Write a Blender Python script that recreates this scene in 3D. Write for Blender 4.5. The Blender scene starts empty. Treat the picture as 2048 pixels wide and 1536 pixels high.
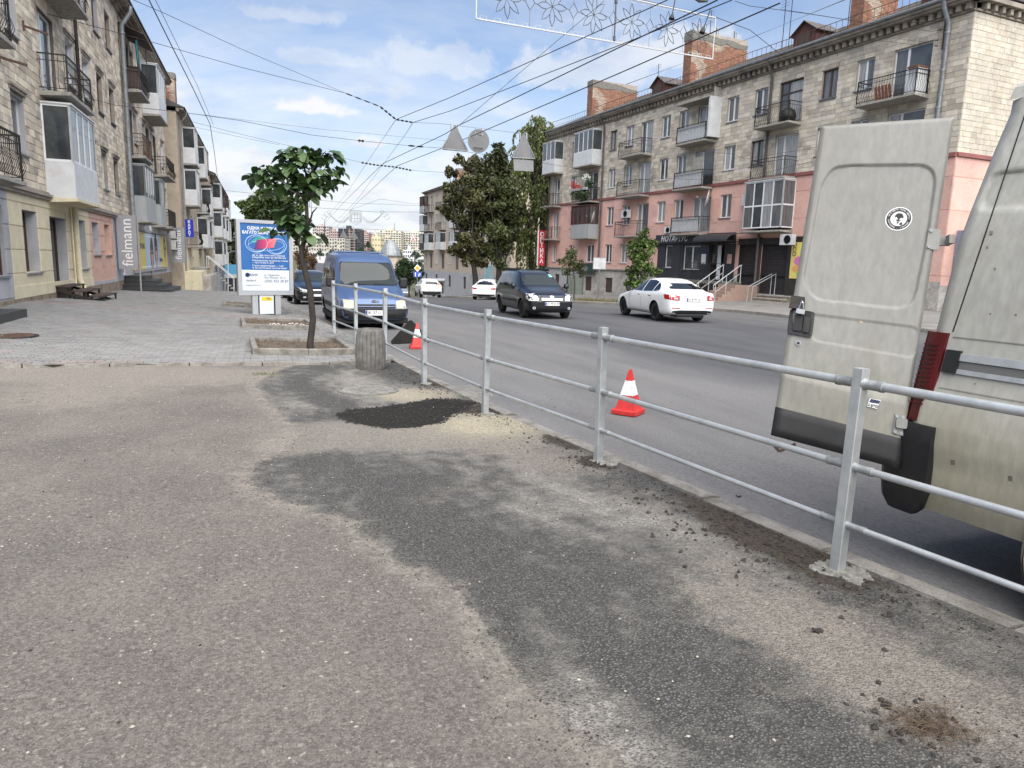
import bpy, bmesh, math, random
from mathutils import Vector, Matrix, noise as mnoise
from mathutils.bvhtree import BVHTree
R = math.radians
rnd = random.Random(11)
SC = bpy.context.scene
COL = SC.collection
# ------------------------------------------------------------------ camera, sky, sun, exposure
FPX = 1420.0
PITCH, YAW, ROLL, CZ = R(9.67), R(22.0), R(1.65), 1.63
FW = Vector((math.sin(YAW)*math.cos(PITCH), math.cos(YAW)*math.cos(PITCH), -math.sin(PITCH)))
RT = Vector((math.cos(YAW), -math.sin(YAW), 0))
UP = RT.cross(FW)
R2 = RT*math.cos(ROLL) + UP*math.sin(ROLL)
U2 = UP*math.cos(ROLL) - RT*math.sin(ROLL)
CAM = Vector((0, 0, CZ))
cam_d = bpy.data.cameras.new('camera'); cam = bpy.data.objects.new('camera', cam_d); COL.objects.link(cam)
cam_d.sensor_width = 36; cam_d.lens = 36*FPX/2048; cam_d.clip_start = 0.05; cam_d.clip_end = 6000
m = Matrix((R2, U2, -FW)).transposed().to_4x4(); m.translation = CAM
cam.matrix_world = m
SC.camera = cam
SUN_EL, SUN_AZ = R(54), R(184)      # azimuth clockwise from +Y : the sun stands behind the photographer
W = bpy.data.worlds.new('World'); SC.world = W; W.use_nodes = True
nt = W.node_tree; nt.nodes.clear()
def N(t, **k):
 n = nt.nodes.new(t)
 for a, b in k.items(): setattr(n, a, b)
 return n
def math_node(op, a, b=None):
 n = N('ShaderNodeMath', operation=op)
 for i, v in enumerate((a, b)):
  if v is None: continue
  if isinstance(v, (int, float)): n.inputs[i].default_value = v
  else: nt.links.new(v, n.inputs[i])
 return n.outputs[0]
out = N('ShaderNodeOutputWorld'); bg = N('ShaderNodeBackground'); bg.inputs[1].default_value = 0.05
sky = N('ShaderNodeTexSky', sky_type='NISHITA'); sky.sun_disc = False
sky.sun_elevation = SUN_EL; sky.sun_rotation = SUN_AZ; sky.air_density = 1.0; sky.dust_density = 0.7; sky.ozone_density = 1.5
tc = N('ShaderNodeTexCoord'); sep = N('ShaderNodeSeparateXYZ'); nt.links.new(tc.outputs['Generated'], sep.inputs[0])
zc = math_node('ADD', math_node('MAXIMUM', sep.outputs[2], 0.0), 0.16)
comb = N('ShaderNodeCombineXYZ')
nt.links.new(math_node('DIVIDE', sep.outputs[0], zc), comb.inputs[0])
nt.links.new(math_node('DIVIDE', sep.outputs[1], zc), comb.inputs[1])
comb.inputs[2].default_value = 3.7
def wnoise(scale, detail, rough, dist=0.0, off=0.0):
 n = N('ShaderNodeTexNoise'); n.inputs['Scale'].default_value = scale; n.inputs['Detail'].default_value = detail
 n.inputs['Roughness'].default_value = rough; n.inputs['Distortion'].default_value = dist
 mp = N('ShaderNodeMapping'); mp.inputs['Location'].default_value = (off, off*.7, off*.3)
 nt.links.new(comb.outputs[0], mp.inputs[0]); nt.links.new(mp.outputs[0], n.inputs['Vector'])
 return n.outputs[0]
def ramp(v, a, b):
 n = N('ShaderNodeMapRange', interpolation_type='SMOOTHSTEP'); nt.links.new(v, n.inputs[0])
 n.inputs[1].default_value = a; n.inputs[2].default_value = b
 return n.outputs[0]
cum = ramp(wnoise(1.15, 9, .56, .25, 5.2), .535, .66)          # cumulus
lowm = N('ShaderNodeMapRange'); nt.links.new(sep.outputs[2], lowm.inputs[0]); lowm.inputs[1].default_value = .45; lowm.inputs[2].default_value = .12
cum = math_node('MULTIPLY', cum, lowm.outputs[0])               # cumulus thins out high up
def blob(x, y, rx, ry, wt):          # a cumulus at a place in the sky
 c = (FW*FPX+R2*(x-1024)-U2*(y-768)).normalized(); a = c.cross(Vector((0, 0, 1))).normalized(); b = a.cross(c)
 def dt(v, k):
  n = N('ShaderNodeVectorMath', operation='DOT_PRODUCT'); nt.links.new(tc.outputs['Generated'], n.inputs[0]); n.inputs[1].default_value = v*k; return n.outputs['Value']
 kx, ky = FPX/rx, FPX/ry
 dx = dt(a, kx); dy = dt(b, ky); fr = math_node('GREATER_THAN', dt(c, 1), .5)
 dy = math_node('ADD', dy, math_node('MULTIPLY', math_node('LESS_THAN', dy, 0.0), math_node('MULTIPLY', dy, .9)))   # flat bellies
 r = math_node('SQRT', math_node('ADD', math_node('MULTIPLY', dx, dx), math_node('MULTIPLY', dy, dy)))
 r = math_node('ADD', r, math_node('MULTIPLY', math_node('SUBTRACT', dn, .5), 2.3))
 return math_node('MULTIPLY', math_node('MULTIPLY', ramp(r, 1.05, .55), fr), wt)
dnn = N('ShaderNodeTexNoise'); dnn.inputs['Scale'].default_value = 26; dnn.inputs['Detail'].default_value = 7; dnn.inputs['Roughness'].default_value = .6; nt.links.new(tc.outputs['Generated'], dnn.inputs['Vector']); dn = dnn.outputs[0]
for bl_ in ((628, 218, 75, 24, 1), (745, 288, 45, 18, .8), (420, 335, 120, 45, .95), (560, 395, 150, 45, .9), (760, 390, 130, 35, .8), (850, 440, 90, 35, .8), (900, 330, 60, 40, .6), (650, 120, 110, 22, .35), (1150, 150, 190, 50, .55), (1330, 110, 170, 60, .6), (870, 130, 140, 45, .4), (560, 30, 90, 22, .4), (-500, 300, 300, 60, .9), (2600, 260, 260, 60, .9), (-900, -200, 320, 80, .8), (3200, -300, 320, 90, .8)):
 cum = math_node('MAXIMUM', cum, blob(*bl_))
veil = math_node('MULTIPLY', ramp(wnoise(.55, 6, .6, .8, 1.3), .36, .72), .62)   # thin high cloud
hor = math_node('MULTIPLY', ramp(sep.outputs[2], .34, -.02), .72)                 # milky air near the horizon
keep = math_node('MULTIPLY', math_node('MULTIPLY', math_node('SUBTRACT', 1.0, cum), math_node('SUBTRACT', 1.0, veil)), math_node('SUBTRACT', 1.0, hor))
cover = math_node('SUBTRACT', 1.0, keep)
CLOUD = N('ShaderNodeMix', data_type='RGBA')     # grey bellies
CLOUD.inputs[6].default_value = (2.95, 3.1, 3.4, 1); CLOUD.inputs[7].default_value = (3.65, 3.7, 3.8, 1)
nt.links.new(ramp(wnoise(2.6, 5, .6, 0, 9), .35, .6), CLOUD.inputs[0])
skm = N('ShaderNodeMix', data_type='RGBA'); skm.blend_type = 'MULTIPLY'; skm.inputs[0].default_value = 1
nt.links.new(sky.outputs[0], skm.inputs[6]); skm.inputs[7].default_value = (.56, .60, .66, 1)
mx = N('ShaderNodeMix', data_type='RGBA'); nt.links.new(cover, mx.inputs[0])
nt.links.new(skm.outputs[2], mx.inputs[6]); nt.links.new(CLOUD.outputs[2], mx.inputs[7])
nt.links.new(mx.outputs[2], bg.inputs[0]); nt.links.new(bg.outputs[0], out.inputs[0])
sun_d = bpy.data.lights.new('sun', 'SUN'); sun = bpy.data.objects.new('sun', sun_d); COL.objects.link(sun)
sun_d.energy = 1.5; sun_d.angle = R(92); sun_d.color = (1, .955, .89)
sd = Vector((math.sin(SUN_AZ)*math.cos(SUN_EL), math.cos(SUN_AZ)*math.cos(SUN_EL), math.sin(SUN_EL)))
sun.rotation_euler = sd.to_track_quat('Z', 'Y').to_euler(); sun.location = (0, 0, 60)
VS = SC.view_settings
SC.display_settings.display_device = 'sRGB'
VS.view_transform = 'Standard'; VS.look = 'None'; VS.exposure = 2.4; VS.gamma = 1; VS.use_curve_mapping = False
SC.render.engine = 'CYCLES'
SC.cycles.max_bounces = 6; SC.cycles.transparent_max_bounces = 8; SC.cycles.caustics_reflective = False; SC.cycles.caustics_refractive = False
SC.cycles.use_denoising = True
# ------------------------------------------------------------------ helpers : where things stand
def ray(x, y):
 return FW*FPX + R2*(x-1024) - U2*(y-768)
def P(x, y, d):                      # the place seen at a photo pixel, d metres deep
 r = ray(x, y); return CAM + r*(d/r.dot(FW))
def G(x, y, z=0.0):                  # the place on a level z
 r = ray(x, y); return CAM + r*((z-CZ)/r.z)
def onL(x, y, a, b):                 # the place on the upright plane X = a + b*Y
 r = ray(x, y); return CAM + r*(a/(r.x-b*r.y))
def lerp(a, b, t): return a+(b-a)*t
def interp(tab, x):
 if x <= tab[0][0]: return tab[0][1]
 for (x0, y0), (x1, y1) in zip(tab, tab[1:]):
  if x <= x1: return lerp(y0, y1, (x-x0)/(x1-x0))
 return tab[-1][1]
ROADZ = [(-60, -.1), (0, -.11), (8, -.125), (14, -.16), (20, -.21), (24, -.24), (31, -.36), (40, -.68), (47, -.96), (59, -1.45), (80, -2.6), (120, -4.4), (200, -6.2), (300, -6.6), (360, -4), (440, 2), (620, 9), (900, 17), (3000, 24)]
WALKZ = [(-60, 0), (12, 0), (16, -.03), (20, -.075), (31, -.17), (38, -.27), (44, -.5), (50, -.85), (60, -1.5), (80, -2.65), (120, -4.4)]
CROSS = [(0, .02), (12, .032), (21, .062), (28, .045), (50, .015), (60, 0)]
SHIFT = [(-60, 0), (59, 0), (120, 3.5), (200, 11), (300, 22), (440, 40), (900, 90), (3000, 150)]
def roadz(y): return interp(ROADZ, y)
def kerbr(y): return interp([(-60, 20.6), (20, 20.6), (27, 21.3), (36, 19.2), (47, 18.6), (56, 18.2), (120, 18)], y) + interp(SHIFT, y)
def walkz(x, y):
 return interp(WALKZ, y) + max(0, 1.3-x)*interp(CROSS, y)
def smooth(a, b, x):
 t = min(1, max(0, (x-a)/(b-a))); return t*t*(3-2*t)
# ------------------------------------------------------------------ helpers : meshes and objects
WM = {}
def props(o, label=None, cat=None, group=None, kind=None):
 if label: o['label'] = label
 if cat: o['category'] = cat
 if group: o['group'] = group
 if kind: o['kind'] = kind
 return o
def thing(name, label, cat, loc=(0, 0, 0), rz=0, group=None, kind=None):
 o = bpy.data.objects.new(name, None); COL.objects.link(o)
 o.empty_display_size = .2; o.location = loc; o.rotation_euler = (0, 0, rz)
 WM[o] = Matrix.Translation(loc) @ Matrix.Rotation(rz, 4, 'Z')
 return props(o, label, cat, group, kind)
def link_mesh(name, me, mats, parent=None, local=False, **k):
 """me holds world coordinates (or the parent's own when local)"""
 o = bpy.data.objects.new(name, me); COL.objects.link(o)
 if mats is not None and not me.materials:
  for mt in (mats if isinstance(mats, (list, tuple)) else [mats]): me.materials.append(mt)
 if me.materials and me.materials[0] and me.materials[0].get('tinted') and 'Col' not in me.color_attributes:
  a = me.color_attributes.new('Col', 'FLOAT_COLOR', 'POINT'); a.data.foreach_set('color', [1.0]*(4*len(me.vertices)))
 if parent is not None:
  o.parent = parent; WM[o] = WM[parent]
  if not local: me.transform(WM[parent].inverted())
 else: WM[o] = Matrix.Identity(4)
 return props(o, **k)
class MB:
 def __init__(s, M=None):
  s.v, s.f, s.c, s.mi, s.M = [], [], [], [], (M or Matrix.Identity(4))
  s.flip = s.M.determinant() < 0; s.col = None; s.mat = 0
 def add(s, vs, fs):
  n = len(s.v); s.v += [s.M @ Vector(p) for p in vs]
  for f in fs:
   s.f.append([n+i for i in (reversed(f) if s.flip else f)]); s.c.append(s.col); s.mi.append(s.mat)
  return s
 def box(s, x0, y0, z0, x1, y1, z1, skip=()):
  if x0 > x1: x0, x1 = x1, x0
  if y0 > y1: y0, y1 = y1, y0
  if z0 > z1: z0, z1 = z1, z0
  v = [(x0, y0, z0), (x1, y0, z0), (x1, y1, z0), (x0, y1, z0), (x0, y0, z1), (x1, y0, z1), (x1, y1, z1), (x0, y1, z1)]
  f = [(3, 2, 1, 0), (4, 5, 6, 7), (0, 1, 5, 4), (1, 2, 6, 5), (2, 3, 7, 6), (3, 0, 4, 7)]
  return s.add(v, [q for i, q in enumerate(f) if i not in skip])
 def quad(s, a, b, c, d): return s.add([a, b, c, d], [(0, 1, 2, 3)])
 def poly(s, pts): return s.add(pts, [tuple(range(len(pts)))])
 def bar(s, a, b, w, h=None, up=(0, 0, 1)):
  """a square bar from a to b"""
  a, b = Vector(a), Vector(b); d = (b-a).normalized(); h = h or w
  u = Vector(up);
  if abs(d.dot(u)) > .98: u = Vector((1, 0, 0))
  x = d.cross(u).normalized(); y = x.cross(d).normalized()
  v = [p+x*sx*w/2+y*sy*h/2 for p in (a, b) for sx, sy in ((-1, -1), (1, -1), (1, 1), (-1, 1))]
  return s.add(v, [(0, 1, 2, 3), (7, 6, 5, 4), (0, 4, 5, 1), (1, 5, 6, 2), (2, 6, 7, 3), (3, 7, 4, 0)])
 def tube(s, pts, r, n=6, caps=True):
  pts = [Vector(p) for p in pts]; rs = r if isinstance(r, (list, tuple)) else [r]*len(pts)
  vs, fs = [], []; px = None
  for i, p in enumerate(pts):
   d = (pts[min(i+1, len(pts)-1)]-pts[max(i-1, 0)])
   d = d.normalized() if d.length > 1e-9 else Vector((0, 0, 1))
   u = px if px is not None else (Vector((0, 0, 1)) if abs(d.z) < .9 else Vector((1, 0, 0)))
   x = (u-d*u.dot(d)); x = x.normalized() if x.length > 1e-6 else d.orthogonal().normalized()
   px = x; y = d.cross(x)
   vs += [p+(x*math.cos(2*math.pi*k/n)+y*math.sin(2*math.pi*k/n))*rs[i] for k in range(n)]
  for i in range(len(pts)-1):
   for k in range(n): fs.append((i*n+k, i*n+(k+1) % n, (i+1)*n+(k+1) % n, (i+1)*n+k))
  if caps:
   fs.append(tuple(range(n-1, -1, -1))); fs.append(tuple((len(pts)-1)*n+k for k in range(n)))
  return s.add(vs, fs)
 def lathe(s, prof, n=24, c=(0, 0, 0), axis='z'):
  vs, fs = [], []
  for r, h in prof:
   for k in range(n):
    t = 2*math.pi*k/n; a, b = r*math.cos(t), r*math.sin(t)
    q = (a, b, h) if axis == 'z' else ((h, a, b) if axis == 'x' else (b, h, a))
    vs.append((c[0]+q[0], c[1]+q[1], c[2]+q[2]))
  for i in range(len(prof)-1):
   for k in range(n): fs.append((i*n+k, i*n+(k+1) % n, (i+1)*n+(k+1) % n, (i+1)*n+k))
  if prof[0][0] > 1e-6: fs.append(tuple(range(n-1, -1, -1)))
  if prof[-1][0] > 1e-6: fs.append(tuple((len(prof)-1)*n+k for k in range(n)))
  return s.add(vs, fs)
 def prism(s, poly, y0, y1):
  """outline (x,z) pulled from y0 to y1"""
  n = len(poly)
  v = [(x, y0, z) for x, z in poly]+[(x, y1, z) for x, z in poly]
  ar = sum(poly[i][0]*poly[(i+1) % n][1]-poly[(i+1) % n][0]*poly[i][1] for i in range(n))
  f = [tuple(range(n)), tuple(range(2*n-1, n-1, -1))]+[((i+1) % n, i, n+i, n+(i+1) % n) for i in range(n)]
  if (ar < 0) != (y1 < y0): f = [tuple(reversed(q)) for q in f]
  return s.add(v, f)
 def mesh(s, name):
  me = bpy.data.meshes.new(name); me.from_pydata(s.v, [], s.f)
  if any(s.mi): me.polygons.foreach_set('material_index', s.mi)
  if any(c is not None for c in s.c):
   a = me.color_attributes.new('Col', 'FLOAT_COLOR', 'CORNER'); d = []
   for f, c in zip(s.f, s.c):
    c = c or (1, 1, 1); d += list((c[0], c[1], c[2], 1.0))*len(f)
   a.data.foreach_set('color', d)
  me.update(); return me
 def build(s, name, mats, parent=None, local=False, smooth=False, **k):
  me = s.mesh(name)
  if smooth:
   me.polygons.foreach_set('use_smooth', [True]*len(me.polygons))
   if smooth is not True: me.set_sharp_from_angle(angle=R(smooth))
  return link_mesh(name, me, mats, parent, local, **k)
def dup(o, parent=None, **k):
 c = o.copy(); COL.objects.link(c); c.parent = parent if parent is not None else o.parent
 WM[c] = WM[c.parent] if c.parent is not None else Matrix.Identity(4)
 return props(c, **k)
def text_mesh(txt, size, M, mat, name='lettering', parent=None, extrude=.002, align='CENTER', font_scale_x=1.0, bold=0.0, spacing=1.0, shear=0.0, **k):
 cu = bpy.data.curves.new('txt', 'FONT'); cu.body = txt; cu.size = size; cu.align_x = align; cu.align_y = 'CENTER'
 cu.extrude = extrude; cu.offset = bold; cu.space_character = spacing; cu.shear = shear; cu.resolution_u = 3
 o = bpy.data.objects.new('txt', cu); COL.objects.link(o)
 dg = bpy.context.evaluated_depsgraph_get(); me = bpy.data.meshes.new_from_object(o.evaluated_get(dg))
 bpy.data.objects.remove(o); bpy.data.curves.remove(cu)
 me.materials.clear()
 me.transform(M @ Matrix.Diagonal((font_scale_x, 1, 1, 1)))
 if parent is None: return me
 return link_mesh(name, me, mat, parent, **k)
def frame_at(o, x, y):
 """4x4 with origin o, text plane spanned by x and y"""
 x, y = Vector(x).normalized(), Vector(y).normalized(); z = x.cross(y).normalized(); y = z.cross(x)
 m = Matrix((x, y, z)).transposed().to_4x4(); m.translation = Vector(o); return m
# ------------------------------------------------------------------ materials
MT = {}
def mat(name, c1, c2=None, scale=6.0, rough=.7, metal=0.0, bump=0.0, bscale=40.0, spec=.5, attr=False, coord='pos', stretch=(1, 1, 1), coat=0.0, contrast=(.35, .65), detail=5, dirt=None, dscale=1.5, dcut=(.55, .75), grain=None):
 mt = bpy.data.materials.new(name); mt.use_nodes = True; t = mt.node_tree; b = t.nodes['Principled BSDF']
 MT[name] = mt
 def n(ty, **k):
  q = t.nodes.new(ty)
  for a, v in k.items(): setattr(q, a, v)
  return q
 c1 = tuple(c1)+(1,)
 b.inputs['Roughness'].default_value = rough; b.inputs['Metallic'].default_value = metal
 b.inputs['Specular IOR Level'].default_value = spec; b.inputs['Coat Weight'].default_value = coat; b.inputs['Coat Roughness'].default_value = .05
 if coord == 'pos': src = n('ShaderNodeNewGeometry').outputs['Position']
 else: src = n('ShaderNodeTexCoord').outputs['Object']
 mp = n('ShaderNodeMapping'); mp.inputs['Scale'].default_value = stretch; t.links.new(src, mp.inputs[0]); src = mp.outputs[0]
 def noise(sc, det=5, ro=.6, dis=0):
  q = n('ShaderNodeTexNoise'); q.inputs['Scale'].default_value = sc; q.inputs['Detail'].default_value = det; q.inputs['Roughness'].default_value = ro; q.inputs['Distortion'].default_value = dis
  t.links.new(src, q.inputs['Vector']); return q.outputs[0]
 def rmp(v, a, bb):
  q = n('ShaderNodeMapRange'); t.links.new(v, q.inputs[0]); q.inputs[1].default_value = a; q.inputs[2].default_value = bb; return q.outputs[0]
 def rmp2(v, k):
  q = n('ShaderNodeMapRange'); t.links.new(v, q.inputs[0]); q.inputs[1].default_value = .34; q.inputs[2].default_value = .66; q.inputs[3].default_value = 1-k; q.inputs[4].default_value = 1+k; return q.outputs[0]
 def mix(fac, a, bb, mode='MIX'):
  q = n('ShaderNodeMix', data_type='RGBA'); q.blend_type = mode
  for i, v in ((0, fac), (6, a), (7, bb)):
   if isinstance(v, tuple): q.inputs[i].default_value = v
   elif isinstance(v, (int, float)): q.inputs[i].default_value = v
   else: t.links.new(v, q.inputs[i])
  return q.outputs[2]
 col = c1
 if c2 is not None: col = mix(rmp(noise(scale, detail), *contrast), c1, tuple(c2)+(1,))
 if dirt is not None: col = mix(rmp(noise(dscale, 8, .65, .4), *dcut), col, tuple(dirt)+(1,))
 if grain is not None:
  col = mix(1.0, col, rmp2(noise(grain[0], 2, .8), grain[1]), 'MULTIPLY')
 if attr:
  mt['tinted'] = 1
  ca = n('ShaderNodeAttribute'); ca.attribute_name = 'Col'; col = mix(1.0, col, ca.outputs['Color'], 'MULTIPLY')
 if isinstance(col, tuple): b.inputs['Base Color'].default_value = col
 else: t.links.new(col, b.inputs['Base Color'])
 if bump:
  q = n('ShaderNodeBump'); q.inputs['Strength'].default_value = 1; q.inputs['Distance'].default_value = bump
  t.links.new(noise(bscale, 6, .65), q.inputs['Height']); t.links.new(q.outputs[0], b.inputs['Normal'])
 return mt
mat('galvanised', (.56, .58, .58), (.40, .42, .43), 9, .42, .55, .0008, 60, contrast=(.3, .7))
mat('weld', (.30, .31, .31), (.2, .2, .2), 20, .6, .5, .002, 90)
mat('concrete', (.36, .345, .31), (.25, .24, .215), 7, .9, 0, .004, 60, dirt=(.16, .15, .13), dscale=3, grain=(70, .2))
mat('concrete_dark', (.20, .19, .17), (.12, .115, .10), 9, .92, 0, .006, 50, dirt=(.07, .07, .06), dscale=5, grain=(60, .25))
mat('cement', (.27, .262, .235), (.14, .132, .115), 22, .95, 0, .008, 60, grain=(60, .3))
mat('kerb', (.255, .24, .215), (.185, .172, .153), 7, .92, 0, .006, 40, dirt=(.12, .107, .09), dscale=4.2, dcut=(.47, .66), grain=(90, .25))
mat('kerb_far', (.27, .25, .22), (.2, .185, .165), 3, .92, 0)
mat('black_plastic', (.0075, .0078, .0085), (.013, .013, .013), 12, .55, 0, .0006, 300)
mat('black', (.004, .004, .0045), None, rough=.6)
mat('rubber', (.008, .008, .008), (.014, .013, .012), 20, .85)
mat('iron', (.022, .02, .019), (.045, .036, .03), 18, .65, .3)
mat('rust_iron', (.06, .035, .025), (.11, .06, .04), 20, .8)
mat('iron_cover', (.27, .26, .24), (.17, .163, .15), 9, .8, .25, .002, 80)
mat('white_plastic', (.72, .73, .74), (.66, .67, .68), 1.5, .38)
mat('white_panel', (.60, .61, .62), (.52, .53, .54), 2.5, .55, dirt=(.40, .39, .37), dscale=1.2)
mat('grey_panel', (.36, .37, .375), (.29, .30, .30), 3, .6, stretch=(1, 1, .15))
mat('brown_wood', (.085, .035, .022), (.055, .022, .014), 10, .5)
mat('dark_wood', (.075, .05, .042), (.045, .032, .028), 12, .75, stretch=(1, 6, 1))
mat('glass_dark', (.010, .012, .014), None, rough=.04, spec=.9)
mat('glass_mid', (.07, .08, .085), (.03, .035, .04), 1.3, .05, spec=.8)
mat('curtain', (.34, .34, .33), (.20, .205, .21), 3, .12, spec=.7, stretch=(4, 4, .4))
mat('curtain_dim', (.14, .145, .15), (.07, .075, .08), 2.5, .08, spec=.8, stretch=(4, 4, .4))
mat('brick_red', (.30, .145, .095), (.21, .105, .072), 6, .9, 0, .004, 60, attr=True)
mat('mortar', (.38, .33, .285), (.28, .24, .21), 5, .95, 0, .004, 50)
mat('roof_slate', (.115, .105, .10), (.07, .066, .064), 4, .9, dirt=(.17, .16, .145), dscale=.9)
mat('zinc', (.30, .315, .325), (.20, .21, .22), 5, .5, .5)
mat('sheet_dark', (.018, .0175, .019), (.03, .028, .028), 6, .55)
for nm, c in dict(leaf=(.055, .105, .022), leaf_dark=(.028, .060, .016), leaf_olive=(.080, .098, .030), leaf_brown=(.12, .062, .025), leaf_rust=(.078, .080, .030), leaf_willow=(.125, .16, .05), leaf_fresh=(.095, .15, .035), leaf_far=(.045, .075, .03)).items():
 q = mat(nm, c, tuple(x*.62 for x in c), 2.2, .5, spec=.35, attr=True)
 b = q.node_tree.nodes['Principled BSDF']; b.inputs['Subsurface Weight'].default_value = 0
mat('bark', (.085, .07, .055), (.045, .037, .03), 14, .95, 0, .012, 30, stretch=(1, 1, .3))
mat('bark_dark', (.036, .03, .025), (.016, .014, .012), 12, .95, 0, .01, 30, stretch=(1, 1, .3))
mat('soil', (.15, .115, .08), (.085, .065, .048), 18, 1, 0, .02, 45)
mat('grass_dry', (.20, .16, .085), (.10, .115, .04), 7, .9, 0, .02, 30)
mat('sign_grey', (.30, .30, .31), (.27, .27, .28), 3, .5)
mat('sign_back', (.17, .172, .175), (.14, .143, .146), 3, .6)
mat('white_paint', (.78, .78, .77), None, rough=.45)
mat('red_paint', (.50, .022, .025), (.42, .018, .02), 6, .45)
mat('blue_paint', (.02, .06, .35), None, rough=.45)
mat('yellow_paint', (.72, .32, .03), None, rough=.45)
mat('wire', (.012, .012, .013), None, rough=.6)
mat('wire_pale', (.16, .165, .17), None, rough=.5, metal=.4)
# ------------------------------------------------------------------ the ground
KX = [(-6, 4.15), (1.93, 3.55), (2.77, 3.42), (5.11, 3.14), (7.15, 2.92), (9.2, 2.78), (11.2, 2.66), (13.6, 2.6), (15.7, 2.5), (20, 2.4), (31, 2.3), (40, 2.2), (59, 2.2)]
def kerbx(y): return interp(KX, y) + interp(SHIFT, y)
def edge_y(x): return 11.12+.085*(x-1.9)
def sheet(name, xs, ys, fz, mats, parent=None, fx=None, fcol=None, attrs=None, **k):
 """a sheet over rows ys; fx(u,y) turns the column value u into X"""
 vs = []; nx = len(xs)
 for y in ys:
  for u in xs:
   x = fx(u, y) if fx else u
   vs.append((x, y, fz(x, y)))
 fs = [(j*nx+i, j*nx+i+1, (j+1)*nx+i+1, (j+1)*nx+i) for j in range(len(ys)-1) for i in range(nx-1)]
 me = bpy.data.meshes.new(name); me.from_pydata(vs, [], fs)
 me.polygons.foreach_set('use_smooth', [True]*len(fs))
 if fcol:
  a = me.color_attributes.new('Col', 'FLOAT_COLOR', 'POINT'); d = []
  for v in vs: d += list(fcol(v))+[1.0]
  a.data.foreach_set('color', d)
 for an, fn in (attrs or {}).items():
  a = me.attributes.new(an, 'FLOAT', 'POINT'); a.data.foreach_set('value', [fn(v) for v in vs])
 return link_mesh(name, me, mats, parent, **k)
def frange(a, b, n): return [lerp(a, b, i/(n-1)) for i in range(n)]
def ground_material():
 mt = bpy.data.materials.new('old_asphalt'); mt.use_nodes = True; t = mt.node_tree; b = t.nodes['Principled BSDF']
 def n(ty, **k):
  q = t.nodes.new(ty)
  for a, v in k.items(): setattr(q, a, v)
  return q
 pos = n('ShaderNodeNewGeometry').outputs['Position']
 def put(q, i, v):
  if isinstance(v, (int, float)): q.inputs[i].default_value = v
  elif isinstance(v, tuple): q.inputs[i].default_value = v+(1,) if len(v) == 3 else v
  else: t.links.new(v, q.inputs[i])
 def noise(sc, det=6, ro=.6, dis=0, st=None):
  q = n('ShaderNodeTexNoise'); put(q, 'Scale', sc); put(q, 'Detail', det); put(q, 'Roughness', ro); put(q, 'Distortion', dis)
  if st:
   mp = n('ShaderNodeMapping'); mp.inputs['Scale'].default_value = st; mp.inputs['Rotation'].default_value = (0, 0, R(4)); t.links.new(pos, mp.inputs[0]); t.links.new(mp.outputs[0], q.inputs['Vector'])
  else: t.links.new(pos, q.inputs['Vector'])
  return q.outputs[0]
 def mr(v, a, bb, c=0, d=1, sm=True):
  q = n('ShaderNodeMapRange'); q.interpolation_type = 'SMOOTHSTEP' if sm else 'LINEAR'
  put(q, 0, v); q.inputs[1].default_value = a; q.inputs[2].default_value = bb; q.inputs[3].default_value = c; q.inputs[4].default_value = d; return q.outputs[0]
 def ma(op, a, bb=None):
  q = n('ShaderNodeMath', operation=op); put(q, 0, a)
  if bb is not None: put(q, 1, bb)
  return q.outputs[0]
 def mix(f, a, bb):
  q = n('ShaderNodeMix', data_type='RGBA'); put(q, 0, f); put(q, 6, a); put(q, 7, bb); return q.outputs[2]
 def at(nm):
  q = n('ShaderNodeAttribute'); q.attribute_name = nm; return q.outputs['Fac']
 def flecks(sc, size, prob):
  v = n('ShaderNodeTexVoronoi'); put(v, 'Scale', sc); put(v, 'Randomness', 1.0)
  wob = n('ShaderNodeMix', data_type='VECTOR') if False else None
  t.links.new(pos, v.inputs['Vector'])
  sp = n('ShaderNodeSeparateColor'); t.links.new(v.outputs['Color'], sp.inputs[0])
  near = mr(ma('ADD', v.outputs['Distance'], ma('MULTIPLY', ma('SUBTRACT', noise(sc*3, 2), .5), .5)), size, size*.6)
  return ma('MULTIPLY', near, ma('GREATER_THAN', sp.outputs[0], 1-prob)), sp.outputs[1]
 f1, r1 = flecks(34, .34, .20); f2, r2 = flecks(95, .42, .34); f3, r3 = flecks(17, .17, .12); f4, r4 = flecks(60, .36, .22)
 base = mix(mr(noise(1.1, 7, .62), .34, .68), (.150, .137, .124), (.190, .172, .153))
 base = mix(mr(noise(150, 3, .75), .34, .62), mix(.5, base, (.07, .066, .06)), base)
 base = mix(ma('MULTIPLY', f2, .7), base, (.27, .25, .22)); base = mix(ma('MULTIPLY', f4, .7), base, (.075, .07, .064))
 base = mix(ma('MULTIPLY', f1, ma('MULTIPLY', r1, .85)), base, (.33, .30, .26))
 base = mix(ma('MULTIPLY', f3, .7), base, (.40, .365, .32))
 base = mix(mr(noise(55, 4, .7), .62, .74), base, (.06, .055, .05))
 base = mix(ma('MULTIPLY', mr(noise(.55, 8, .7, .6), .46, .70), .55), base, (.215, .195, .172))
 def grains(sc):
  v = n('ShaderNodeTexVoronoi'); put(v, 'Scale', sc); t.links.new(pos, v.inputs['Vector']); sp = n('ShaderNodeSeparateColor'); t.links.new(v.outputs['Color'], sp.inputs[0]); return sp.outputs[2]
 gr = ma('ADD', ma('MULTIPLY', grains(62), .5), ma('MULTIPLY', grains(140), .5))
 gr = mr(gr, .15, .85, .68, 1.27, False)
 # the newer patch
 rag = ma('ADD', ma('MULTIPLY', ma('SUBTRACT', noise(3.5, 7, .68), .5), .34), ma('MULTIPLY', ma('SUBTRACT', noise(60, 3, .7), .5), .06))
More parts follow.
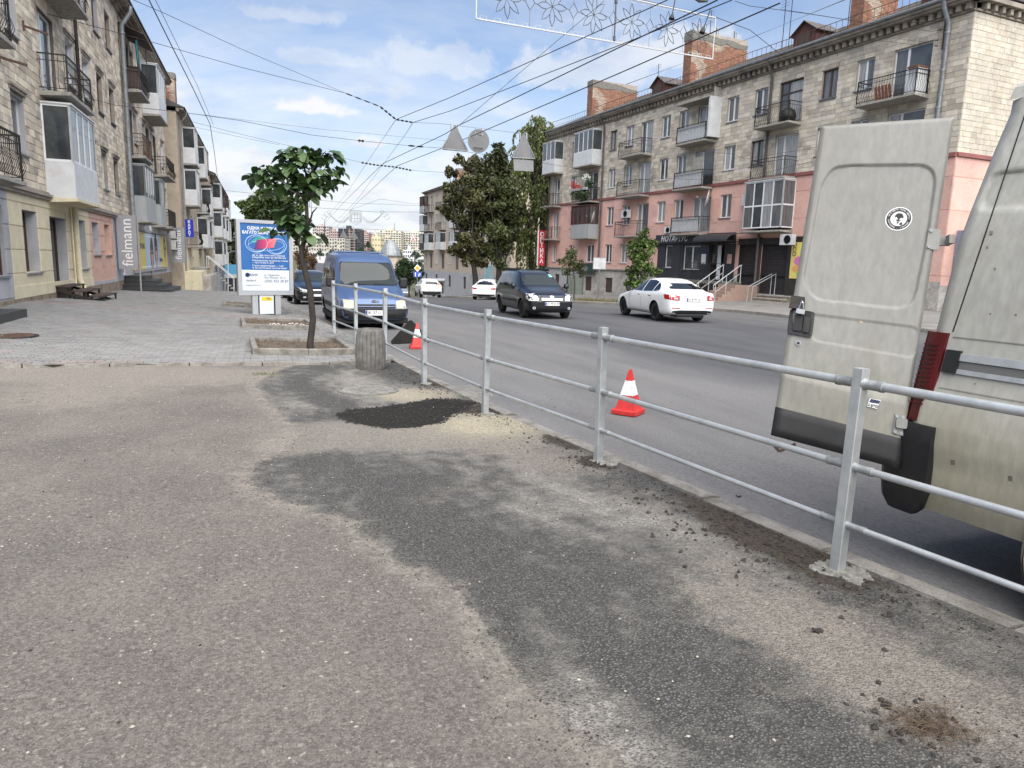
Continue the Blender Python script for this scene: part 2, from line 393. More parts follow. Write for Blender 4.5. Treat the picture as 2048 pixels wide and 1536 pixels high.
 pm = mr(ma('ADD', at('patch'), rag), -.008, .014)
 v = n('ShaderNodeTexVoronoi'); put(v, 'Scale', 75.0); t.links.new(pos, v.inputs['Vector'])
 vsp = n('ShaderNodeSeparateColor'); t.links.new(v.outputs['Color'], vsp.inputs[0])
 grain = mr(v.outputs['Distance'], .12, .62)
 newer = mix(grain, mix(vsp.outputs[0], (.118, .116, .113), (.20, .192, .182)), (.060, .059, .057))
 dusty = mix(grain, (.13, .125, .118), (.27, .256, .235))
 streak = ma('ADD', ma('MULTIPLY', noise(1.0, 5, .55, .5, (1.0, .34, 1)), .72), ma('MULTIPLY', noise(6, 5, .6), .28))
 newer = mix(mr(streak, .44, .64), newer, dusty)
 col = mix(pm, base, newer)
 # rim of crumbs and dust round the patch
 rim = ma('MULTIPLY', mr(ma('ABSOLUTE', ma('ADD', ma('ADD', at('patch'), .05), rag)), .16, .0), mr(noise(9, 6, .7), .36, .60))
 col = mix(ma('MULTIPLY', rim, .70), col, (.255, .23, .20))
 # loose sand
 sn = ma('ADD', at('sand'), ma('ADD', ma('MULTIPLY', ma('SUBTRACT', noise(4.5, 8, .72), .5), 1.05), ma('MULTIPLY', ma('SUBTRACT', noise(70, 4, .75), .5), .45)))
 sandc = mix(noise(26, 5, .7), (.17, .153, .135), (.275, .25, .22))
 sandc = mix(ma('MULTIPLY', at('yellow'), .85), sandc, mix(noise(60, 4, .7), (.33, .29, .205), (.50, .455, .345)))
 sandc = mix(mr(noise(120, 3, .7), .60, .70), sandc, (.12, .10, .08))
 col = mix(ma('MULTIPLY', mr(sn, .38, .78), .92), col, sandc)
 # dark earth
 dn = ma('ADD', at('dirt'), ma('ADD', ma('MULTIPLY', ma('SUBTRACT', noise(8, 8, .75), .5), 1.1), ma('MULTIPLY', ma('SUBTRACT', noise(90, 3, .75), .5), .5)))
 col = mix(mr(dn, .52, .78), col, mix(noise(40, 5, .7), (.032, .026, .021), (.10, .083, .066)))
 # fresh black filling
 hm = mr(ma('ADD', at('hole'), ma('MULTIPLY', ma('SUBTRACT', noise(14, 6, .75), .5), .16)), -.03, .02)
 col = mix(hm, col, mix(noise(70, 4, .7), (.010, .0095, .009), (.036, .032, .028)))
 gm = n('ShaderNodeMix', data_type='RGBA'); gm.blend_type = 'MULTIPLY'; put(gm, 0, 1.0); put(gm, 6, col); cmb = n('ShaderNodeCombineColor')
 for i in range(3): t.links.new(gr, cmb.inputs[i])
 sc_ = n('ShaderNodeMix', data_type='RGBA'); sc_.blend_type = 'MULTIPLY'; put(sc_, 0, 1.0); t.links.new(cmb.outputs[0], sc_.inputs[6]); put(sc_, 7, (.99, .985, .968)); put(gm, 7, sc_.outputs[2])
 t.links.new(gm.outputs[2], b.inputs['Base Color'])
 put(b, 'Roughness', .92); put(b, 'Specular IOR Level', .25)
 hgt = ma('ADD', ma('MULTIPLY', noise(130, 5, .7), .6), ma('ADD', ma('MULTIPLY', grain, ma('MULTIPLY', pm, -.5)), ma('MULTIPLY', noise(24, 6, .7), .8)))
 hgt = ma('ADD', hgt, ma('MULTIPLY', hm, ma('MULTIPLY', noise(45, 5, .8), 2.0)))
 bu = n('ShaderNodeBump'); put(bu, 'Strength', 1.0); put(bu, 'Distance', .012); t.links.new(hgt, bu.inputs['Height']); t.links.new(bu.outputs[0], b.inputs['Normal'])
 return mt
def poly_dist(poly, p):
 """distance to an outline, positive inside"""
 x, y = p[0], p[1]; ins = False; best = 1e9; n = len(poly)
 for i in range(n):
  x0, y0 = poly[i]; x1, y1 = poly[(i+1) % n]
  if (y0 > y) != (y1 > y) and x < (x1-x0)*(y-y0)/(y1-y0)+x0: ins = not ins
  dx, dy = x1-x0, y1-y0; L = dx*dx+dy*dy
  t = max(0, min(1, ((x-x0)*dx+(y-y0)*dy)/L)) if L else 0
  best = min(best, (x-x0-t*dx)**2+(y-y0-t*dy)**2)
 d = math.sqrt(best); return d if ins else -d
def gp(*px): return [tuple(G(x, y)[:2]) for x, y in px]
PATCH = gp((560, 742), (522, 762), (516, 782), (535, 806), (575, 848), (600, 868), (572, 905), (515, 935), (497, 955), (515, 988), (640, 1034), (738, 1046), (728, 1072), (800, 1128), (920, 1180), (962, 1240), (1000, 1312), (1060, 1372), (1112, 1422), (1180, 1482), (1250, 1540)) + [(1.0, 1.0), (1.6, .7), (4.5, .7), (4.5, 12), (.9, 11)]
HOLE = gp((672, 832), (700, 820), (760, 815), (820, 806), (872, 798), (915, 800), (955, 806), (935, 818), (905, 830), (880, 846), (830, 855), (780, 857), (735, 852), (700, 846))
def spots(lst):
 out = []
 for x, y, r, wt in lst:
  g = G(x, y); out.append((g.x, g.y, r, wt))
 return out
SAND = spots([(820, 790, .55, 1.0), (980, 845, .62, 1.1), (900, 870, .8, .75), (1100, 930, .6, .55), (640, 870, .8, .55), (1260, 1250, .22, .40), (1180, 1180, .2, .15), (850, 1000, .35, .45), (960, 980, .3, .28), (560, 900, .35, .5), (60, 820, 1.0, .55), (250, 800, 1.1, .35), (450, 760, .9, .62), (200, 755, 1.0, .66), (20, 755, 1.0, .62), (690, 870, .5, .6), (780, 950, .4, .1), (1440, 1120, .55, .42), (1640, 1250, .4, .42), (1850, 1400, .5, .34), (1500, 1250, .35, .30), (1300, 1010, .4, .36), (1750, 1350, .35, .32), (2000, 1450, .5, .36), (1500, 1390, .2, .3), (1400, 1180, .3, .25)])
YEL = spots([(960, 848, .5, 1.0), (830, 790, .55, .8), (1010, 850, .4, .7)])
DIRT = spots([(1185, 925, .16, 1.0), (1640, 1130, .22, .75), (1560, 1090, .25, .6), (1700, 1170, .25, .5), (1130, 880, .35, .5), (940, 822, .2, .8), (1000, 820, .3, .5), (880, 770, .25, .5), (820, 745, .3, .45), (1500, 1075, .3, .4), (1850, 1450, .16, .55), (1350, 1000, .3, .35), (1420, 1040, .3, .45)])
def field(lst, p, sharp=1.0): return sum(w*math.exp(-((p[0]-x)**2+(p[1]-y)**2)/(r*r)) for x, y, r, w in lst)
def kd(p): return kerbx(p[1])-.2-p[0]            # metres inside the kerb's inner edge
def a_sand(p):
 k = kd(p); s = field(SAND, p)
 s += .24*math.exp(-(max(0, k)/.7)**2)*smooth(0, 3.5, p[1]+.5)
 s += .30*math.exp(-((p[1]-edge_y(p[0])+.5)/.7)**2)*(1 if p[0] < .7 else .3)
 return min(1.2, s)
def a_dirt(p):
 k = kd(p); return min(1.1, field(DIRT, p)+(.30+.34*mnoise.noise((p[0]*1.2, p[1]*1.1, 3)))*math.exp(-((k-.02)/.13)**2)*smooth(13, 9, p[1])+.08*math.exp(-(k/.5)**2))
def foot(x, y): return .012*mnoise.noise((x*.7, y*.7, 0))+.006*mnoise.noise((x*2.4, y*2.4, 4))
def asph_z(x, y):
 z = walkz(x, y)+foot(x, y)
 h = poly_dist(HOLE, (x, y)); z += .02*smooth(-.05, .25, h)
 return z
OLD = ground_material()
us = frange(0, 1, 190); ys = frange(-.6, 11.3, 250)
ASPHALT = sheet('asphalt_pavement', us, ys, asph_z, OLD, fx=lambda u, y: lerp(-7.5, kerbx(y)-.17, u**.72), kind='structure',
 attrs={'patch': lambda p: max(-.6, min(.6, poly_dist(PATCH, p))), 'hole': lambda p: max(-.3, min(.3, poly_dist(HOLE, p))), 'sand': a_sand, 'yellow': lambda p: min(1, field(YEL, p)), 'dirt': a_dirt})
# behind and beside the photographer
sheet('asphalt_ground', frange(-14, 4.0, 20), frange(-40, -.58, 12), lambda x, y: walkz(x, y)-.004, OLD, kind='structure')
mat('earth', (.10, .085, .06), (.06, .075, .03), .06, 1.0, 0, .05, 2)
TER = [-900, -300, -120, -60, -30, -12, -6.2, -4, 0, 4, 8, 12, 16, 20, 26, 30, 36, 60, 120, 300, 700, 1500]
sheet('terrain', TER, [-80, -40, 0, 20, 31, 40, 47, 59, 70, 80, 100, 120, 160, 200, 250, 300, 360, 400, 440, 520, 620, 750, 900, 1500, 3000],
      lambda x, y: roadz(y)-(.40 if y < 62 else .12) + (.0 if y < 150 else .03*max(0, abs(x-40)-120)*min(1, (y-150)/200)) , MT['earth'], kind='structure')
mat('road_asphalt', (.142, .139, .137), (.108, .106, .107), .9, .88, 0, .004, 110, attr=True, dirt=(.155, .149, .141), dscale=.35, dcut=(.48, .72), spec=.3, stretch=(1.6, .35, 1), grain=(75, .26))
def road_col(v):
 x, y = v[0]-interp(SHIFT, v[1]), v[1]; k = x-interp(KX, y)
 near = 1.06-.44*smooth(4.2, 6.2, k+.25*math.sin(y*.23))
 near += .20*math.exp(-(max(0, k)/.5)**2)
 near -= .10*math.exp(-((k-6.8)/.8)**2); near += .05*math.exp(-((k-9.5)/.9)**2)
 near += .20*smooth(13.5, 16, k)
 blue = smooth(4.2, 6.2, k)*smooth(16, 13, k)
 return (near*(1-.05*blue), near*(1-.02*blue), near*(1+.05*blue))
ROAD = sheet('road', frange(0, 1, 70), frange(-38, 60, 110)+frange(62, 420, 60), lambda x, y: roadz(y)+.0+.01*mnoise.noise((x*.4, y*.15, 2)), MT['road_asphalt'], fx=lambda u, y: lerp(kerbx(y)-.02, kerbr(y)+.02, u), fcol=road_col, kind='structure')
# kerb stones, one by one
KERB = thing('kerb', None, None, (2.7, 8, -.1), kind='structure')
y = -4.0
while y < 44:
 L = 1.0 if y < 30 else 2.0
 g = .012; q = MB(); a, b2 = y+g, y+L-g
 dz = rnd.uniform(-.012, .008); dx = rnd.uniform(-.012, .012)
 for (yy0, yy1) in ((a, b2),):
  n0, n1 = kerbx(yy0)+dx, kerbx(yy1)+dx; z0, z1 = walkz(n0, yy0)+.006+dz, walkz(n1, yy1)+.006+dz
  w = .165; bv = .02
  v = []
  for (yy, nn, zz) in ((yy0, n0, z0), (yy1, n1, z1)):
   v += [(nn-w, yy, zz-.3), (nn+.012, yy, zz-.3), (nn+.012, yy, zz-.05), (nn-bv, yy, zz-.004), (nn-.08, yy, zz+.004), (nn-w, yy, zz)]
  q.add(v, [(0, 1, 2, 3, 4, 5), (11, 10, 9, 8, 7, 6)]+[((i+1) % 6, i, 6+i, 6+(i+1) % 6) for i in range(6)])
 q.build('kerb_stone', MT['kerb'], KERB); y += L
KERBR = thing('far_kerb', None, None, (20, 24, -.2), kind='structure')
y = 6.0
while y < 64:
 q = MB(); a, b2 = y+.01, y+1.99; v = []
 for yy in (a, b2):
  n0 = kerbr(yy); z = roadz(yy)+.14
  v += [(n0-.01, yy, z-.4), (n0+.17, yy, z-.4), (n0+.17, yy, z), (n0+.02, yy, z), (n0-.005, yy, z-.03)]
 q.add(v, [(4, 3, 2, 1, 0), (5, 6, 7, 8, 9)]+[(i, (i+1) % 5, 5+(i+1) % 5, 5+i) for i in range(5)])
 q.build('kerb_stone', MT['kerb_far'], KERBR); y += 2.0
# pavement of the far side
def fwz(x, y):
 return roadz(y)+.135+smooth(0, 7, x-kerbr(y))*(.22 if y < 45 else .30)
mat('far_pavement', (.21, .20, .185), (.155, .148, .138), 1.2, .95, dirt=(.12, .115, .105), dscale=.6)
sheet('pavement', frange(0, 1, 14), frange(2, 64, 60), fwz, MT['far_pavement'], fx=lambda u, y: lerp(kerbr(y)+.16, 34, u), kind='structure')
# paved footway : bedding plus blocks
mat('paving_bed', (.085, .08, .072), (.13, .118, .10), 8, 1)
mat('paving_block', (.225, .222, .217), (.192, .189, .185), 3.0, .85, 0, .002, 90, attr=True, dirt=(.155, .147, .136), dscale=.9, spec=.35, grain=(55, .14))
def pave_z(x, y): return walkz(x, y)+.045
def facade_x(y): return -5.7+.045*y
PAVE = sheet('paving', frange(0, 1, 30), frange(0, 1, 60), lambda x, y: pave_z(x, y)-.012, MT['paving_bed'], fx=None, kind='structure') if False else None
vs = []; nx, ny = 30, 70
for j in range(ny):
 for i in range(nx):
  u = i/(nx-1); yy = lerp(11.2, 62, (j/(ny-1))**1.4)
  x = lerp(facade_x(yy)-.3, kerbx(yy)-.175, u); yj = yy if j else edge_y(x)+.02
  vs.append((x, yj, pave_z(x, yj)-.014))
me = bpy.data.meshes.new('paving'); me.from_pydata(vs, [], [(j*nx+i, j*nx+i+1, (j+1)*nx+i+1, (j+1)*nx+i) for j in range(ny-1) for i in range(nx-1)])
PAVE = link_mesh('paving', me, MT['paving_bed'], None, kind='structure')
PLANTERS = [(.36, 1.98, 11.95, 13.86), (.30, 1.90, 16.62, 18.85), (-.1, 1.7, 24.5, 26.2)]
def in_planter(x, y): return any(a-.02 < x < b+.02 and c-.02 < y < d+.02 for a, b, c, d in PLANTERS)
def paver(q, x0, y0, x1, y1, col):
 t = rnd.uniform(-.0025, .0025); z = pave_z((x0+x1)/2, (y0+y1)/2)+rnd.uniform(-.003, .004); b = .004
 tx, ty = rnd.uniform(-.003, .003), rnd.uniform(-.003, .003)
 sl = (pave_z(x1, y0)-pave_z(x0, y0))/2; sy = (pave_z(x0, y1)-pave_z(x0, y0))/2
 cs = [(x0, y0, -tx-ty-sl-sy), (x1, y0, tx-ty+sl-sy), (x1, y1, tx+ty+sl+sy), (x0, y1, -tx+ty-sl+sy)]
 top = [(x+(b if i in (0, 3) else -b), yy+(b if i < 2 else -b), z+d) for i, (x, yy, d) in enumerate(cs)]
 bot = [(x, yy, z+d-.012) for x, yy, d in cs]
 q.col = col
 q.add(top+bot, [(0, 1, 2, 3), (4, 5, 1, 0), (5, 6, 2, 1), (6, 7, 3, 2), (7, 4, 0, 3)])
bl = []; row = 0; yy = 10.6
while yy < 46:
 x = facade_x(yy)-.1+(.1 if row % 2 else 0); d = .1
 xe = kerbx(yy)-.19
 while x < xe:
  x1 = min(x+.2, xe)
  if x1-x > .05 and yy > edge_y(x)+.12 and not in_planter((x+x1)/2, yy+.05): bl.append((x+.003, yy+.003, x1-.003, yy+d-.003))
  x += .2
 yy += .1; row += 1
def pave_colour(x, y):
 c = rnd.uniform(.86, 1.08); w = mnoise.noise((x*.5, y*.5, 1))*.08
 red = 1 if (abs((y-20.5+.2*x)) < .5 and rnd.random() < .5) or rnd.random() < .03 or (y < edge_y(x)+.45 and x < -1.2 and rnd.random() < .6) else 0
 return ((c+w)*(1.10 if red else 1), (c+w)*(.95 if red else 1), (c+w)*(.92 if red else .99))
bl.sort(key=lambda b: (b[0]-0)**2*.3+(b[1])**2 if abs(b[0]+.3) < 3.4 else 1e6)
rest = MB()
for i, b in enumerate(bl):
 q = MB() if i < 300 else rest
 paver(q, *b, pave_colour(b[0], b[1]))
 if i < 300: q.build('paving_block', MT['paving_block'], PAVE)
rest.build('paving_blocks', MT['paving_block'], PAVE, kind='stuff')
# edging stones in front of the paving, broken at the left
x = -6.4; k = 0
while x < 2.3:
 L = .98
 broken = x < -.6
 if not (broken and rnd.random() < .18):
  q = MB(); xa, xb = x+.008, min(x+L-.008, 2.42)
  n = 7; h0 = .05
  v = []
  for i in range(n):
   xx = lerp(xa, xb, i/(n-1)); e = edge_y(xx); z = walkz(xx, e)
   if broken:
    drop = max(0, mnoise.noise((xx*3.1, 7.3, 0))+.25)*.09; fr = mnoise.noise((xx*4.3, 2.2, 0))*.04
   else: drop, fr = rnd.uniform(0, .006), rnd.uniform(-.004, .004)
   v += [(xx, e-.0+fr, z-.06), (xx, e+.008+fr, z+h0-drop), (xx, e+.085, z+h0+.002-drop*.6), (xx, e+.09, z-.06)]
  f = [(0, 1, 2, 3), (4*n-1, 4*n-2, 4*n-3, 4*n-4)]
  for i in range(n-1):
   for a in range(4): f.append((4*i+(a+1) % 4, 4*i+a, 4*i+4+a, 4*i+4+(a+1) % 4))
  q.add(v, [tuple(reversed(t)) for t in f]).build('edging_stone', MT['kerb'], PAVE)
 x += L
# ------------------------------------------------------------------ things set in the ground
def rock_bits(name, parent, mat_, items, **k):
 q = MB()
 for (x, y, z, s) in items:
  v = []
  for dx, dy, dz in ((1, 0, 0), (-1, 0, 0), (0, 1, 0), (0, -1, 0), (0, 0, 1), (0, 0, -.6)):
   j = rnd.uniform(.6, 1.25); v.append((x+dx*s*j+rnd.uniform(-.2, .2)*s, y+dy*s*j+rnd.uniform(-.2, .2)*s, z+s*.3+dz*s*j*.75))
  q.add(v, [(0, 2, 4), (2, 1, 4), (1, 3, 4), (3, 0, 4), (2, 0, 5), (1, 2, 5), (3, 1, 5), (0, 3, 5)])
 return q.build(name, mat_, parent, **k)
def lattice_cover(q, c, r, z):
 """raised studs of a round iron cover"""
 s = .052; n = int(r/s)
 for i in range(-n, n+1):
  for j in range(-n, n+1):
   x, y = i*s, j*s
   if x*x+y*y < (r*.8)**2 and (i+j) % 2 == 0: q.box(c[0]+x-.022, c[1]+y-.009, z, c[0]+x+.022, c[1]+y+.009, z+.006)
   elif x*x+y*y < (r*.8)**2: q.box(c[0]+x-.009, c[1]+y-.022, z, c[0]+x+.009, c[1]+y+.022, z+.006)
for (c, r, lab, zz) in (((1.62, 8.84), .33, 'round grey manhole cover in the patched asphalt near the concrete bin', 0), ((-3.35, 13.9), .36, 'round rusty manhole cover set in the paving blocks at far left', .05)):
 z = asph_z(*c)+.012 if not zz else pave_z(*c)+.004
 t = thing('manhole_cover', lab, 'manhole cover', (c[0], c[1], z), group='manhole covers')
 q = MB(); q.lathe([(r*1.16, z-.05), (r*1.16, z+.002), (r*1.02, z+.006), (r*1.02, z-.01)], 40, (c[0], c[1], 0)).build('rim', MT['concrete_dark'] if not zz else MT['iron'], t)
 q = MB(); q.lathe([(r, z-.04), (r, z+.003), (r*.93, z+.006), (r*.86, z+.006), (r*.85, z+.002), (0, z+.002)], 40, (c[0], c[1], 0)); lattice_cover(q, c, r, z+.002)
 q.build('lid', MT['iron_cover'] if not zz else MT['rust_iron'], t)
# storm drain
gx, gy = 3.06, 9.12; gz = roadz(gy)+.016
t = thing('storm_drain', 'rectangular iron storm drain grate in the road beside the kerb', 'drain', (gx, gy, gz))
MB().box(gx-.19, gy-.36, gz-.3, gx+.19, gy+.36, gz-.03).build('pit', MT['black'], t)
q = MB(); w = .025
q.box(gx-.22, gy-.40, gz-.05, gx+.22, gy-.36, gz).box(gx-.22, gy+.36, gz-.05, gx+.22, gy+.40, gz).box(gx-.22, gy-.36, gz-.05, gx-.18, gy+.36, gz).box(gx+.18, gy-.36, gz-.05, gx+.22, gy+.36, gz)
q.build('rim', MT['iron_cover'], t)
for i in range(11):
 yy = gy-.33+i*.066; MB().box(gx-.18, yy-.014, gz-.03, gx+.18, yy+.014, gz-.002).build('slat', MT['iron_cover'], t)
MB().box(gx-.012, gy-.36, gz-.04, gx+.012, gy+.36, gz-.004).build('crossbar', MT['iron_cover'], t)
# tree pits with concrete edges
PL = ['low concrete tree pit round the young catalpa, filled with bare soil', 'low concrete tree pit strewn with litter in front of the blue poster stand', 'low concrete tree pit farther along the paving behind the poster stand']
for (x0, x1, y0, y1), lab in zip(PLANTERS, PL):
 z = pave_z((x0+x1)/2, (y0+y1)/2)
 t = thing('tree_pit', lab, 'planter', ((x0+x1)/2, (y0+y1)/2, z), group='tree pits along the kerb')
 h = .10; w = .09
 def edge(ax0, ay0, ax1, ay1):
  q = MB(); zz = lambda X, Y: pave_z(X, Y)
  v = [(X, Y, zz(X, Y)-.08) for X, Y in ((ax0, ay0), (ax1, ay0), (ax1, ay1), (ax0, ay1))]
  v += [(X, Y, zz(X, Y)+h-.012) for X, Y in ((ax0, ay0), (ax1, ay0), (ax1, ay1), (ax0, ay1))]
  e = .012
  v += [(X, Y, zz(X, Y)+h+rnd.uniform(-.004, .004)) for X, Y in ((ax0+e, ay0+e), (ax1-e, ay0+e), (ax1-e, ay1-e), (ax0+e, ay1-e))]
  q.add(v, [(0, 1, 5, 4), (1, 2, 6, 5), (2, 3, 7, 6), (3, 0, 4, 7), (4, 5, 9, 8), (5, 6, 10, 9), (6, 7, 11, 10), (7, 4, 8, 11), (8, 9, 10, 11)])
  q.build('edging_stone', MT['kerb'], t)
 xm = (x0+x1)/2+.05; ym = (y0+y1)/2
 edge(x0, y0, xm-.004, y0+w); edge(xm+.004, y0, x1, y0+w); edge(x0, y1-w, xm-.004, y1); edge(xm+.004, y1-w, x1, y1)
 edge(x0, y0+w+.004, x0+w, ym-.003); edge(x0, ym+.003, x0+w, y1-w-.004); edge(x1-w, y0+w+.004, x1, ym-.003); edge(x1-w, ym+.003, x1, y1-w-.004)
 n = 26; vs = []
 for j in range(n):
  for i in range(n):
   X, Y = lerp(x0+w-.01, x1-w+.01, i/(n-1)), lerp(y0+w-.01, y1-w+.01, j/(n-1)); vs.append((X, Y, pave_z(X, Y)+.035+.03*mnoise.noise((X*2.1, Y*2.1, 3))+.012*mnoise.noise((X*9, Y*9, 1))))
 me = bpy.data.meshes.new('soil'); me.from_pydata(vs, [], [(j*n+i, j*n+i+1, (j+1)*n+i+1, (j+1)*n+i) for j in range(n-1) for i in range(n-1)])
 link_mesh('soil', me, MT['soil'], t)
 its = [(X, Y, pave_z(X, Y)+.045, rnd.uniform(.006, .022)) for X, Y in ((rnd.uniform(x0+w, x1-w), rnd.uniform(y0+w, y1-w)) for _ in range(260))]
 rock_bits('clods', t, MT['soil'], its, kind='stuff')
 if lab == PL[1]:
  mat('litter', (.55, .42, .40), (.62, .60, .56), 30, .9)
  rock_bits('litter', t, MT['litter'], [(rnd.uniform(.9, 1.8), rnd.uniform(y0+w, y0+.9), z+.06, rnd.uniform(.01, .028)) for _ in range(90)], kind='stuff')
# crumbs of earth and asphalt
mat('crumbs', (.018, .0155, .014), (.052, .045, .037), 30, 1)
its = []
def drop(x, y, s): its.append((x, y, asph_z(x, y), s))
for _ in range(2300):
 yy = rnd.uniform(1.0, 11); k = abs(rnd.gauss(0, .22)); x = kerbx(yy)-.2-k
 if mnoise.noise((yy*1.7, 4, 0))+.25 > rnd.random()*.8: drop(x, yy, rnd.choice((.003, .004, .005, .007, .010)))
for _ in range(1500):
 a = rnd.choice(DIRT); x, y2 = rnd.gauss(a[0], a[2]*.8), rnd.gauss(a[1], a[2]*.8)
 if x < kerbx(y2)-.19 and y2 > .2: drop(x, y2, rnd.choice((.003, .004, .006, .008, .012, .018)))
for _ in range(900):
 i = rnd.randrange(len(PATCH)-6); (xa, ya), (xb, yb) = PATCH[i], PATCH[i+1]; t = rnd.random()
 drop(lerp(xa, xb, t)+rnd.gauss(0, .10), max(.2, lerp(ya, yb, t)+rnd.gauss(0, .10)), rnd.choice((.002, .003, .004, .006)))
for _ in range(420): drop(rnd.uniform(-3, 2.6), rnd.uniform(.6, 9.5), rnd.choice((.002, .003, .004, .006, .008)))
rock_bits('asphalt_crumbs', None, MT['crumbs'], its, kind='stuff', label='dark crumbs of asphalt and earth scattered over the pavement')
its = []
for _ in range(1500):
 x, y2 = rnd.uniform(.9, 2.8), rnd.uniform(6.6, 8.1); h = poly_dist(HOLE, (x, y2))
 if h > -.05: drop(x, y2, rnd.choice((.006, .009, .012, .016)) if h > 0 else rnd.choice((.008, .016)))
rock_bits('bitumen_crumbs', None, mat('fresh_bitumen', (.012, .011, .010), (.03, .027, .024), 40, .8), its, kind='stuff', label='black crumbs of fresh bitumen filling the hole')
its = [(x, y, asph_z(x, y), rnd.uniform(.003, .009)) for x, y in ((rnd.uniform(-3, 2.7), rnd.uniform(.6, 9.5)) for _ in range(520))]
mat('pebble', (.42, .38, .32), (.30, .27, .23), 20, .95)
rock_bits('pale_pebbles', None, MT['pebble'], its, kind='stuff', label='pale pebbles and chips lying about the asphalt')
its = []
for _ in range(170):
 yy = rnd.uniform(3, 14); its.append((kerbx(yy)+abs(rnd.gauss(0, 1.2))+.05, yy, roadz(yy), rnd.choice((.004, .006, .009))))
rock_bits('road_crumbs', None, MT['crumbs'], its, kind='stuff', label='small dark crumbs along the edge of the road')
for (px, py), s, lab in (((1634, 1264), .022, 'largest dark clod lying alone on the pavement'), ((1477, 995), .020, 'small dark clod lying on the sandy pavement')):
 g = G(px, py); o = MB()
 rock_bits('clod', None, MT['crumbs'], [(g.x, g.y, asph_z(g.x, g.y), s), (g.x+s*.9, g.y+.004, asph_z(g.x, g.y), s*.8), (g.x-s*.6, g.y+.01, asph_z(g.x, g.y)+s*.4, s*.6)], label=lab, cat='clod')
# dry stalks lying at the lower right
q = MB(); g = G(1860, 1450)
for _ in range(260):
 x, y2 = rnd.gauss(g.x, .075), rnd.gauss(g.y, .06); a = rnd.uniform(0, 6.3); L = rnd.uniform(.02, .09); z = asph_z(x, y2)+rnd.uniform(.002, .02)
 q.tube([(x, y2, z), (x+math.cos(a)*L*.5, y2+math.sin(a)*L*.5, z+rnd.uniform(0, .015)), (x+math.cos(a)*L, y2+math.sin(a)*L, z+rnd.uniform(-.003, .006))], .0011, 3, False)
mat('dry_stalk', (.07, .045, .03), (.13, .09, .055), 30, .9)
q.build('dry_weeds', MT['dry_stalk'], kind='stuff', label='clump of dry brown weeds on the asphalt')
q = MB(); g = G(532, 754)
for _ in range(60):
 x, y2 = rnd.gauss(g.x, .10), rnd.gauss(g.y, .05); z = asph_z(x, y2)
 q.tube([(x, y2, z), (x+rnd.uniform(-.02, .02), y2, z+rnd.uniform(.02, .05))], [.003, .0008], 3, False)
q.build('grass_tuft', MT['leaf_fresh'], kind='stuff', label='small green grass tuft at the edge of the asphalt patch')
# ------------------------------------------------------------------ railing
POSTS = [(3.41, .40), (3.10, 2.77), (2.87, 5.11), (2.58, 7.15), (2.44, 9.2), (2.32, 11.22), (2.27, 13.63), (2.15, 15.71)]
LEAN = [0, .018, -.012, .008, -.006, .01, 0, -.008]
fence = thing('metal_railing', 'galvanised steel railing with square posts and three tube rails along the kerb', 'railing', (2.6, 8, 0))
HT = 1.135; RH = [(1.055, .0235), (.60, .0195), (.275, .016)]
tops = []
for i, (x, y) in enumerate(POSTS):
 z = asph_z(x, y) if y < 11.1 else pave_z(x, y)
 d = Vector(POSTS[min(i+1, 7)]+(0,))-Vector(POSTS[max(i-1, 0)]+(0,)); a = math.atan2(d.y, d.x)
 M = Matrix.Translation((x, y, z)) @ Matrix.Rotation(LEAN[i], 4, (math.cos(a), math.sin(a), 0)) @ Matrix.Rotation(a+rnd.uniform(-.03, .03), 4, 'Z')
 w = .031; q = MB(M)
 b = .004
 pr = [(-w+b, -w), (w-b, -w), (w, -w+b), (w, w-b), (w-b, w), (-w+b, w), (-w, w-b), (-w, -w+b)]
 v = [(p[0], p[1], -.05) for p in pr]+[(p[0], p[1], HT) for p in pr]
 q.add(v, [tuple(range(8, 16))]+[(k, (k+1) % 8, 8+(k+1) % 8, 8+k) for k in range(8)])
 po = q.build('post', MT['galvanised'], fence); tops.append((M, po))
mat('sleeve', (.40, .42, .42), (.25, .26, .26), 25, .5, .6, .0025, 90, contrast=(.3, .7))
for i in range(7):
 M0, p0 = tops[i]; M1, p1 = tops[i+1]
 for h, r in RH:
  a, b = M0 @ Vector((0, 0, h)), M1 @ Vector((0, 0, h)); d = (b-a).normalized()
  MB().tube([a+d*.06, b-d*.06], r, 14).build('rail', MT['galvanised'], fence, smooth=40)
  for (e, dd, po) in ((a, d, p0), (b, -d, p1)):
   q = MB(); s = e+dd*.026
   q.tube([s, s+dd*.005, s+dd*.02, s+dd*.085, s+dd*.09, s+dd*.09, s+dd*.112, s+dd*.115], [r*1.5, r*1.42, r*1.16, r*1.16, r*1.16, r*1.28, r*1.28, r*1.0], 14)
   q.build('sleeve', MT['sleeve'], po, smooth=40)
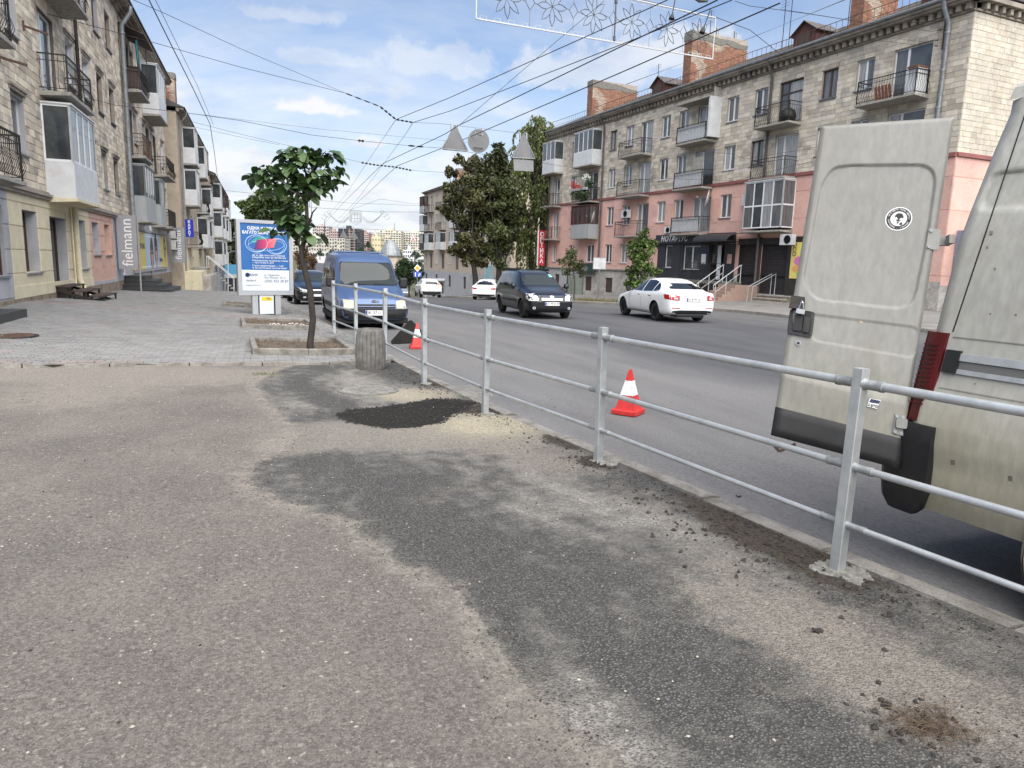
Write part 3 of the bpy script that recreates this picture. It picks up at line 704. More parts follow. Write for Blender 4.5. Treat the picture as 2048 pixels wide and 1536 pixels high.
for i, (x, y) in enumerate(POSTS[:5]):
 if i in (0,): continue
 q = MB(); n = 44; R0 = (.17, .15, .11, .09, .09)[i]; v = [(x, y, asph_z(x, y)+.012)]
 for ring, (k, h) in enumerate(((.4, .010), (.75, .008), (.93, .005), (1.0, -.02))):
  for j in range(n):
   t = 2*math.pi*j/n; rr = R0*k*(1+.45*mnoise.noise((math.cos(t)*1.3+i*7, math.sin(t)*1.3, 0))+.16*mnoise.noise((math.cos(t)*6, math.sin(t)*6, i)))
   X, Y = x+rr*math.cos(t)*.9+.05*k*(1 if i == 2 else .5), y+rr*math.sin(t)*1.25-.03*k
   v.append((X, Y, asph_z(X, Y)+h+.006*mnoise.noise((X*30, Y*30, i))))
 f = [(0, 1+j, 1+(j+1) % n) for j in range(n)]
 for rg in range(3): f += [(1+rg*n+j, 1+(rg+1)*n+j, 1+(rg+1)*n+(j+1) % n, 1+rg*n+(j+1) % n) for j in range(n)]
 q.add(v, f).build('concrete_footing', MT['cement'], fence)
# ------------------------------------------------------------------ fluted concrete bin
g = Vector((1.985, 10.62)); z = asph_z(g.x, g.y)
t = thing('litter_bin', 'squat fluted concrete litter bin standing by the railing', 'litter bin', (g.x, g.y, z))
q = MB(); n = 200; prof = [(.205, -.01), (.222, .02), (.228, .2), (.222, .42), (.208, .52), (.196, .575), (.185, .595), (.165, .598), (.155, .585), (.150, .35)]
v = []
for r, h in prof:
 for k in range(n):
  th = 2*math.pi*k/n; ph = (k*20/n) % 1
  dr = -.020*smooth(.24, .05, abs(ph-.5)) if 0 <= h < .53 else 0
  rr = r+dr+.003*mnoise.noise((math.cos(th)*6, math.sin(th)*6, h*14)); v.append((g.x+rr*math.cos(th), g.y+rr*math.sin(th), z+h))
f = [(i*n+k, i*n+(k+1) % n, (i+1)*n+(k+1) % n, (i+1)*n+k) for i in range(len(prof)-1) for k in range(n)]
f.append(tuple((len(prof)-1)*n+k for k in range(n)))
mat('bin_concrete', (.185, .178, .165), (.105, .10, .093), 9, .95, 0, .008, 45, dirt=(.09, .085, .076), dscale=11, dcut=(.5, .75))
q.add(v, f).build('shell', MT['bin_concrete'], t, smooth=50)
MB().lathe([(.150, .34), (0, .34)], 24, (g.x, g.y, z)).build('inner_floor', MT['black'], t)
# ------------------------------------------------------------------ pyramid cones and the black board
def cone(loc, rz, sc, lab):
 t = thing('traffic_cone', lab, 'traffic cone', loc, rz, group='red and white pyramid cones')
 def py(name, z0, z1, mt, top=False):
  H = .53; r = lambda h: lerp(.118, .014, (h-.06)/(H-.06))
  a, b = r(z0)*sc, r(z1)*sc
  v = [(-a, -a, z0*sc), (a, -a, z0*sc), (a, a, z0*sc), (-a, a, z0*sc), (-b, -b, z1*sc), (b, -b, z1*sc), (b, b, z1*sc), (-b, b, z1*sc)]
  MB().add(v, [(3, 2, 1, 0), (4, 5, 6, 7), (0, 1, 5, 4), (1, 2, 6, 5), (2, 3, 7, 6), (3, 0, 4, 7)]).build(name, mt, t, local=True)
 q = MB(); s = .152*sc; e = .008
 v = [(-s, -s, 0), (s, -s, 0), (s, s, 0), (-s, s, 0), (-s, -s, .045*sc), (s, -s, .045*sc), (s, s, .045*sc), (-s, s, .045*sc)]
 s2 = s-e; v += [(-s2, -s2, .058*sc), (s2, -s2, .058*sc), (s2, s2, .058*sc), (-s2, s2, .058*sc)]
 q.add(v, [(3, 2, 1, 0), (0, 1, 5, 4), (1, 2, 6, 5), (2, 3, 7, 6), (3, 0, 4, 7), (4, 5, 9, 8), (5, 6, 10, 9), (6, 7, 11, 10), (7, 4, 8, 11), (8, 9, 10, 11)]).build('base', MT['red_cone'], t, local=True)
 py('lower_band', .055, .225, MT['red_cone']); py('white_band', .227, .40, MT['white_cone']); py('tip', .402, .53, MT['red_cone'])
mat('red_cone', (.56, .028, .025), (.44, .022, .02), 8, .5, 0, .001, 60, dirt=(.30, .05, .04), dscale=7, dcut=(.6, .8))
mat('white_cone', (.74, .74, .73), (.60, .59, .57), 12, .55, dirt=(.42, .38, .36), dscale=16, dcut=(.58, .7))
c = G(1256, 829, -.13); cone((c.x, c.y, roadz(c.y)+.012), R(47)-YAW*.5, 1.0, 'red and white pyramid cone standing on the road just beyond the railing')
c = G(834, 697, -.16); cone((c.x, c.y, roadz(c.y)+.012), R(-8), .98, 'red and white pyramid cone in front of the leaning black board')
a, b = G(789, 692, -.165), G(868, 688, -.165); mid = (a+b)/2+Vector((0, .28, 0)); ux = (b-a).normalized(); wd = (b-a).length
t = thing('road_sign', 'black triangular board with rounded corners leaning behind the farther cone', 'board', (mid.x, mid.y, roadz(mid.y)))
ol = []
for cx, cz, r, a0 in ((-wd/2+.05, .05, .05, 150), (wd/2-.05, .05, .05, -90), (.04, .43, .075, 30)):
 for k in range(7): th = R(a0+k*20); ol.append((cx+r*math.cos(th), cz+r*math.sin(th)))
M = frame_at((mid.x, mid.y, roadz(mid.y)+.005), ux, Vector((0, .25, 1))) @ Matrix.Rotation(R(90), 4, 'X').inverted() if False else Matrix.Translation((mid.x, mid.y, roadz(mid.y)+.012)) @ Matrix.Rotation(math.atan2(ux.y, ux.x), 4, 'Z') @ Matrix.Rotation(R(-14), 4, 'X')
mat('bitumen', (.010, .010, .010), (.018, .016, .012), 5, .8, spec=.2, dirt=(.03, .024, .012), dscale=6, dcut=(.62, .75))
MB(M).prism(ol, 0, .02).build('panel', MT['bitumen'], t)
q = MB(); q.tube([M @ Vector((0, .02, .36)), Vector((mid.x+.05, mid.y+.38, roadz(mid.y)+.012))], .012, 6).build('prop', MT['black'], t)
# ------------------------------------------------------------------ illuminated poster stand
pb = G(533, 629, -.03); pz = pave_z(pb.x, pb.y)
ud = Vector((1.61, .37, 0)).normalized(); th = math.atan2(ud.y, ud.x)
st = thing('poster_stand', 'grey advertising stand with a blue bank card poster on the paving', 'poster stand', (pb.x, pb.y, pz), th)
mat('stand_grey', (.42, .43, .45), (.38, .39, .41), 2, .45, .2)
mat('poster_blue', (.028, .115, .33), (.034, .135, .37), 2.5, .12, coord='obj', spec=.5)
mat('poster_white', (.66, .70, .70), (.60, .65, .66), 2, .12)
mat('poster_ink', (.02, .035, .12), None, rough=.4)
mat('ring_white', (.50, .68, .86), None, rough=.3)
mat('card', (.55, .07, .12), None, rough=.3)
wB, z0, z1 = 1.54, .56, 2.64
X = MB()
X.box(-wB/2, -.09, z0, wB/2, .09, z0+.11).box(-wB/2, -.09, z1-.09, wB/2, .09, z1).box(-wB/2, -.09, z0+.11, -wB/2+.10, .09, z1-.09).box(wB/2-.10, -.09, z0+.11, wB/2, .09, z1-.09).box(-wB/2+.1, -.05, z0+.11, wB/2-.1, .09, z1-.09)
fr = X.build('frame', MT['stand_grey'], st, local=True)
pm = MB().box(-wB/2+.1, -.062, z0+.11, wB/2-.1, -.05, z1-.09); pm.build('poster', MT['poster_blue'], st, local=True); poster = st.children[-1]
zs = z0+.11+.59
MB().box(-wB/2+.11, -.066, z0+.12, wB/2-.11, -.0625, zs).build('address_panel', MT['poster_white'], poster, local=True)
pe = MB(); pe.box(-.40, -.07, 0, -.24, .07, z0).box(.24, -.07, 0, .40, .07, z0); pe.build('pedestal', MT['stand_grey'], st, local=True)
MB().box(-.20, -.06, .02, .20, .06, z0).build('pedestal_panel', MT['poster_white'], st, local=True)
MB().box(-.235, -.05, .0, .235, .05, z0-.005).build('pedestal_core', MT['black'], st, local=True)
mat('sticker_yellow', (.70, .52, .02), None, rough=.5)
MB().prism([(-.15, .45), (-.13, .40), (.14, .40), (.17, .44), (.14, .50), (-.12, .50)], -.066, -.061).build('yellow_sticker', MT['sticker_yellow'], st, local=True)
stk = st.children[-1]
MB().box(-.07, -.064, .21, .07, -.061, .35).build('sticker', MT['white_paint'], st, local=True)
SW = WM[st]
def ptxt(s, x, z, size, mt, al='CENTER', par=None, y=-.07, bold=0, sx=1.0, **k):
 M = SW @ Matrix(((1, 0, 0, x), (0, 0, -1, y), (0, 1, 0, z), (0, 0, 0, 1)))
 return text_mesh(s, size, M, mt, parent=par or poster, align=al, bold=bold, font_scale_x=sx, extrude=.001, **k)
wp = MT['white_paint']
ptxt('ОДНА КАРТКА —', .0, 2.41, .112, wp, bold=.003, sx=1.0, y=-.066); ptxt('БАГАТО МОЖЛИВОСТЕЙ', .0, 2.29, .112, wp, bold=.003, sx=.88, y=-.066)
for i, s in enumerate(('До 62 днів пільгового періоду', 'Кредитний ліміт до 200 000 грн', 'Реальна річна процентна ставка', '— 43,11% або 61,27%', 'Строк кредитування — 1 рік', 'із автоматичною пролонгацією')):
 ptxt(s, -.37, 1.67-.062*i-(.02 if i > 1 else 0)-(.02 if i > 3 else 0), .064, wp, 'LEFT', y=-.066)
ink = MT['poster_ink']
ptxt('БАНК', -.46, 1.12, .085, ink, 'LEFT', bold=.002, y=-.068); ptxt('ideaBank', -.56, .965, .08, ink, 'LEFT', y=-.068)
ptxt('м. Тернопіль,', -.05, 1.12, .07, ink, 'LEFT', y=-.068); ptxt('вул. Руська, 18, 1к', -.05, 1.05, .07, ink, 'LEFT', y=-.068)
ptxt('(050) 432 28 87', -.05, .95, .105, ink, 'LEFT', y=-.068); ptxt('ліцензія НБУ № 96', -.56, .83, .045, ink, 'LEFT', y=-.068)
ptxt('716', .05, .452, .075, ink, par=stk, y=-.068, bold=.002)
q = MB(SW); ring = lambda cx, cz, a, b, r, tilt=0: q.tube([(cx+a*math.cos(t)*math.cos(tilt)-b*math.sin(t)*math.sin(tilt), -.066, cz+a*math.cos(t)*math.sin(tilt)+b*math.sin(t)*math.cos(tilt)) for t in [2*math.pi*k/40 for k in range(41)]], r, 4, False)
ring(-.24, 1.99, .30, .235, .008); ring(.32, 1.93, .28, .215, .008, .2); ring(-.22, 1.98, .24, .21, .004); ring(.33, 1.93, .22, .19, .004, .5); ring(.03, 1.95, .5, .15, .004, .06)
ring(-.205, 1.67, .13, .05, .004)
q.build('printed_rings', MT['ring_white'], poster)
cm = bpy.data.materials.new('card_print'); cm.use_nodes = True; tt = cm.node_tree; bb = tt.nodes['Principled BSDF']; bb.inputs['Roughness'].default_value = .3
tcn = tt.nodes.new('ShaderNodeTexCoord'); sx = tt.nodes.new('ShaderNodeSeparateXYZ'); tt.links.new(tcn.outputs['Generated'], sx.inputs[0])
cr = tt.nodes.new('ShaderNodeValToRGB'); tt.links.new(sx.outputs[0], cr.inputs[0]); cr.color_ramp.elements[0].color = (.06, .02, .14, 1); cr.color_ramp.elements[1].color = (.75, .22, .20, 1)
e = cr.color_ramp.elements.new(.55); e.color = (.55, .05, .12, 1); tt.links.new(cr.outputs[0], bb.inputs['Base Color'])
MB().prism([(-.31, 1.82), (.24, 1.90), (.33, 2.16), (-.22, 2.10)], -.070, -.066).build('printed_card', cm, poster, local=True)
mat('green_print', (.03, .30, .26), None, rough=.3)
MB().prism([(-.40, 2.03), (-.3, 2.0), (-.1, 2.11), (.06, 2.13), (.10, 2.2), (-.25, 2.16)], -.0655, -.0635).build('printed_swirl', MT['green_print'], poster, local=True)
q = MB(SW); q.lathe([(.062, -.069), (.062, -.067), (.035, -.067), (.035, -.069)], 24, (-.51, 0, 1.12), axis='y'); q.build('bank_mark', MT['poster_ink'], poster)
# ------------------------------------------------------------------ trees
def leaf_mesh(name, L, Wd, heart=True, fold=.18, droop=.25):
 n = 6; v = []
 for i in range(n+1):
  t = i/n
  w = Wd/2*(math.sin(math.pi*min(1, t*.92+.10))**.75)*(1-.12*t) if heart else Wd/2*math.sin(math.pi*(t*.96+.02))
  if i == n: w = .003
  z = -droop*L*t*t; y = L*t
  if heart and i == 0: y = -L*.06;
  v += [(-w, y-(.05*L if heart and i == 0 else 0), z+w*fold), (0, L*t, z), (w, y-(.05*L if heart and i == 0 else 0), z+w*fold)]
 f = []
 for i in range(n):
  a = 3*i; f += [(a, a+1, a+4, a+3), (a+1, a+2, a+5, a+4)]
 me = bpy.data.meshes.new(name); me.from_pydata(v, [], f); me.polygons.foreach_set('use_smooth', [True]*len(f)); return me
def limb(q, a, b, r0, r1, n=7, bend=.1, seg=5, seed=0):
 a, b = Vector(a), Vector(b); L = (b-a).length; pts = []; rs = []
 o = Vector((rnd.uniform(-1, 1), rnd.uniform(-1, 1), rnd.uniform(-.3, .6)))*L*bend
 for i in range(seg+1):
  t = i/seg; pts.append(a.lerp(b, t)+o*math.sin(math.pi*t)); rs.append(lerp(r0, r1, t))
 q.tube(pts, rs, n); return pts
# young catalpa in the first pit, every leaf its own part
cb = G(620, 703, .03)
cat_ = thing('catalpa_tree', 'young catalpa with big heart shaped leaves growing in the near tree pit', 'tree', (cb.x, cb.y, pave_z(cb.x, cb.y)))
D = ray(620, 703).dot(FW) and (cb-CAM).dot(FW)
Pc = lambda x, y, dd=0: P(x, y, D+dd)
q = MB(); tr = [Pc(621, 712), Pc(620, 690), Pc(626, 640), Pc(620, 580), Pc(607, 530), Pc(603, 500), Pc(612, 470), Pc(614, 440), Pc(613, 410), Pc(612, 380)]
q.tube(tr, [.076, .058, .055, .051, .048, .045, .037, .033, .030, .026], 12);
limbs = [([Pc(612, 470), Pc(625, 425), Pc(634, 415, -.05)], .02), ([Pc(603, 503), Pc(596, 485), Pc(585, 470, .1), Pc(570, 450, .15)], .026), ([Pc(612, 395), Pc(598, 365, .1), Pc(575, 345, .2), Pc(548, 338, .3)], .026), ([Pc(612, 385), Pc(620, 350, -.1), Pc(632, 325, -.2)], .026), ([Pc(612, 385), Pc(612, 345, .1), Pc(600, 315, .25)], .026), ([Pc(613, 400), Pc(630, 370, .2), Pc(655, 350, .3)], .022), ([Pc(613, 405), Pc(600, 390, -.3), Pc(575, 378, -.45)], .02), ([Pc(613, 400), Pc(628, 385, -.3), Pc(650, 372, -.4)], .018), ([Pc(606, 520), Pc(615, 495, -.1), Pc(628, 480, -.15)], .016)]
for pts, r in limbs: q.tube(pts, [lerp(r, r*.35, i/(len(pts)-1)) for i in range(len(pts))], 8)
for x, y0, y1 in ((622, 400, 432), (586, 398, 420), (594, 396, 418), (618, 392, 415), (602, 398, 412)): q.tube([Pc(x, y0), Pc(x+1, y1)], [.004, .004], 5)
q.build('trunk', MT['bark_dark'], cat_, smooth=True)
protos = [leaf_mesh('leaf', .25, .22), leaf_mesh('leaf', .21, .19, True, .3, .35), leaf_mesh('leaf', .27, .24, True, .12, .45)]
leafmats = []
for i, (cc, c2) in enumerate((((.044, .084, .027), (.034, .066, .022)), ((.031, .062, .021), (.023, .048, .017)), ((.066, .112, .037), (.046, .083, .027)))):
 mt = mat('catalpa_leaf%d' % i, cc, c2, 9, .45, spec=.4, coord='obj'); leafmats.append(mt)
for p, mt in zip(protos, leafmats): p.materials.append(mt)
CL = [(540, 350, 42, 20, 34, .35), (585, 330, 38, 24, 30, .3), (600, 305, 34, 14, 26, .25), (650, 312, 30, 16, 26, .25), (655, 350, 30, 22, 28, .3), (625, 375, 40, 22, 34, .35), (570, 380, 36, 18, 26, .3), (610, 345, 40, 30, 34, .4), (580, 430, 26, 22, 22, .25), (600, 455, 26, 20, 22, .25), (628, 472, 18, 14, 10, .15), (555, 462, 18, 14, 8, .15), (515, 355, 16, 12, 7, .2), (580, 452, 20, 16, 12, .2)]
lw = Matrix.Identity(4); n = 0
rest = MB()
for cx, cy, rx, ry, k, dz in CL:
 for jj in range(int(k*1.9)):
  while True:
   u, v, w = rnd.uniform(-1, 1), rnd.uniform(-1, 1), rnd.uniform(-1, 1)
   if u*u+v*v+w*w < 1: break
  p = P(cx+u*rx*1.08, cy+v*ry, D+w*dz)
  ang = math.atan2(v*-.2+rnd.uniform(-.8, .8), u+rnd.uniform(-.8, .8)); e = (rnd.uniform(-.85, .25), rnd.uniform(-.45, .45), ang-YAW-R(90)+rnd.uniform(-.7, .7)); s = rnd.uniform(.45, .80); pr = rnd.choice(protos)
  if n < 300:
   o = bpy.data.objects.new('leaf', pr); COL.objects.link(o); o.parent = cat_; o.location = p-WM[cat_].translation; o.rotation_euler = e; o.scale = (s, s, s); n += 1
  else:
   M = Matrix.LocRotScale(p, __import__('mathutils').Euler(e), Vector((s, s, s))); rest.mat = protos.index(pr); rest.add([M @ v_.co for v_ in pr.vertices], [tuple(f_.vertices) for f_ in pr.polygons])
rest.build('leaves', leafmats, cat_, smooth=True, kind='stuff')
def crown_cards(q, centres, n, size, squash=1.0, jitter=.35, tint=(.6, 1.25), droop=0.0, narrow=.55):
 """leaf-sized faces scattered through clumps; centres = (point, radius, weight)"""
 tot = sum(w for _, _, w in centres)
 for c, r, w in centres:
  base = rnd.uniform(*tint)
  for _ in range(int(n*w/tot)):
   d = Vector((rnd.gauss(0, 1), rnd.gauss(0, 1), rnd.gauss(0, 1)*squash)); d = d.normalized()*r*(rnd.random()**.45)
   p = c+d; s = size*rnd.uniform(.6, 1.3)
   nrm = (d.normalized()*.5+Vector((rnd.gauss(0, .6), rnd.gauss(0, .6), rnd.gauss(.35, .6)))).normalized()
   x = nrm.orthogonal().normalized(); x.rotate(Matrix.Rotation(rnd.uniform(0, 6.28), 3, nrm))
   if droop: x = (x*(1-droop)+Vector((0, 0, -1))*droop).normalized()
   y = nrm.cross(x).normalized()*narrow
   k = base*rnd.uniform(.8, 1.2); q.col = (k*rnd.uniform(.92, 1.08), k, k*rnd.uniform(.85, 1.1))
   q.add([p-x*s, p+y*s*.8+nrm*s*.12, p+x*s*1.1, p-y*s*.8+nrm*s*.12], [(0, 1, 2, 3)])
def tree(name, lab, base, H, crown, mt, size, n, trunk_r=.18, group=None, squash=.9, forks=6, cat='tree', kindleaf='crown', tint=(.55, 1.25), bark='bark', top=None, narrow=.55, sprays=4):
 """crown : list of (dx, dy, z, radius) clumps over the base"""
 base = Vector(base); t = thing(name, lab, cat, base, group=group)
 q = MB(); ctr = sum((Vector((dx, dy, z)) for dx, dy, z, r in crown), Vector())/len(crown)
 fork = base+Vector((ctr.x*.25, ctr.y*.25, max(.6, min(z-r*.6 for dx, dy, z, r in crown)+.2)))
 limb(q, base-Vector((0, 0, .15)), fork, trunk_r*1.15, trunk_r*.8, 9, .04, 5)
 for dx, dy, z, r in crown[:forks*2]:
  e = base+Vector((dx, dy, z)); limb(q, fork-Vector((0, 0, rnd.uniform(0, .4))), e, trunk_r*rnd.uniform(.35, .5), trunk_r*.08, 6, .12, 5)
 q.build('trunk', MT[bark], t, smooth=True)
 cs = []
 for dx, dy, z, r in crown:
  c = base+Vector((dx, dy, z)); cs.append((c, r*.8, r*r))
  for _ in range(sprays):
   d = Vector((rnd.gauss(0, 1), rnd.gauss(0, 1), rnd.gauss(0, .8))).normalized(); cs.append((c+d*r*rnd.uniform(.6, 1.0), r*rnd.uniform(.25, .45), r*r*.28))
 q = MB(); crown_cards(q, cs, n, size, squash, tint=tint, narrow=narrow); q.build(kindleaf, mt if not isinstance(mt, str) else MT[mt], t)
 return t
# ------------------------------------------------------------------ buildings : helpers
class Facade:
 """frame of a street front on the upright plane X = a + b*Y ; local axes: s along the street, o outward, z up"""
 def __init__(f, a, b, side):
  f.a, f.b, f.side = a, b, side; n = math.sqrt(1+b*b); f.n = n
  M = Matrix(((b/n, side/n, 0, a), (1/n, -side*b/n, 0, 0), (0, 0, 1, 0), (0, 0, 0, 1))); f.M = M
 def s(f, y): return y*f.n
 def pt(f, s, o, z): return f.M @ Vector((s, o, z))
 def px(f, x, y, o=0):
  p = onL(x, y, f.a+o*f.n*f.side, f.b); q = f.M.inverted() @ p; return q.x, q.z
FB = None
def mb(): return MB(FB.M)
def wall(b, s0, s1, z0, z1, ops, mt, reveal=.2, name='wall', **k):
 ops = [o for o in ops if o[0] < s1 and o[1] > s0 and o[2] < z1 and o[3] > z0]
 ops = [(max(o[0], s0), min(o[1], s1), max(o[2], z0), min(o[3], z1)) for o in ops]
 S = sorted({s0, s1}|{v for o in ops for v in o[:2]}); Z = sorted({z0, z1}|{v for o in ops for v in o[2:]})
 q = mb()
 for i in range(len(S)-1):
  for j in range(len(Z)-1):
   sc, zc = (S[i]+S[i+1])/2, (Z[j]+Z[j+1])/2
   if any(o[0] < sc < o[1] and o[2] < zc < o[3] for o in ops): continue
   q.quad((S[i], 0, Z[j]), (S[i], 0, Z[j+1]), (S[i+1], 0, Z[j+1]), (S[i+1], 0, Z[j]))
 for a, c, e, g in ops:
  r = -reveal
  q.quad((a, 0, e), (a, r, e), (a, r, g), (a, 0, g)); q.quad((c, 0, e), (c, 0, g), (c, r, g), (c, r, e))
  q.quad((a, 0, g), (a, r, g), (c, r, g), (c, 0, g)); q.quad((a, 0, e), (c, 0, e), (c, r, e), (a, r, e))
 return q.build(name, mt, b, **k)
def block_skin(b, s0, s1, z0, z1, ops, L, H, mt, tone, n_single=0, gap=.009, proud=(.006, .018), name='stone_block', rag=.25, end_off=True):
 out = []; z = z0; row = 0
 while z < z1-.04:
  zt = min(z+H, z1); ban = sorted((o[0]-.002, o[1]+.002) for o in ops if min(zt, o[3])-max(z, o[2]) > .12*H)
  s = s0-(rnd.random()*L if end_off else 0)
  while s < s1:
   l = L*rnd.uniform(1-rag, 1+rag); a, c = max(s, s0), min(s+l, s1); s += l
   segs = [(a, c)]
   for x0, x1 in ban:
    nx = []
    for p, r in segs:
     if x1 <= p or x0 >= r: nx.append((p, r)); continue
     if x0 > p: nx.append((p, x0))
     if x1 < r: nx.append((x1, r))
    segs = nx
   out += [(p, r, z, zt) for p, r in segs if r-p > .04]
  z = zt; row += 1
 def one(q, p, r, e, g):
  o = rnd.uniform(*proud); k = gap/2; q.col = tone(p, e)
  v = [(p+k, 0, e+k), (r-k, 0, e+k), (r-k, 0, g-k), (p+k, 0, g-k), (p+k+.004, o, e+k+.004), (r-k-.004, o, e+k+.004), (r-k-.004, o, g-k-.004), (p+k+.004, o, g-k-.004)]
  q.add(v, [(4, 7, 6, 5), (0, 4, 5, 1), (1, 5, 6, 2), (2, 6, 7, 3), (3, 7, 4, 0)])
 if n_single:
  out.sort(key=lambda t: (FB.pt(t[0], 0, t[2])-CAM).length)
 for t in out[:n_single]:
  q = mb(); one(q, *t); q.build(name, mt, b)
 q = mb()
 for t in out[n_single:]: one(q, *t)
 if out[n_single:]: q.build(name+'s', mt, b, kind='stuff')
def window(b, s0, s1, z0, z1, style='white', lay=2, depth=.15, glass=None, sill=True, lintel=False, transom=False, reveal=None, name='window'):
 fm = {'white': MT['white_plastic'], 'brown': MT['brown_wood'], 'dark': MT['dark_wood']}[style]
 w = .055 if style == 'white' else .065; d = -depth
 q = mb(); q.box(s0, d, z0, s1, d+.06, z0+w).box(s0, d, z1-w, s1, d+.06, z1).box(s0, d, z0+w, s0+w, d+.06, z1-w).box(s1-w, d, z0+w, s1, d+.06, z1-w)
 cuts = {1: [], 2: [.5], 3: [.34, .67], 4: [.25, .5, .75], 5: [.36], 6: [.64]}[lay]
 for c in cuts:
  x = lerp(s0, s1, c); q.box(x-.05, d, z0+w, x+.05, d+.062, z1-w)
 if transom:
  zt = lerp(z0, z1, .72); q.box(s0+w, d+.002, zt-.035, s1-w, d+.064, zt+.035)
 o = q.build(name, fm, b)
 ed = [s0+w]+[lerp(s0, s1, c) for c in cuts]+[s1-w]
 for i in range(len(ed)-1):
  g = glass or rnd.choice(('curtain', 'curtain_dim', 'glass_mid', 'curtain_dim', 'curtain'))
  mb().box(ed[i], d+.015, z0+w, ed[i+1], d+.03, z1-w).build('pane', MT[g], o)
 if sill: mb().box(s0-.05, -depth+.04, z0-.045, s1+.05, .07, z0-.005).build('sill', MT['zinc'] if style != 'white' else rnd.choice((MT['zinc'], MT['white_panel'])), o)
 if reveal:
  e = .008; mb().box(s1-e, -depth+.06, z0, s1-.001, .004, z1).box(s0+.001, -depth+.06, z0, s0+e, .004, z1).box(s0+e, -depth+.06, z1-e, s1-e, .004, z1-.001).build('reveal', reveal, o)
 if lintel:
  q = mb(); q.box(s0-.12, .0, z1+.10, s1+.12, .05, z1+.18).box(s0-.15, .0, z1+.18, s1+.15, .09, z1+.24); q.build('lintel', lintel, o)
 return o
def bellied(q, p0, p1, z0, z1, out, n, belly=True, r=.008):
 """upright bars between two plan points; out = outward plan direction"""
 for i in range(n):
  t = (i+.5)/n; s, o = lerp(p0[0], p1[0], t), lerp(p0[1], p1[1], t)
  if belly:
   hh = z1-z0; prof = [(0, 0), (.10, .05), (.24, .10), (.40, .06), (.56, .0), (.75, -.0), (1, 0)]
   q.tube([(s+out[0]*e, o+out[1]*e, z0+hh*h) for h, e in prof], r, 3, False)
  else: q.tube([(s, o, z0), (s, o, z1)], r, 3, False)
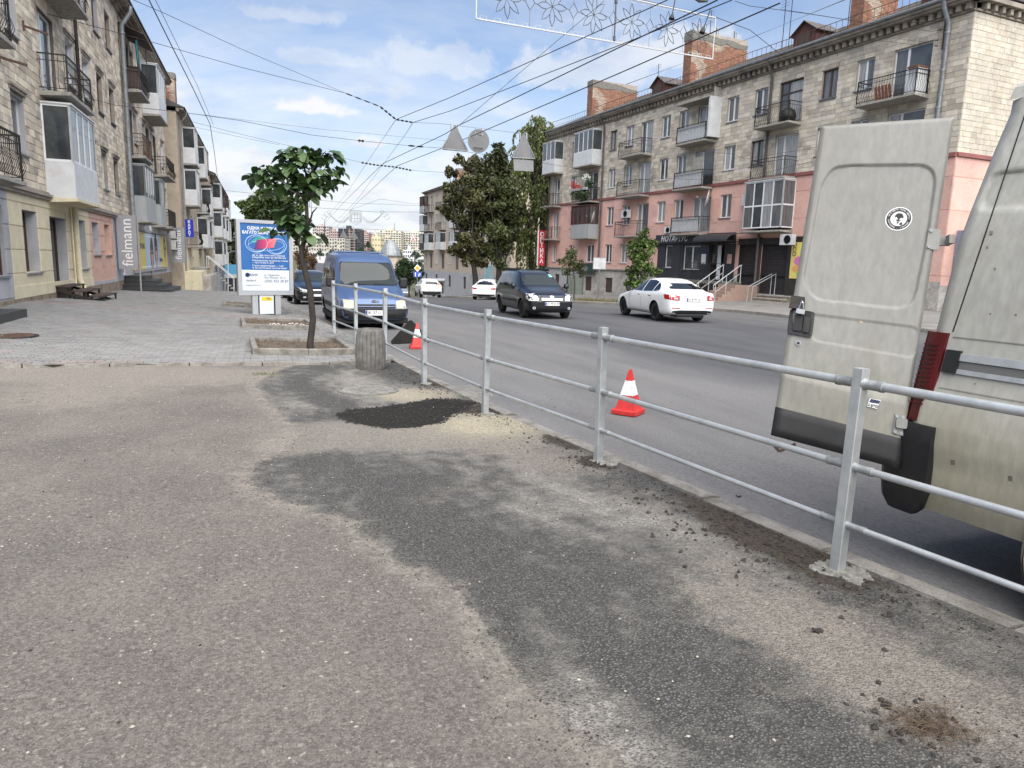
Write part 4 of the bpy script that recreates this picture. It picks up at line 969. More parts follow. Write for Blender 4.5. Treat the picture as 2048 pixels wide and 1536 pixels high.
def balcony(b, s0, s1, z, P, kind='open', mt='iron', slab='concrete', glaze_to=2.4, step=.13, wallm=None, belly=True, thick=.14, roof=False, panes=None, label=None):
 q = mb(); q.add([(s0, 0, z-thick), (s1, 0, z-thick), (s1, 0, z), (s0, 0, z), (s0, P, z-thick*.6), (s1, P, z-thick*.6), (s1, P, z), (s0, P, z)], [(0, 1, 5, 4), (3, 7, 6, 2), (4, 5, 6, 7), (0, 4, 7, 3), (1, 2, 6, 5)])
 root = q.build('balcony', MT[slab], b, label=label)
 e = .05; a, c, p = s0+e, s1-e, P-e; h = 1.0
 if kind in ('open', 'sheet', 'panel'):
  q = mb(); t = .035
  q.box(a, .0, z+h-t, a+t, p, z+h).box(c-t, .0, z+h-t, c, p, z+h).box(a+t, p-t, z+h-t, c-t, p, z+h)
  q.box(a, .0, z+.08, a+t*.6, p, z+.10).box(c-t*.6, .0, z+.08, c, p, z+.10).box(a, p-t*.6, z+.08, c, p, z+.10)
  q.box(a, .0, z+h-.2, a+t*.6, p, z+h-.18).box(c-t*.6, .0, z+h-.2, c, p, z+h-.18).box(a, p-t*.6, z+h-.2, c, p, z+h-.18)
  for x in (a, c-t): q.box(x, p-t, z, x+t, p, z+h-t)
  n1 = max(2, int((c-a)/step)); n2 = max(2, int(p/step))
  bellied(q, (a, p-.01), (c, p-.01), z+.09, z+h-.02, (0, 1), n1, belly); bellied(q, (a+.01, 0), (a+.01, p), z+.09, z+h-.02, (-1, 0), n2, belly); bellied(q, (c-.01, 0), (c-.01, p), z+.09, z+h-.02, (1, 0), n2, belly)
  q.build('railing', MT[mt], root)
  if kind == 'sheet': mb().box(a+.03, p-.07, z+.12, c-.03, p-.055, z+h-.08).build('panel', MT['white_panel'], root)
  if kind == 'panel': mb().box(a+.03, p-.07, z+.06, c-.03, p-.05, z+h-.03).box(a+.04, .02, z+.06, a+.06, p-.08, z+h-.03).build('panel', MT['dark_wood'], root)
 if kind in ('glazed', 'full', 'clad', 'wood'):
  pm = MT[wallm or 'white_panel']; fm = MT['white_plastic'] if kind != 'wood' else MT['wine_wood']
  if kind == 'clad': fm = MT['grey_panel']
  hp = {'glazed': 1.0, 'full': .12, 'clad': 1.05, 'wood': 1.0}[kind]; zt = z+glaze_to
  if kind in ('glazed', 'clad', 'wood'):
   mb().box(a, .0, z, a+.04, p, z+hp).build('panel', pm, root); mb().box(c-.04, 0, z, c, p, z+hp).build('panel', pm, root)
   q = mb(); n = max(1, int((c-a-.08)/.16))      # front panel of upright strips
   for i in range(n): q.box(lerp(a+.04, c-.04, i/n)+.002, p-.04, z, lerp(a+.04, c-.04, (i+1)/n)-.002, p-(.0 if i % 2 else .004), z+hp)
   q.build('panel', pm, root, kind='stuff')
  q = mb(); w = .06; z0 = z+hp
  def bay(x0, y0, x1, y1, k):
   pts = [(lerp(x0, x1, i/k), lerp(y0, y1, i/k)) for i in range(k+1)]
   dx, dy = (x1-x0), (y1-y0); L = math.hypot(dx, dy); ux, uy = dx/L, dy/L
   for (m0, m1) in ((z0, z0+w), (zt-w, zt))+(((lerp(z0, zt, .48)-.04, lerp(z0, zt, .48)+.04),) if kind == 'full' else ()):
    q.bar((x0, y0, (m0+m1)/2), (x1, y1, (m0+m1)/2), .055, m1-m0)
   for (x, y) in pts: q.bar((x, y, z0), (x, y, zt), .065, .065, (1, 0, 0))
   for i in range(k):
    (xa, ya), (xb, yb) = pts[i], pts[i+1]
    g = (panes or ['glass_mid', 'curtain_dim', 'glass_mid'])[i % len(panes or [0, 0, 0])]
    for (m0, m1) in (((z0+w, lerp(z0, zt, .48)-.04), (lerp(z0, zt, .48)+.04, zt-w)) if kind == 'full' else ((z0+w, zt-w),)):
     o = mb(); o.bar((xa+ux*.03, ya+uy*.03, (m0+m1)/2), (xb-ux*.03, yb-uy*.03, (m0+m1)/2), .015, m1-m0); o.build('pane', MT[g], root)
  kf = max(2, round((c-a)/.75))
  bay(a+.03, p-.03, c-.03, p-.03, kf if kind != 'wood' else kf*3); bay(a+.03, .02, a+.03, p-.03, 1 if kind != 'wood' else 3); bay(c-.03, .02, c-.03, p-.03, 1)
  q.build('glazing_frame', fm, root)
  q = mb(); q.box(a-.03, 0, zt, c+.03, p+.04, zt+.05)
  q.build('roof_panel', pm if kind != 'wood' else MT['dark_wood'], root)
 if roof:
  q = mb(); q.add([(s0-.2, 0, z+2.75), (s1+.2, 0, z+2.75), (s1+.2, P+.25, z+2.35), (s0-.2, P+.25, z+2.35), (s0-.2, 0, z+2.72), (s1+.2, 0, z+2.72), (s1+.2, P+.25, z+2.32), (s0-.2, P+.25, z+2.32)], [(0, 3, 2, 1), (4, 5, 6, 7), (3, 7, 6, 2), (0, 4, 7, 3), (1, 2, 6, 5)])
  q.tube([(s0+.06, P-.06, z), (s0+.06, P-.06, z+2.36)], .018, 5).tube([(s1-.06, P-.06, z), (s1-.06, P-.06, z+2.36)], .018, 5)
  q.build('awning', MT['dark_wood'], root)
 return root
def pipe(b, s, z0, z1, mt, r=.06, o=.12, eave=.55, name='drainpipe'):
 q = mb(); q.tube([(s, eave, z1+.35), (s, eave, z1+.12), (s, o, z1-.45), (s, o, z0+.3), (s, o+.02, z0+.12), (s, o+.16, z0)], r, 10)
 z = z1-.8
 while z > z0+.5: q.tube([(s, o, z-.04), (s, o, z+.04)], r*1.22, 10); z -= 1.45
 return q.build(name, mt, b, smooth=40)
def aircon(F, s, o, z, lab, w=.8, h=.55, d=.3, side=None):
 global FB
 FB = F; t = thing('air_conditioner', lab, 'air conditioner', F.pt(s, o, z), group='air conditioner units on the facades')
 mb().box(s-w/2, o, z, s+w/2, o+d, z+h).build('casing', MT['white_panel'], t)
 q = MB(F.M); c = (s-w*.14, 0, z+h/2); r = h*.40
 q.lathe([(r, o+d+.003), (r, o+d+.02), (r*.9, o+d+.02), (r*.9, o+d+.003)], 20, (c[0], 0, c[2]), axis='y')
 for k in range(4): q.lathe([(r*(.2+.18*k), o+d+.004), (r*(.2+.18*k), o+d+.014), (r*(.2+.18*k)-.008, o+d+.014), (r*(.2+.18*k)-.008, o+d+.004)], 16, (c[0], 0, c[2]), axis='y')
 q.build('grille', MT['black_plastic'], t)
 mb().box(s-w*.4, o-.02, z-.05, s-w*.34, o+d, z).box(s+w*.34, o-.02, z-.05, s+w*.4, o+d, z).build('bracket', MT['iron'], t)
def dish(F, s, o, z, r, lab):
 global FB
 FB = F; c = F.pt(s, o+.35, z); t = thing('satellite_dish', lab, 'satellite dish', F.pt(s, o, z), group='satellite dishes')
 d = Vector((-.80, .52, .22)).normalized(); M = frame_at(c, d.orthogonal(), d.cross(d.orthogonal()))
 q = MB(M); q.lathe([(r*k, -.12*r*(1-k*k)*2) for k in (0.001, .3, .6, .85, 1.0)], 24); q.build('reflector', MT['white_panel'], t, smooth=True)
 q = MB(); q.tube([F.pt(s, o, z), c-d*.1], .02, 6).tube([c-d*.1+Vector((0, 0, -r*.9)), c+d*r*.9], .012, 5).tube([c+d*r*.85, c+d*r*1.05], .035, 8); q.build('arm', MT['zinc'], t)
def tone_fn(base, amp, sc=1.3, hue=.04):
 def f(s, z):
  k = base*(1+rnd.uniform(-amp, amp)+.12*mnoise.noise((s*.35, z*.6, base))); h = rnd.uniform(-hue, hue)
  return (k*(1+h*.4), k, k*(1-h))
 return f
def core(b, s0, s1, z0, z1, depth, back, mt, name='core'):
 mb().box(s0, -back, z0, s1, -depth, z1).build(name, mt, b)
def brick_skin(b, M, w, h, d, name='bricks'):
 """bricks on the two broad faces and the two ends of a chimney w x d x h standing on M"""
 q = MB(M); L, H = .25, .078
 def face(org, ux, nrm, width):
  z = 0; row = 0
  while z < h-.02:
   s = -(L/2 if row % 2 else 0)
   while s < width:
    a, c = max(0, s), min(width, s+L); s += L
    if c-a < .03: continue
    k = rnd.uniform(.75, 1.2);
    if mnoise.noise((a*.8+org[0], z*.9, org[1])) > .28: q.col = (k*1.35, k*2.2, k*2.6)
    else: q.col = (k, k*rnd.uniform(.9, 1.15), k)
    o = rnd.uniform(.004, .014); p = [Vector(org)+Vector(ux)*x+Vector(nrm)*y+Vector((0, 0, zz)) for y in (0, o) for x, zz in ((a+.005, z+.005), (c-.005, z+.005), (c-.005, min(z+H, h)-.005), (a+.005, min(z+H, h)-.005))]
    q.add(p, [(4, 5, 6, 7), (0, 1, 5, 4), (1, 2, 6, 5), (2, 3, 7, 6), (3, 0, 4, 7)])
   z += H; row += 1
 face((0, 0, 0), (1, 0, 0), (0, -1, 0), w); face((0, d, 0), (0, -1, 0), (-1, 0, 0), d); face((w, 0, 0), (0, 1, 0), (1, 0, 0), d)
 return q.build(name, MT['brick_red'], b, kind='stuff')
def chimney(b, org, ux, w, d, h, cap=.35, slope=0.0, pots=0):
 M = frame_at(org, ux, Vector((-ux[1], ux[0], 0)))
 q = MB(M); q.box(0.004, .004, 0, w-.004, d-.004, h); ch = q.build('chimney', MT['mortar'], b)
 brick_skin(ch, M, w, h-cap, d)
 q = MB(M); k = .03; n = 8; v = []
 for i in range(n+1):
  x = lerp(-k, w+k, i/n); hz = h-slope*i/n+rnd.uniform(-.06, .05); lo = h-cap+rnd.uniform(-.10, .12)
  v += [(x, -k, lo), (x, -k, hz), (x, d+k, hz), (x, d+k, lo)]
 f = [(0, 3, 2, 1), (4*n, 4*n+1, 4*n+2, 4*n+3)]
 for i in range(n):
  for a in range(4): f.append((4*i+a, 4*i+(a+1) % 4, 4*i+4+(a+1) % 4, 4*i+4+a))
 q.add(v, f).build('cap', MT['concrete_dark'], ch)
 for i in range(pots): MB(M).tube([(w*(i+.5)/pots, d/2, h-.1), (w*(i+.5)/pots, d/2, h+.55)], .09, 8).build('flue', MT['zinc'], ch)
 return ch
def dormer(b, s, o, z, w=1.3, h=.75, L=1.9):
 q = mb(); q.box(s-w/2, o-L, z, s+w/2, o, z+h)
 q.add([(s-w/2, o-.002, z+h), (s+w/2, o-.002, z+h), (s, o-.002, z+h+w*.34), (s-w/2, o-L, z+h), (s+w/2, o-L, z+h), (s, o-L, z+h+w*.34)], [(0, 2, 1), (3, 4, 5), (0, 3, 5, 2), (1, 2, 5, 4)])
 dm = q.build('dormer', MT['wine_wood'], b)
 for sg in (-1, 1):
  q = mb(); n = 14; v = []
  for i in range(n+1):
   oo = lerp(o+.16, o-L, i/n); dz = .02*(i % 2)
   v += [(s, oo, z+h+w*.34+.05+dz), (s+sg*(w/2+.16), oo, z+h-.06+dz), (s, oo, z+h+w*.34+.02+dz), (s+sg*(w/2+.16), oo, z+h-.09+dz)]
  f = []
  for i in range(n): f += [(4*i, 4*i+1, 4*i+5, 4*i+4), (4*i+2, 4*i+6, 4*i+7, 4*i+3), (4*i+1, 4*i+3, 4*i+7, 4*i+5)]
  f += [(0, 2, 3, 1)]
  q.add(v, f).build('dormer_roof', MT['roof_slate'], dm)
 mb().box(s-w*.26, o+.002, z+.12, s+w*.26, o+.04, z+h-.02).build('hatch', MT['dark_wood'], dm)
mat('wine_wood', (.10, .028, .022), (.06, .02, .016), 8, .6)
mat('stone_left', (.66, .585, .475), (.55, .48, .385), 2.6, .92, 0, .004, 60, attr=True, dirt=(.22, .19, .16), dscale=.9, dcut=(.54, .74), spec=.2, grain=(30, .16))
mat('stone_right', (.56, .505, .42), (.46, .415, .345), 2.2, .92, 0, .004, 60, attr=True, dirt=(.25, .225, .195), dscale=.6, dcut=(.55, .76), spec=.2, grain=(24, .14))
mat('joint_left', (.15, .128, .105), (.095, .083, .07), 3, .95)
mat('joint_right', (.385, .35, .30), (.27, .25, .215), 1.2, .95)
mat('render_yellow', (.66, .59, .42), (.58, .515, .365), 2.5, .9, 0, .003, 50, attr=True, dirt=(.36, .30, .20), dscale=1.1, dcut=(.58, .78), grain=(20, .08))
mat('render_pink_left', (.62, .40, .32), (.54, .345, .275), 2.5, .9, 0, .003, 50, attr=True, dirt=(.38, .25, .20), dscale=1.2)
mat('render_grey', (.42, .42, .435), (.34, .34, .355), 1.5, .9, 0, .003, 50, dirt=(.24, .24, .25), dscale=1)
mat('render_pink', (.66, .415, .35), (.58, .355, .30), 1.1, .9, 0, .003, 50, attr=True, dirt=(.40, .26, .22), dscale=.55, dcut=(.52, .8), grain=(14, .08))
mat('cornice', (.36, .315, .265), (.27, .235, .20), 2, .92, dirt=(.13, .12, .105), dscale=.9, dcut=(.48, .7))
mat('cornice_dark', (.16, .14, .125), (.10, .09, .08), 2, .92)
mat('plinth_stone', (.30, .245, .18), (.17, .135, .10), 6, .95, 0, .02, 14, stretch=(1, 1, .45), dirt=(.10, .085, .07), dscale=2, grain=(18, .3))
mat('plinth_white', (.46, .44, .41), (.33, .31, .285), 1.6, .95, 0, .008, 20, dirt=(.20, .16, .125), dscale=1.3, dcut=(.48, .7), grain=(18, .22))
mat('granite', (.05, .052, .052), (.03, .032, .032), 40, .5)
mat('notary', (.034, .036, .044), (.027, .029, .036), 1.5, .55, attr=True)
mat('shutter', (.032, .027, .026), (.025, .021, .02), 3, .5)
# ------------------------------------------------------------------ left building
FL = Facade(-5.7, .045, 1); FB = FL; S = FL.s
LB = thing('apartment_building', 'pale stone block apartment house with yellow and pink ground floor along the paving', 'building', FL.pt(30, 0, 0))
s0L, s1L = S(11.5), S(52.6)
wins = []   # (Y0, Y1, z0, z1, style, layout, kwargs)
ZF = [3.12, 6.0, 8.87]     # floors two, three, four
cols = dict(A=(21.55, 22.6), Z=(16.0, 17.2), C=(27.55, 28.6), D=(29.8, 30.9), E=(32.1, 33.15), F=(34.5, 35.55), G=(38.0, 38.9), H=(40.3, 41.3), I=(43.1, 44.0), J=(45.9, 46.8), K=(50.4, 51.4))
sty = {('A', 0): ('white', 1), ('A', 1): ('white', 2), ('A', 2): ('white', 2), ('D', 0): ('brown', 2), ('E', 0): ('white', 2), ('F', 0): ('brown', 2), ('D', 1): ('white', 2), ('E', 1): ('brown', 2), ('F', 1): ('brown', 2), ('G', 1): ('brown', 1), ('I', 1): ('brown', 1)}
for c, (y0, y1) in cols.items():
 for f in range(3):
  st_, ly = sty.get((c, f), ('white' if rnd.random() < .6 else 'brown', 2)); wins.append((y0, y1, ZF[f]+.9, ZF[f]+2.27, st_, ly, dict(lintel=MT['cornice'] if f < 2 else False, depth=.19, reveal=rnd.choice((MT['white_panel'], MT['white_panel'], MT['render_grey'], MT['cornice'])))))
for f in range(3):
 wins.append((24.55, 26.15, ZF[f]+.12, ZF[f]+2.27, 'white', 5, dict(sill=False, name='balcony_door')))
 for (a, c) in ((18.2, 19.4), (38.9+.15, 40.0), (46.9+.1, 48.2), (44.3, 45.5)):
  wins.append((a, c, ZF[f]+.12, ZF[f]+2.25, 'white' if f != 1 else 'brown', 5, dict(sill=False, name='balcony_door')))
gw = [(18.2, 20.2, 1.0, 2.62, 'brown', 2, dict(glass='glass_mid')), (21.65, 22.95, 1.03, 2.62, 'brown', 1, dict(glass='curtain_dim', depth=.32, reveal=MT['render_grey'])), (24.15, 25.95, .62, 2.58, 'brown', 2, dict(glass='glass_dark', sill=False, depth=.32, name='door', reveal=MT['render_grey'])), (27.2, 28.55, 1.03, 2.64, 'white', 2, dict(glass='curtain', depth=.3, reveal=MT['render_grey'])), (29.6, 30.75, 1.5, 2.66, 'white', 2, dict(glass='curtain', depth=.3, reveal=MT['render_grey'])), (31.75, 32.85, 1.5, 2.66, 'white', 2, dict(depth=.3)), (35.2, 37.2, .62, 2.6, 'white', 2, dict(glass='glass_mid', sill=False, depth=.3, name='door'))]
ops = [(S(w[0]), S(w[1]), w[2], w[3]) for w in wins]; gops = [(S(w[0]), S(w[1]), w[2], w[3]) for w in gw]
wall(LB, s0L, s1L, 3.2, 12.0, ops, MT['joint_left'])
block_skin(LB, s0L, s1L, 3.22, 11.95, ops, .42, .195, MT['stone_left'], tone_fn(.98, .27), n_single=300)
core(LB, s0L, s1L, -1.8, 12.0, .36, 11, MT['cornice_dark'])
for w in wins+gw:
 k = dict(w[6]); window(LB, S(w[0]), S(w[1]), w[2], w[3], w[4], w[5], **k)
zb = .42
for (a, c, mt, lab) in ((11.5, 20.6, 'render_grey', 'grey rendered ground floor wall'), (20.6, 29.15, 'render_yellow', 'yellow rendered ground floor wall'), (29.15, 33.5, 'render_pink_left', 'salmon pink ground floor wall'), (33.5, 52.6, 'render_grey', 'grey shop front wall')):
 wall(LB, S(a), S(c), zb, 3.0, gops, MT[mt], reveal=.35, label=lab)
 if c < 50: block_skin(LB, S(a)+.01, S(c)-.01, zb+.03, 2.98, gops, 40, .58, MT[mt] if mt != 'render_grey' else MT['render_grey'], tone_fn(1.0, .03, hue=.0), gap=.03, proud=(.018, .022), name='render_band', rag=0, end_off=False)
q = mb()
for i in range(24):
 a, c = lerp(s0L, s1L, i/24), lerp(s0L, s1L, (i+1)/24); q.add([(a, 0, -1.9), (c, 0, -1.9), (c, .05, -1.9), (a, .05, -1.9), (a, 0, zb), (c, 0, zb), (c, .05+rnd.uniform(-.015, .02), zb), (a, .05, zb)], [(3, 2, 6, 7), (7, 6, 5, 4)])
q.build('plinth', MT['plinth_stone'], LB)
q = mb(); q.box(S(20.6), 0, zb, S(29.15), .05, zb+.3).build('base_course', MT['render_yellow'], LB)
q = mb(); q.box(S(29.15), 0, zb, S(33.5), .045, zb+.12).build('base_course', MT['render_grey'], LB)
q = mb(); q.box(s0L, 0, 3.0, s1L, .10, 3.08).box(s0L, 0, 3.08, s1L, .16, 3.15).box(s0L, 0, 3.15, s1L, .07, 3.22)
q.build('string_course', MT['cornice'], LB)
q = mb(); q.box(s0L, 0, 11.95, s1L, .14, 12.05).box(s0L, 0, 12.05, s1L, .26, 12.16).box(s0L, 0, 12.16, s1L, .50, 12.24).box(s0L, .40, 12.24, s1L, .55, 12.34)
q.build('cornice', MT['cornice'], LB)
q = mb(); q.add([(s0L-.1, .62, 12.34), (s1L+.1, .62, 12.34), (s1L+.1, -5.5, 14.6), (s0L-.1, -5.5, 14.6), (s0L-.1, .62, 12.40), (s1L+.1, .62, 12.40), (s1L+.1, -5.5, 14.66), (s0L-.1, -5.5, 14.66), (s1L+.1, -11, 12.4), (s0L-.1, -11, 12.4)], [(0, 1, 2, 3), (4, 7, 6, 5), (0, 4, 5, 1), (7, 9, 8, 6), (1, 5, 6, 2)])
q.build('roof', MT['roof_slate'], LB)
pipe(LB, S(37.45), 2.7, 11.9, MT['zinc'], r=.10, o=.18)
pipe(LB, S(28.7)-.05, 3.3, 11.9, MT['iron'], r=.055, o=.12)
q = mb(); q.tube([(S(26.75), .12, 3.0), (S(26.75), .12, .75), (S(26.75), .25, .30), (S(26.75), .4, .18)], .085, 10)
for z in (2.6, 1.9, 1.2): q.tube([(S(26.75), .12, z-.02), (S(26.75), .12, z+.02)], .098, 10)
q.tube([(S(26.45), .07, 2.95), (S(26.45), .07, .6)], .03, 6); q.build('drainpipe', MT['render_yellow'], LB, smooth=40, label='yellow painted drainpipe')
# balconies of the left house
b0, b1 = S(24.1), S(27.25)
balcony(LB, b0, b1, ZF[0]-.02, .78, 'glazed', glaze_to=2.55, label='white glazed balcony', slab='render_yellow', panes=['glass_mid', 'glass_dark', 'glass_mid'])
balcony(LB, b0, b1, ZF[1]-.02, .78, 'open', 'iron'); balcony(LB, b0, b1, ZF[2]-.02, .78, 'open', 'iron')
for f in (0, 1): balcony(LB, S(16.6), S(19.35), ZF[f]-.02, .78, 'open', 'iron')
balcony(LB, S(37.75), S(40.4), ZF[2]-.02, .78, 'panel', 'iron', roof=True, label='dark boarded balcony with awning'); balcony(LB, S(37.75), S(40.6), ZF[1]-.02, .78, 'open', 'rust_iron', belly=False)
balcony(LB, S(37.75), S(41.0), ZF[0]-.02, .78, 'clad', wallm='grey_panel', glaze_to=2.5, label='balcony clad in grey metal strips')
balcony(LB, S(43.6), S(47.0), ZF[2]-.02, .85, 'glazed', glaze_to=2.5, label='white glazed balcony under the eaves'); balcony(LB, S(45.9), S(49.6), ZF[1]-.02, .85, 'open', 'iron')
balcony(LB, S(45.9), S(49.6), ZF[0]-.02, .8, 'open', 'iron', belly=False); balcony(LB, S(43.6), S(45.6), ZF[0]-.02, .7, 'clad', wallm='grey_panel')
# teal cloth on a line of the dark balcony
q = mb(); n = 7; v = []
for i in range(n):
 for j, z in enumerate((ZF[2]+2.15, ZF[2]+1.7, ZF[2]+1.25, ZF[2]+1.0)): v.append((S(37.95)+i*.06, .62+.05*math.sin(i*1.6)+.02*j, z-(.3 if (i in (3, 4) and j == 3) else 0)))
f = [(4*i+j, 4*i+j+1, 4*i+j+5, 4*i+j+4) for i in range(n-1) for j in range(3)]
f += [tuple(reversed(x)) for x in []]
mat('teal_cloth', (.03, .30, .33), (.02, .23, .26), 6, .85)
o = q.add(v, f).build('hanging_cloth', MT['teal_cloth'], smooth=True, label='teal cloth hanging above the dark boarded balcony', cat='cloth')
md = o.modifiers.new('s', 'SOLIDIFY'); md.thickness = .012
# anchors of span wires
for i, (s, z) in enumerate(((20.9, 6.05), (23.1, 7.35))):
 mb().bar((S(s), 0, z), (S(s)+.5, .45, z-.03), .05).tube([(S(s), .0, z-.12), (S(s), .0, z+.12)], .05, 6).build('wire_anchor', MT['rust_iron'], LB)
# door notices, red
mat('notice_red', (.55, .04, .05), None, rough=.4)
d = mb(); d.box(S(24.28), -.285, 1.55, S(24.75), -.27, 2.25); nb = d.build('door_notice', MT['white_paint'], LB)
for z in (2.02, 1.83, 1.60): mb().box(S(24.29), -.27, z-.07, S(24.74), -.265, z+.05).build('red_stripe', MT['notice_red'], nb)
# shop front
SG = thing('shop_fascia', 'grey fascia board with raised lettering over the billboard posters', 'sign', FL.pt(S(44), .05, 3))
mat('fascia', (.36, .365, .39), (.32, .325, .35), 2, .5)
mb().box(S(37.9), .03, 2.66, S(46.6), .11, 3.42).build('board', MT['fascia'], SG); mb().box(S(46.7), .03, 2.66, S(50.2), .11, 3.36).build('board', MT['sign_grey'], SG)
# reading direction on the left front runs towards +s, on the right front towards -s
def ftextL(F, s, o, z, txt, size, mt, par, name='lettering', rot=0, **k):
 xd = (F.pt(1, 0, 0)-F.pt(0, 0, 0))*F.side; yd = Vector((0, 0, 1)); zd = xd.cross(yd)
 M = Matrix((xd, yd, zd)).transposed().to_4x4(); M.translation = F.pt(s, o, z)
 return text_mesh(txt, size, M @ Matrix.Rotation(rot, 4, 'Z'), mt, name=name, parent=par, **k)
ftextL(FL, S(40.0), .115, 3.03, 'оптика', .85, MT['white_paint'], SG, extrude=.03, bold=.012); ftextL(FL, S(44.2), .115, 3.0, 'оптика', .8, MT['white_paint'], SG, extrude=.03, bold=.012); ftextL(FL, S(48.4), .115, 2.98, 'Fielmann', .6, MT['white_paint'], SG, extrude=.01)
BP = thing('billboard', 'long yellow and blue optician poster on the shop front beneath the grey fascia', 'billboard', FL.pt(S(44), .05, 1.7))
mat('poster_yellow', (.68, .56, .10), (.62, .50, .08), 2, .3); mat('poster_sky', (.30, .46, .66), (.40, .54, .70), 1.5, .3); mat('skin', (.50, .30, .22), (.42, .24, .17), 3, .4); mat('hair', (.06, .038, .03), (.10, .06, .045), 8, .6)
mb().box(S(38.0), .03, .66, S(50.2), .09, .76).build('ledge', MT['fascia'], BP)
pan = [(38.0, 39.0, 'poster_yellow'), (39.0, 41.4, 'poster_yellow'), (41.4, 47.0, 'poster_sky'), (47.0, 50.2, 'poster_yellow')]
for a, c, mt in pan: mb().box(S(a), .03, .78, S(c), .08, 2.62).build('panel', MT[mt], BP)
def printed(cx, zc, rx, rz, mt, o, name, n=20):
 q = mb(); q.prism([(S(cx)+rx*math.cos(2*math.pi*k/n), zc+rz*math.sin(2*math.pi*k/n)) for k in range(n)], o, o+.003); q.build(name, MT[mt], BP)
for cx, zf, hs in ((38.7, 1.55, .85), (43.6, 1.55, 1.0), (45.3, 1.75, 1.0), (49.2, 1.85, .8)):
 if cx != 38.7: printed(cx, zf+.05, .62*hs, .86*hs, 'hair', .081, 'printed_hair')
 printed(cx, zf, .40*hs, .56*hs, 'skin', .085, 'printed_face'); printed(cx, zf-.72*hs, .28*hs, .3*hs, 'skin', .0835, 'printed_neck')
 printed(cx, zf+.36*hs, .40*hs, .20*hs, 'hair' if cx != 49.2 else 'skin', .0885, 'printed_fringe')
 for e in (-.16, .16): printed(cx+e*hs, zf+.06*hs, .13*hs, .09*hs, 'black', .091, 'printed_spectacles', 10)
mb().box(S(40.2), .081, 2.44, S(47.6), .084, 2.48).build('printed_line', MT['white_paint'], BP); mb().box(S(40.0), .081, .88, S(48.2), .084, .93).build('printed_line', MT['white_paint'], BP)
ftextL(FL, S(40.4), .084, 1.95, 'оптика', .48, MT['poster_ink'], BP); ftextL(FL, S(47.2), .084, 1.25, 'fielmann', .40, MT['poster_ink'], BP)
# vertical projecting signs
def projecting(F, s, o0, o1, z0, z1, lab, mt, txt, size, tm, name='projecting_sign', post=False, vertical_letters=False, edge=None, thick=.10, cat='sign', group=None):
 t = thing(name, lab, cat, F.pt(s, o0, z0), group=group); M = F.M
 MB(M).box(s-thick/2, o0, z0, s+thick/2, o1, z1).build('board', mt, t)
 xd = (F.pt(0, 1, 0)-F.pt(0, 0, 0))*F.side; xd = Vector((abs(xd.x), xd.y*(1 if xd.x > 0 else -1), 0)).normalized(); yd = Vector((0, 0, 1)); zd = xd.cross(yd)
 Mt = Matrix((xd, yd, zd)).transposed().to_4x4(); Mt.translation = F.pt(s-thick/2-.004, (o0+o1)/2, (z0+z1)/2)
 if vertical_letters:
  n = len(txt); hh = (z1-z0)*.92/n
  for i, ch in enumerate(txt): text_mesh(ch, size, Mt @ Matrix.Translation((0, (z1-z0)*.46-hh*(i+.5), 0)), tm, name='letter', parent=t, bold=.012)
 else: text_mesh(txt, size, Mt @ Matrix.Rotation(R(90), 4, 'Z'), tm, name='lettering', parent=t, extrude=.004)
 if post: MB(M).tube([(s+.05, o1+.04, z0-1.1), (s+.05, o1+.04, z1+.05)], .035, 8).tube([(s, o0, z1-.1), (s, -.05, z1-.1)], .03, 6).build('post', MT['sign_grey'], t)
 return t
projecting(FL, S(33.9), .08, .80, .92, 3.12, 'tall grey projecting sign with white sideways fielmann lettering nearest the steps', MT['sign_grey'], 'fielmann', .58, MT['white_paint'], post=True, group='grey fielmann signs')
projecting(FL, S(51.6), .25, 1.0, 1.05, 3.3, 'grey projecting fielmann sign farther along beside the stone pier', MT['sign_grey'], 'fielmann', .55, MT['white_paint'], group='grey fielmann signs')
aircon(FL, S(50.9), .3, 2.55, 'upper of two stacked air conditioners at the end of the shop front', .75, .62); aircon(FL, S(50.9), .3, 1.85, 'lower of two stacked air conditioners at the end of the shop front', .75, .6)
# steps
FB = FL
t = thing('wooden_steps', 'weathered brown wooden steps of three treads at the yellow door', 'steps', FL.pt(S(25), .3, .2))
for i, (o0, z, a, c) in enumerate(((.02, .61, 24.05, 26.0), (.45, .48, 24.0, 26.0), (.92, .35, 23.9, 25.9))):
 for j in range(3): mb().box(S(a), o0+.135*j, z-.04, S(c), o0+.135*j+.125, z+rnd.uniform(-.003, .003)).build('plank', MT['dark_wood'], t)
 g = FL.pt(S(25), o0, 0); zg = pave_z(g.x, g.y)-.05
 q = mb()
 for s in (S(a)+.08, S(c)-.12):
  q.box(s, o0+.02, zg, s+.05, o0+.07, z-.04).box(s, o0+.33, zg, s+.05, o0+.38, z-.04)
 q.build('leg', MT['iron'], t)
q = mb(); q.bar((S(24.1), .1, .5), (S(24.0), 1.2, .1), .05, .08).bar((S(25.9), .1, .5), (S(25.85), 1.2, .1), .05, .08); q.build('stringer', MT['iron'], t)
t = thing('granite_steps', 'dark granite pyramid steps below the tall grey sign', 'steps', FL.pt(S(36), .5, 0))
for i in range(4):
 e = .36*(3-i); g = FL.pt(S(36), 1, 0); zt = .60-.175*(3-i)
 q = mb(); q.box(S(35.3)-e, .02, -.5, S(37.4)+e, .85+e, zt-.035).build('riser', MT['granite'], t); mb().box(S(35.3)-e-.02, .02, zt-.033, S(37.4)+e+.02, .87+e, zt).build('tread', MT['granite'], t)
t = thing('granite_steps', 'low granite entrance steps at the left edge of the paving', 'steps', FL.pt(S(19), .5, 0))
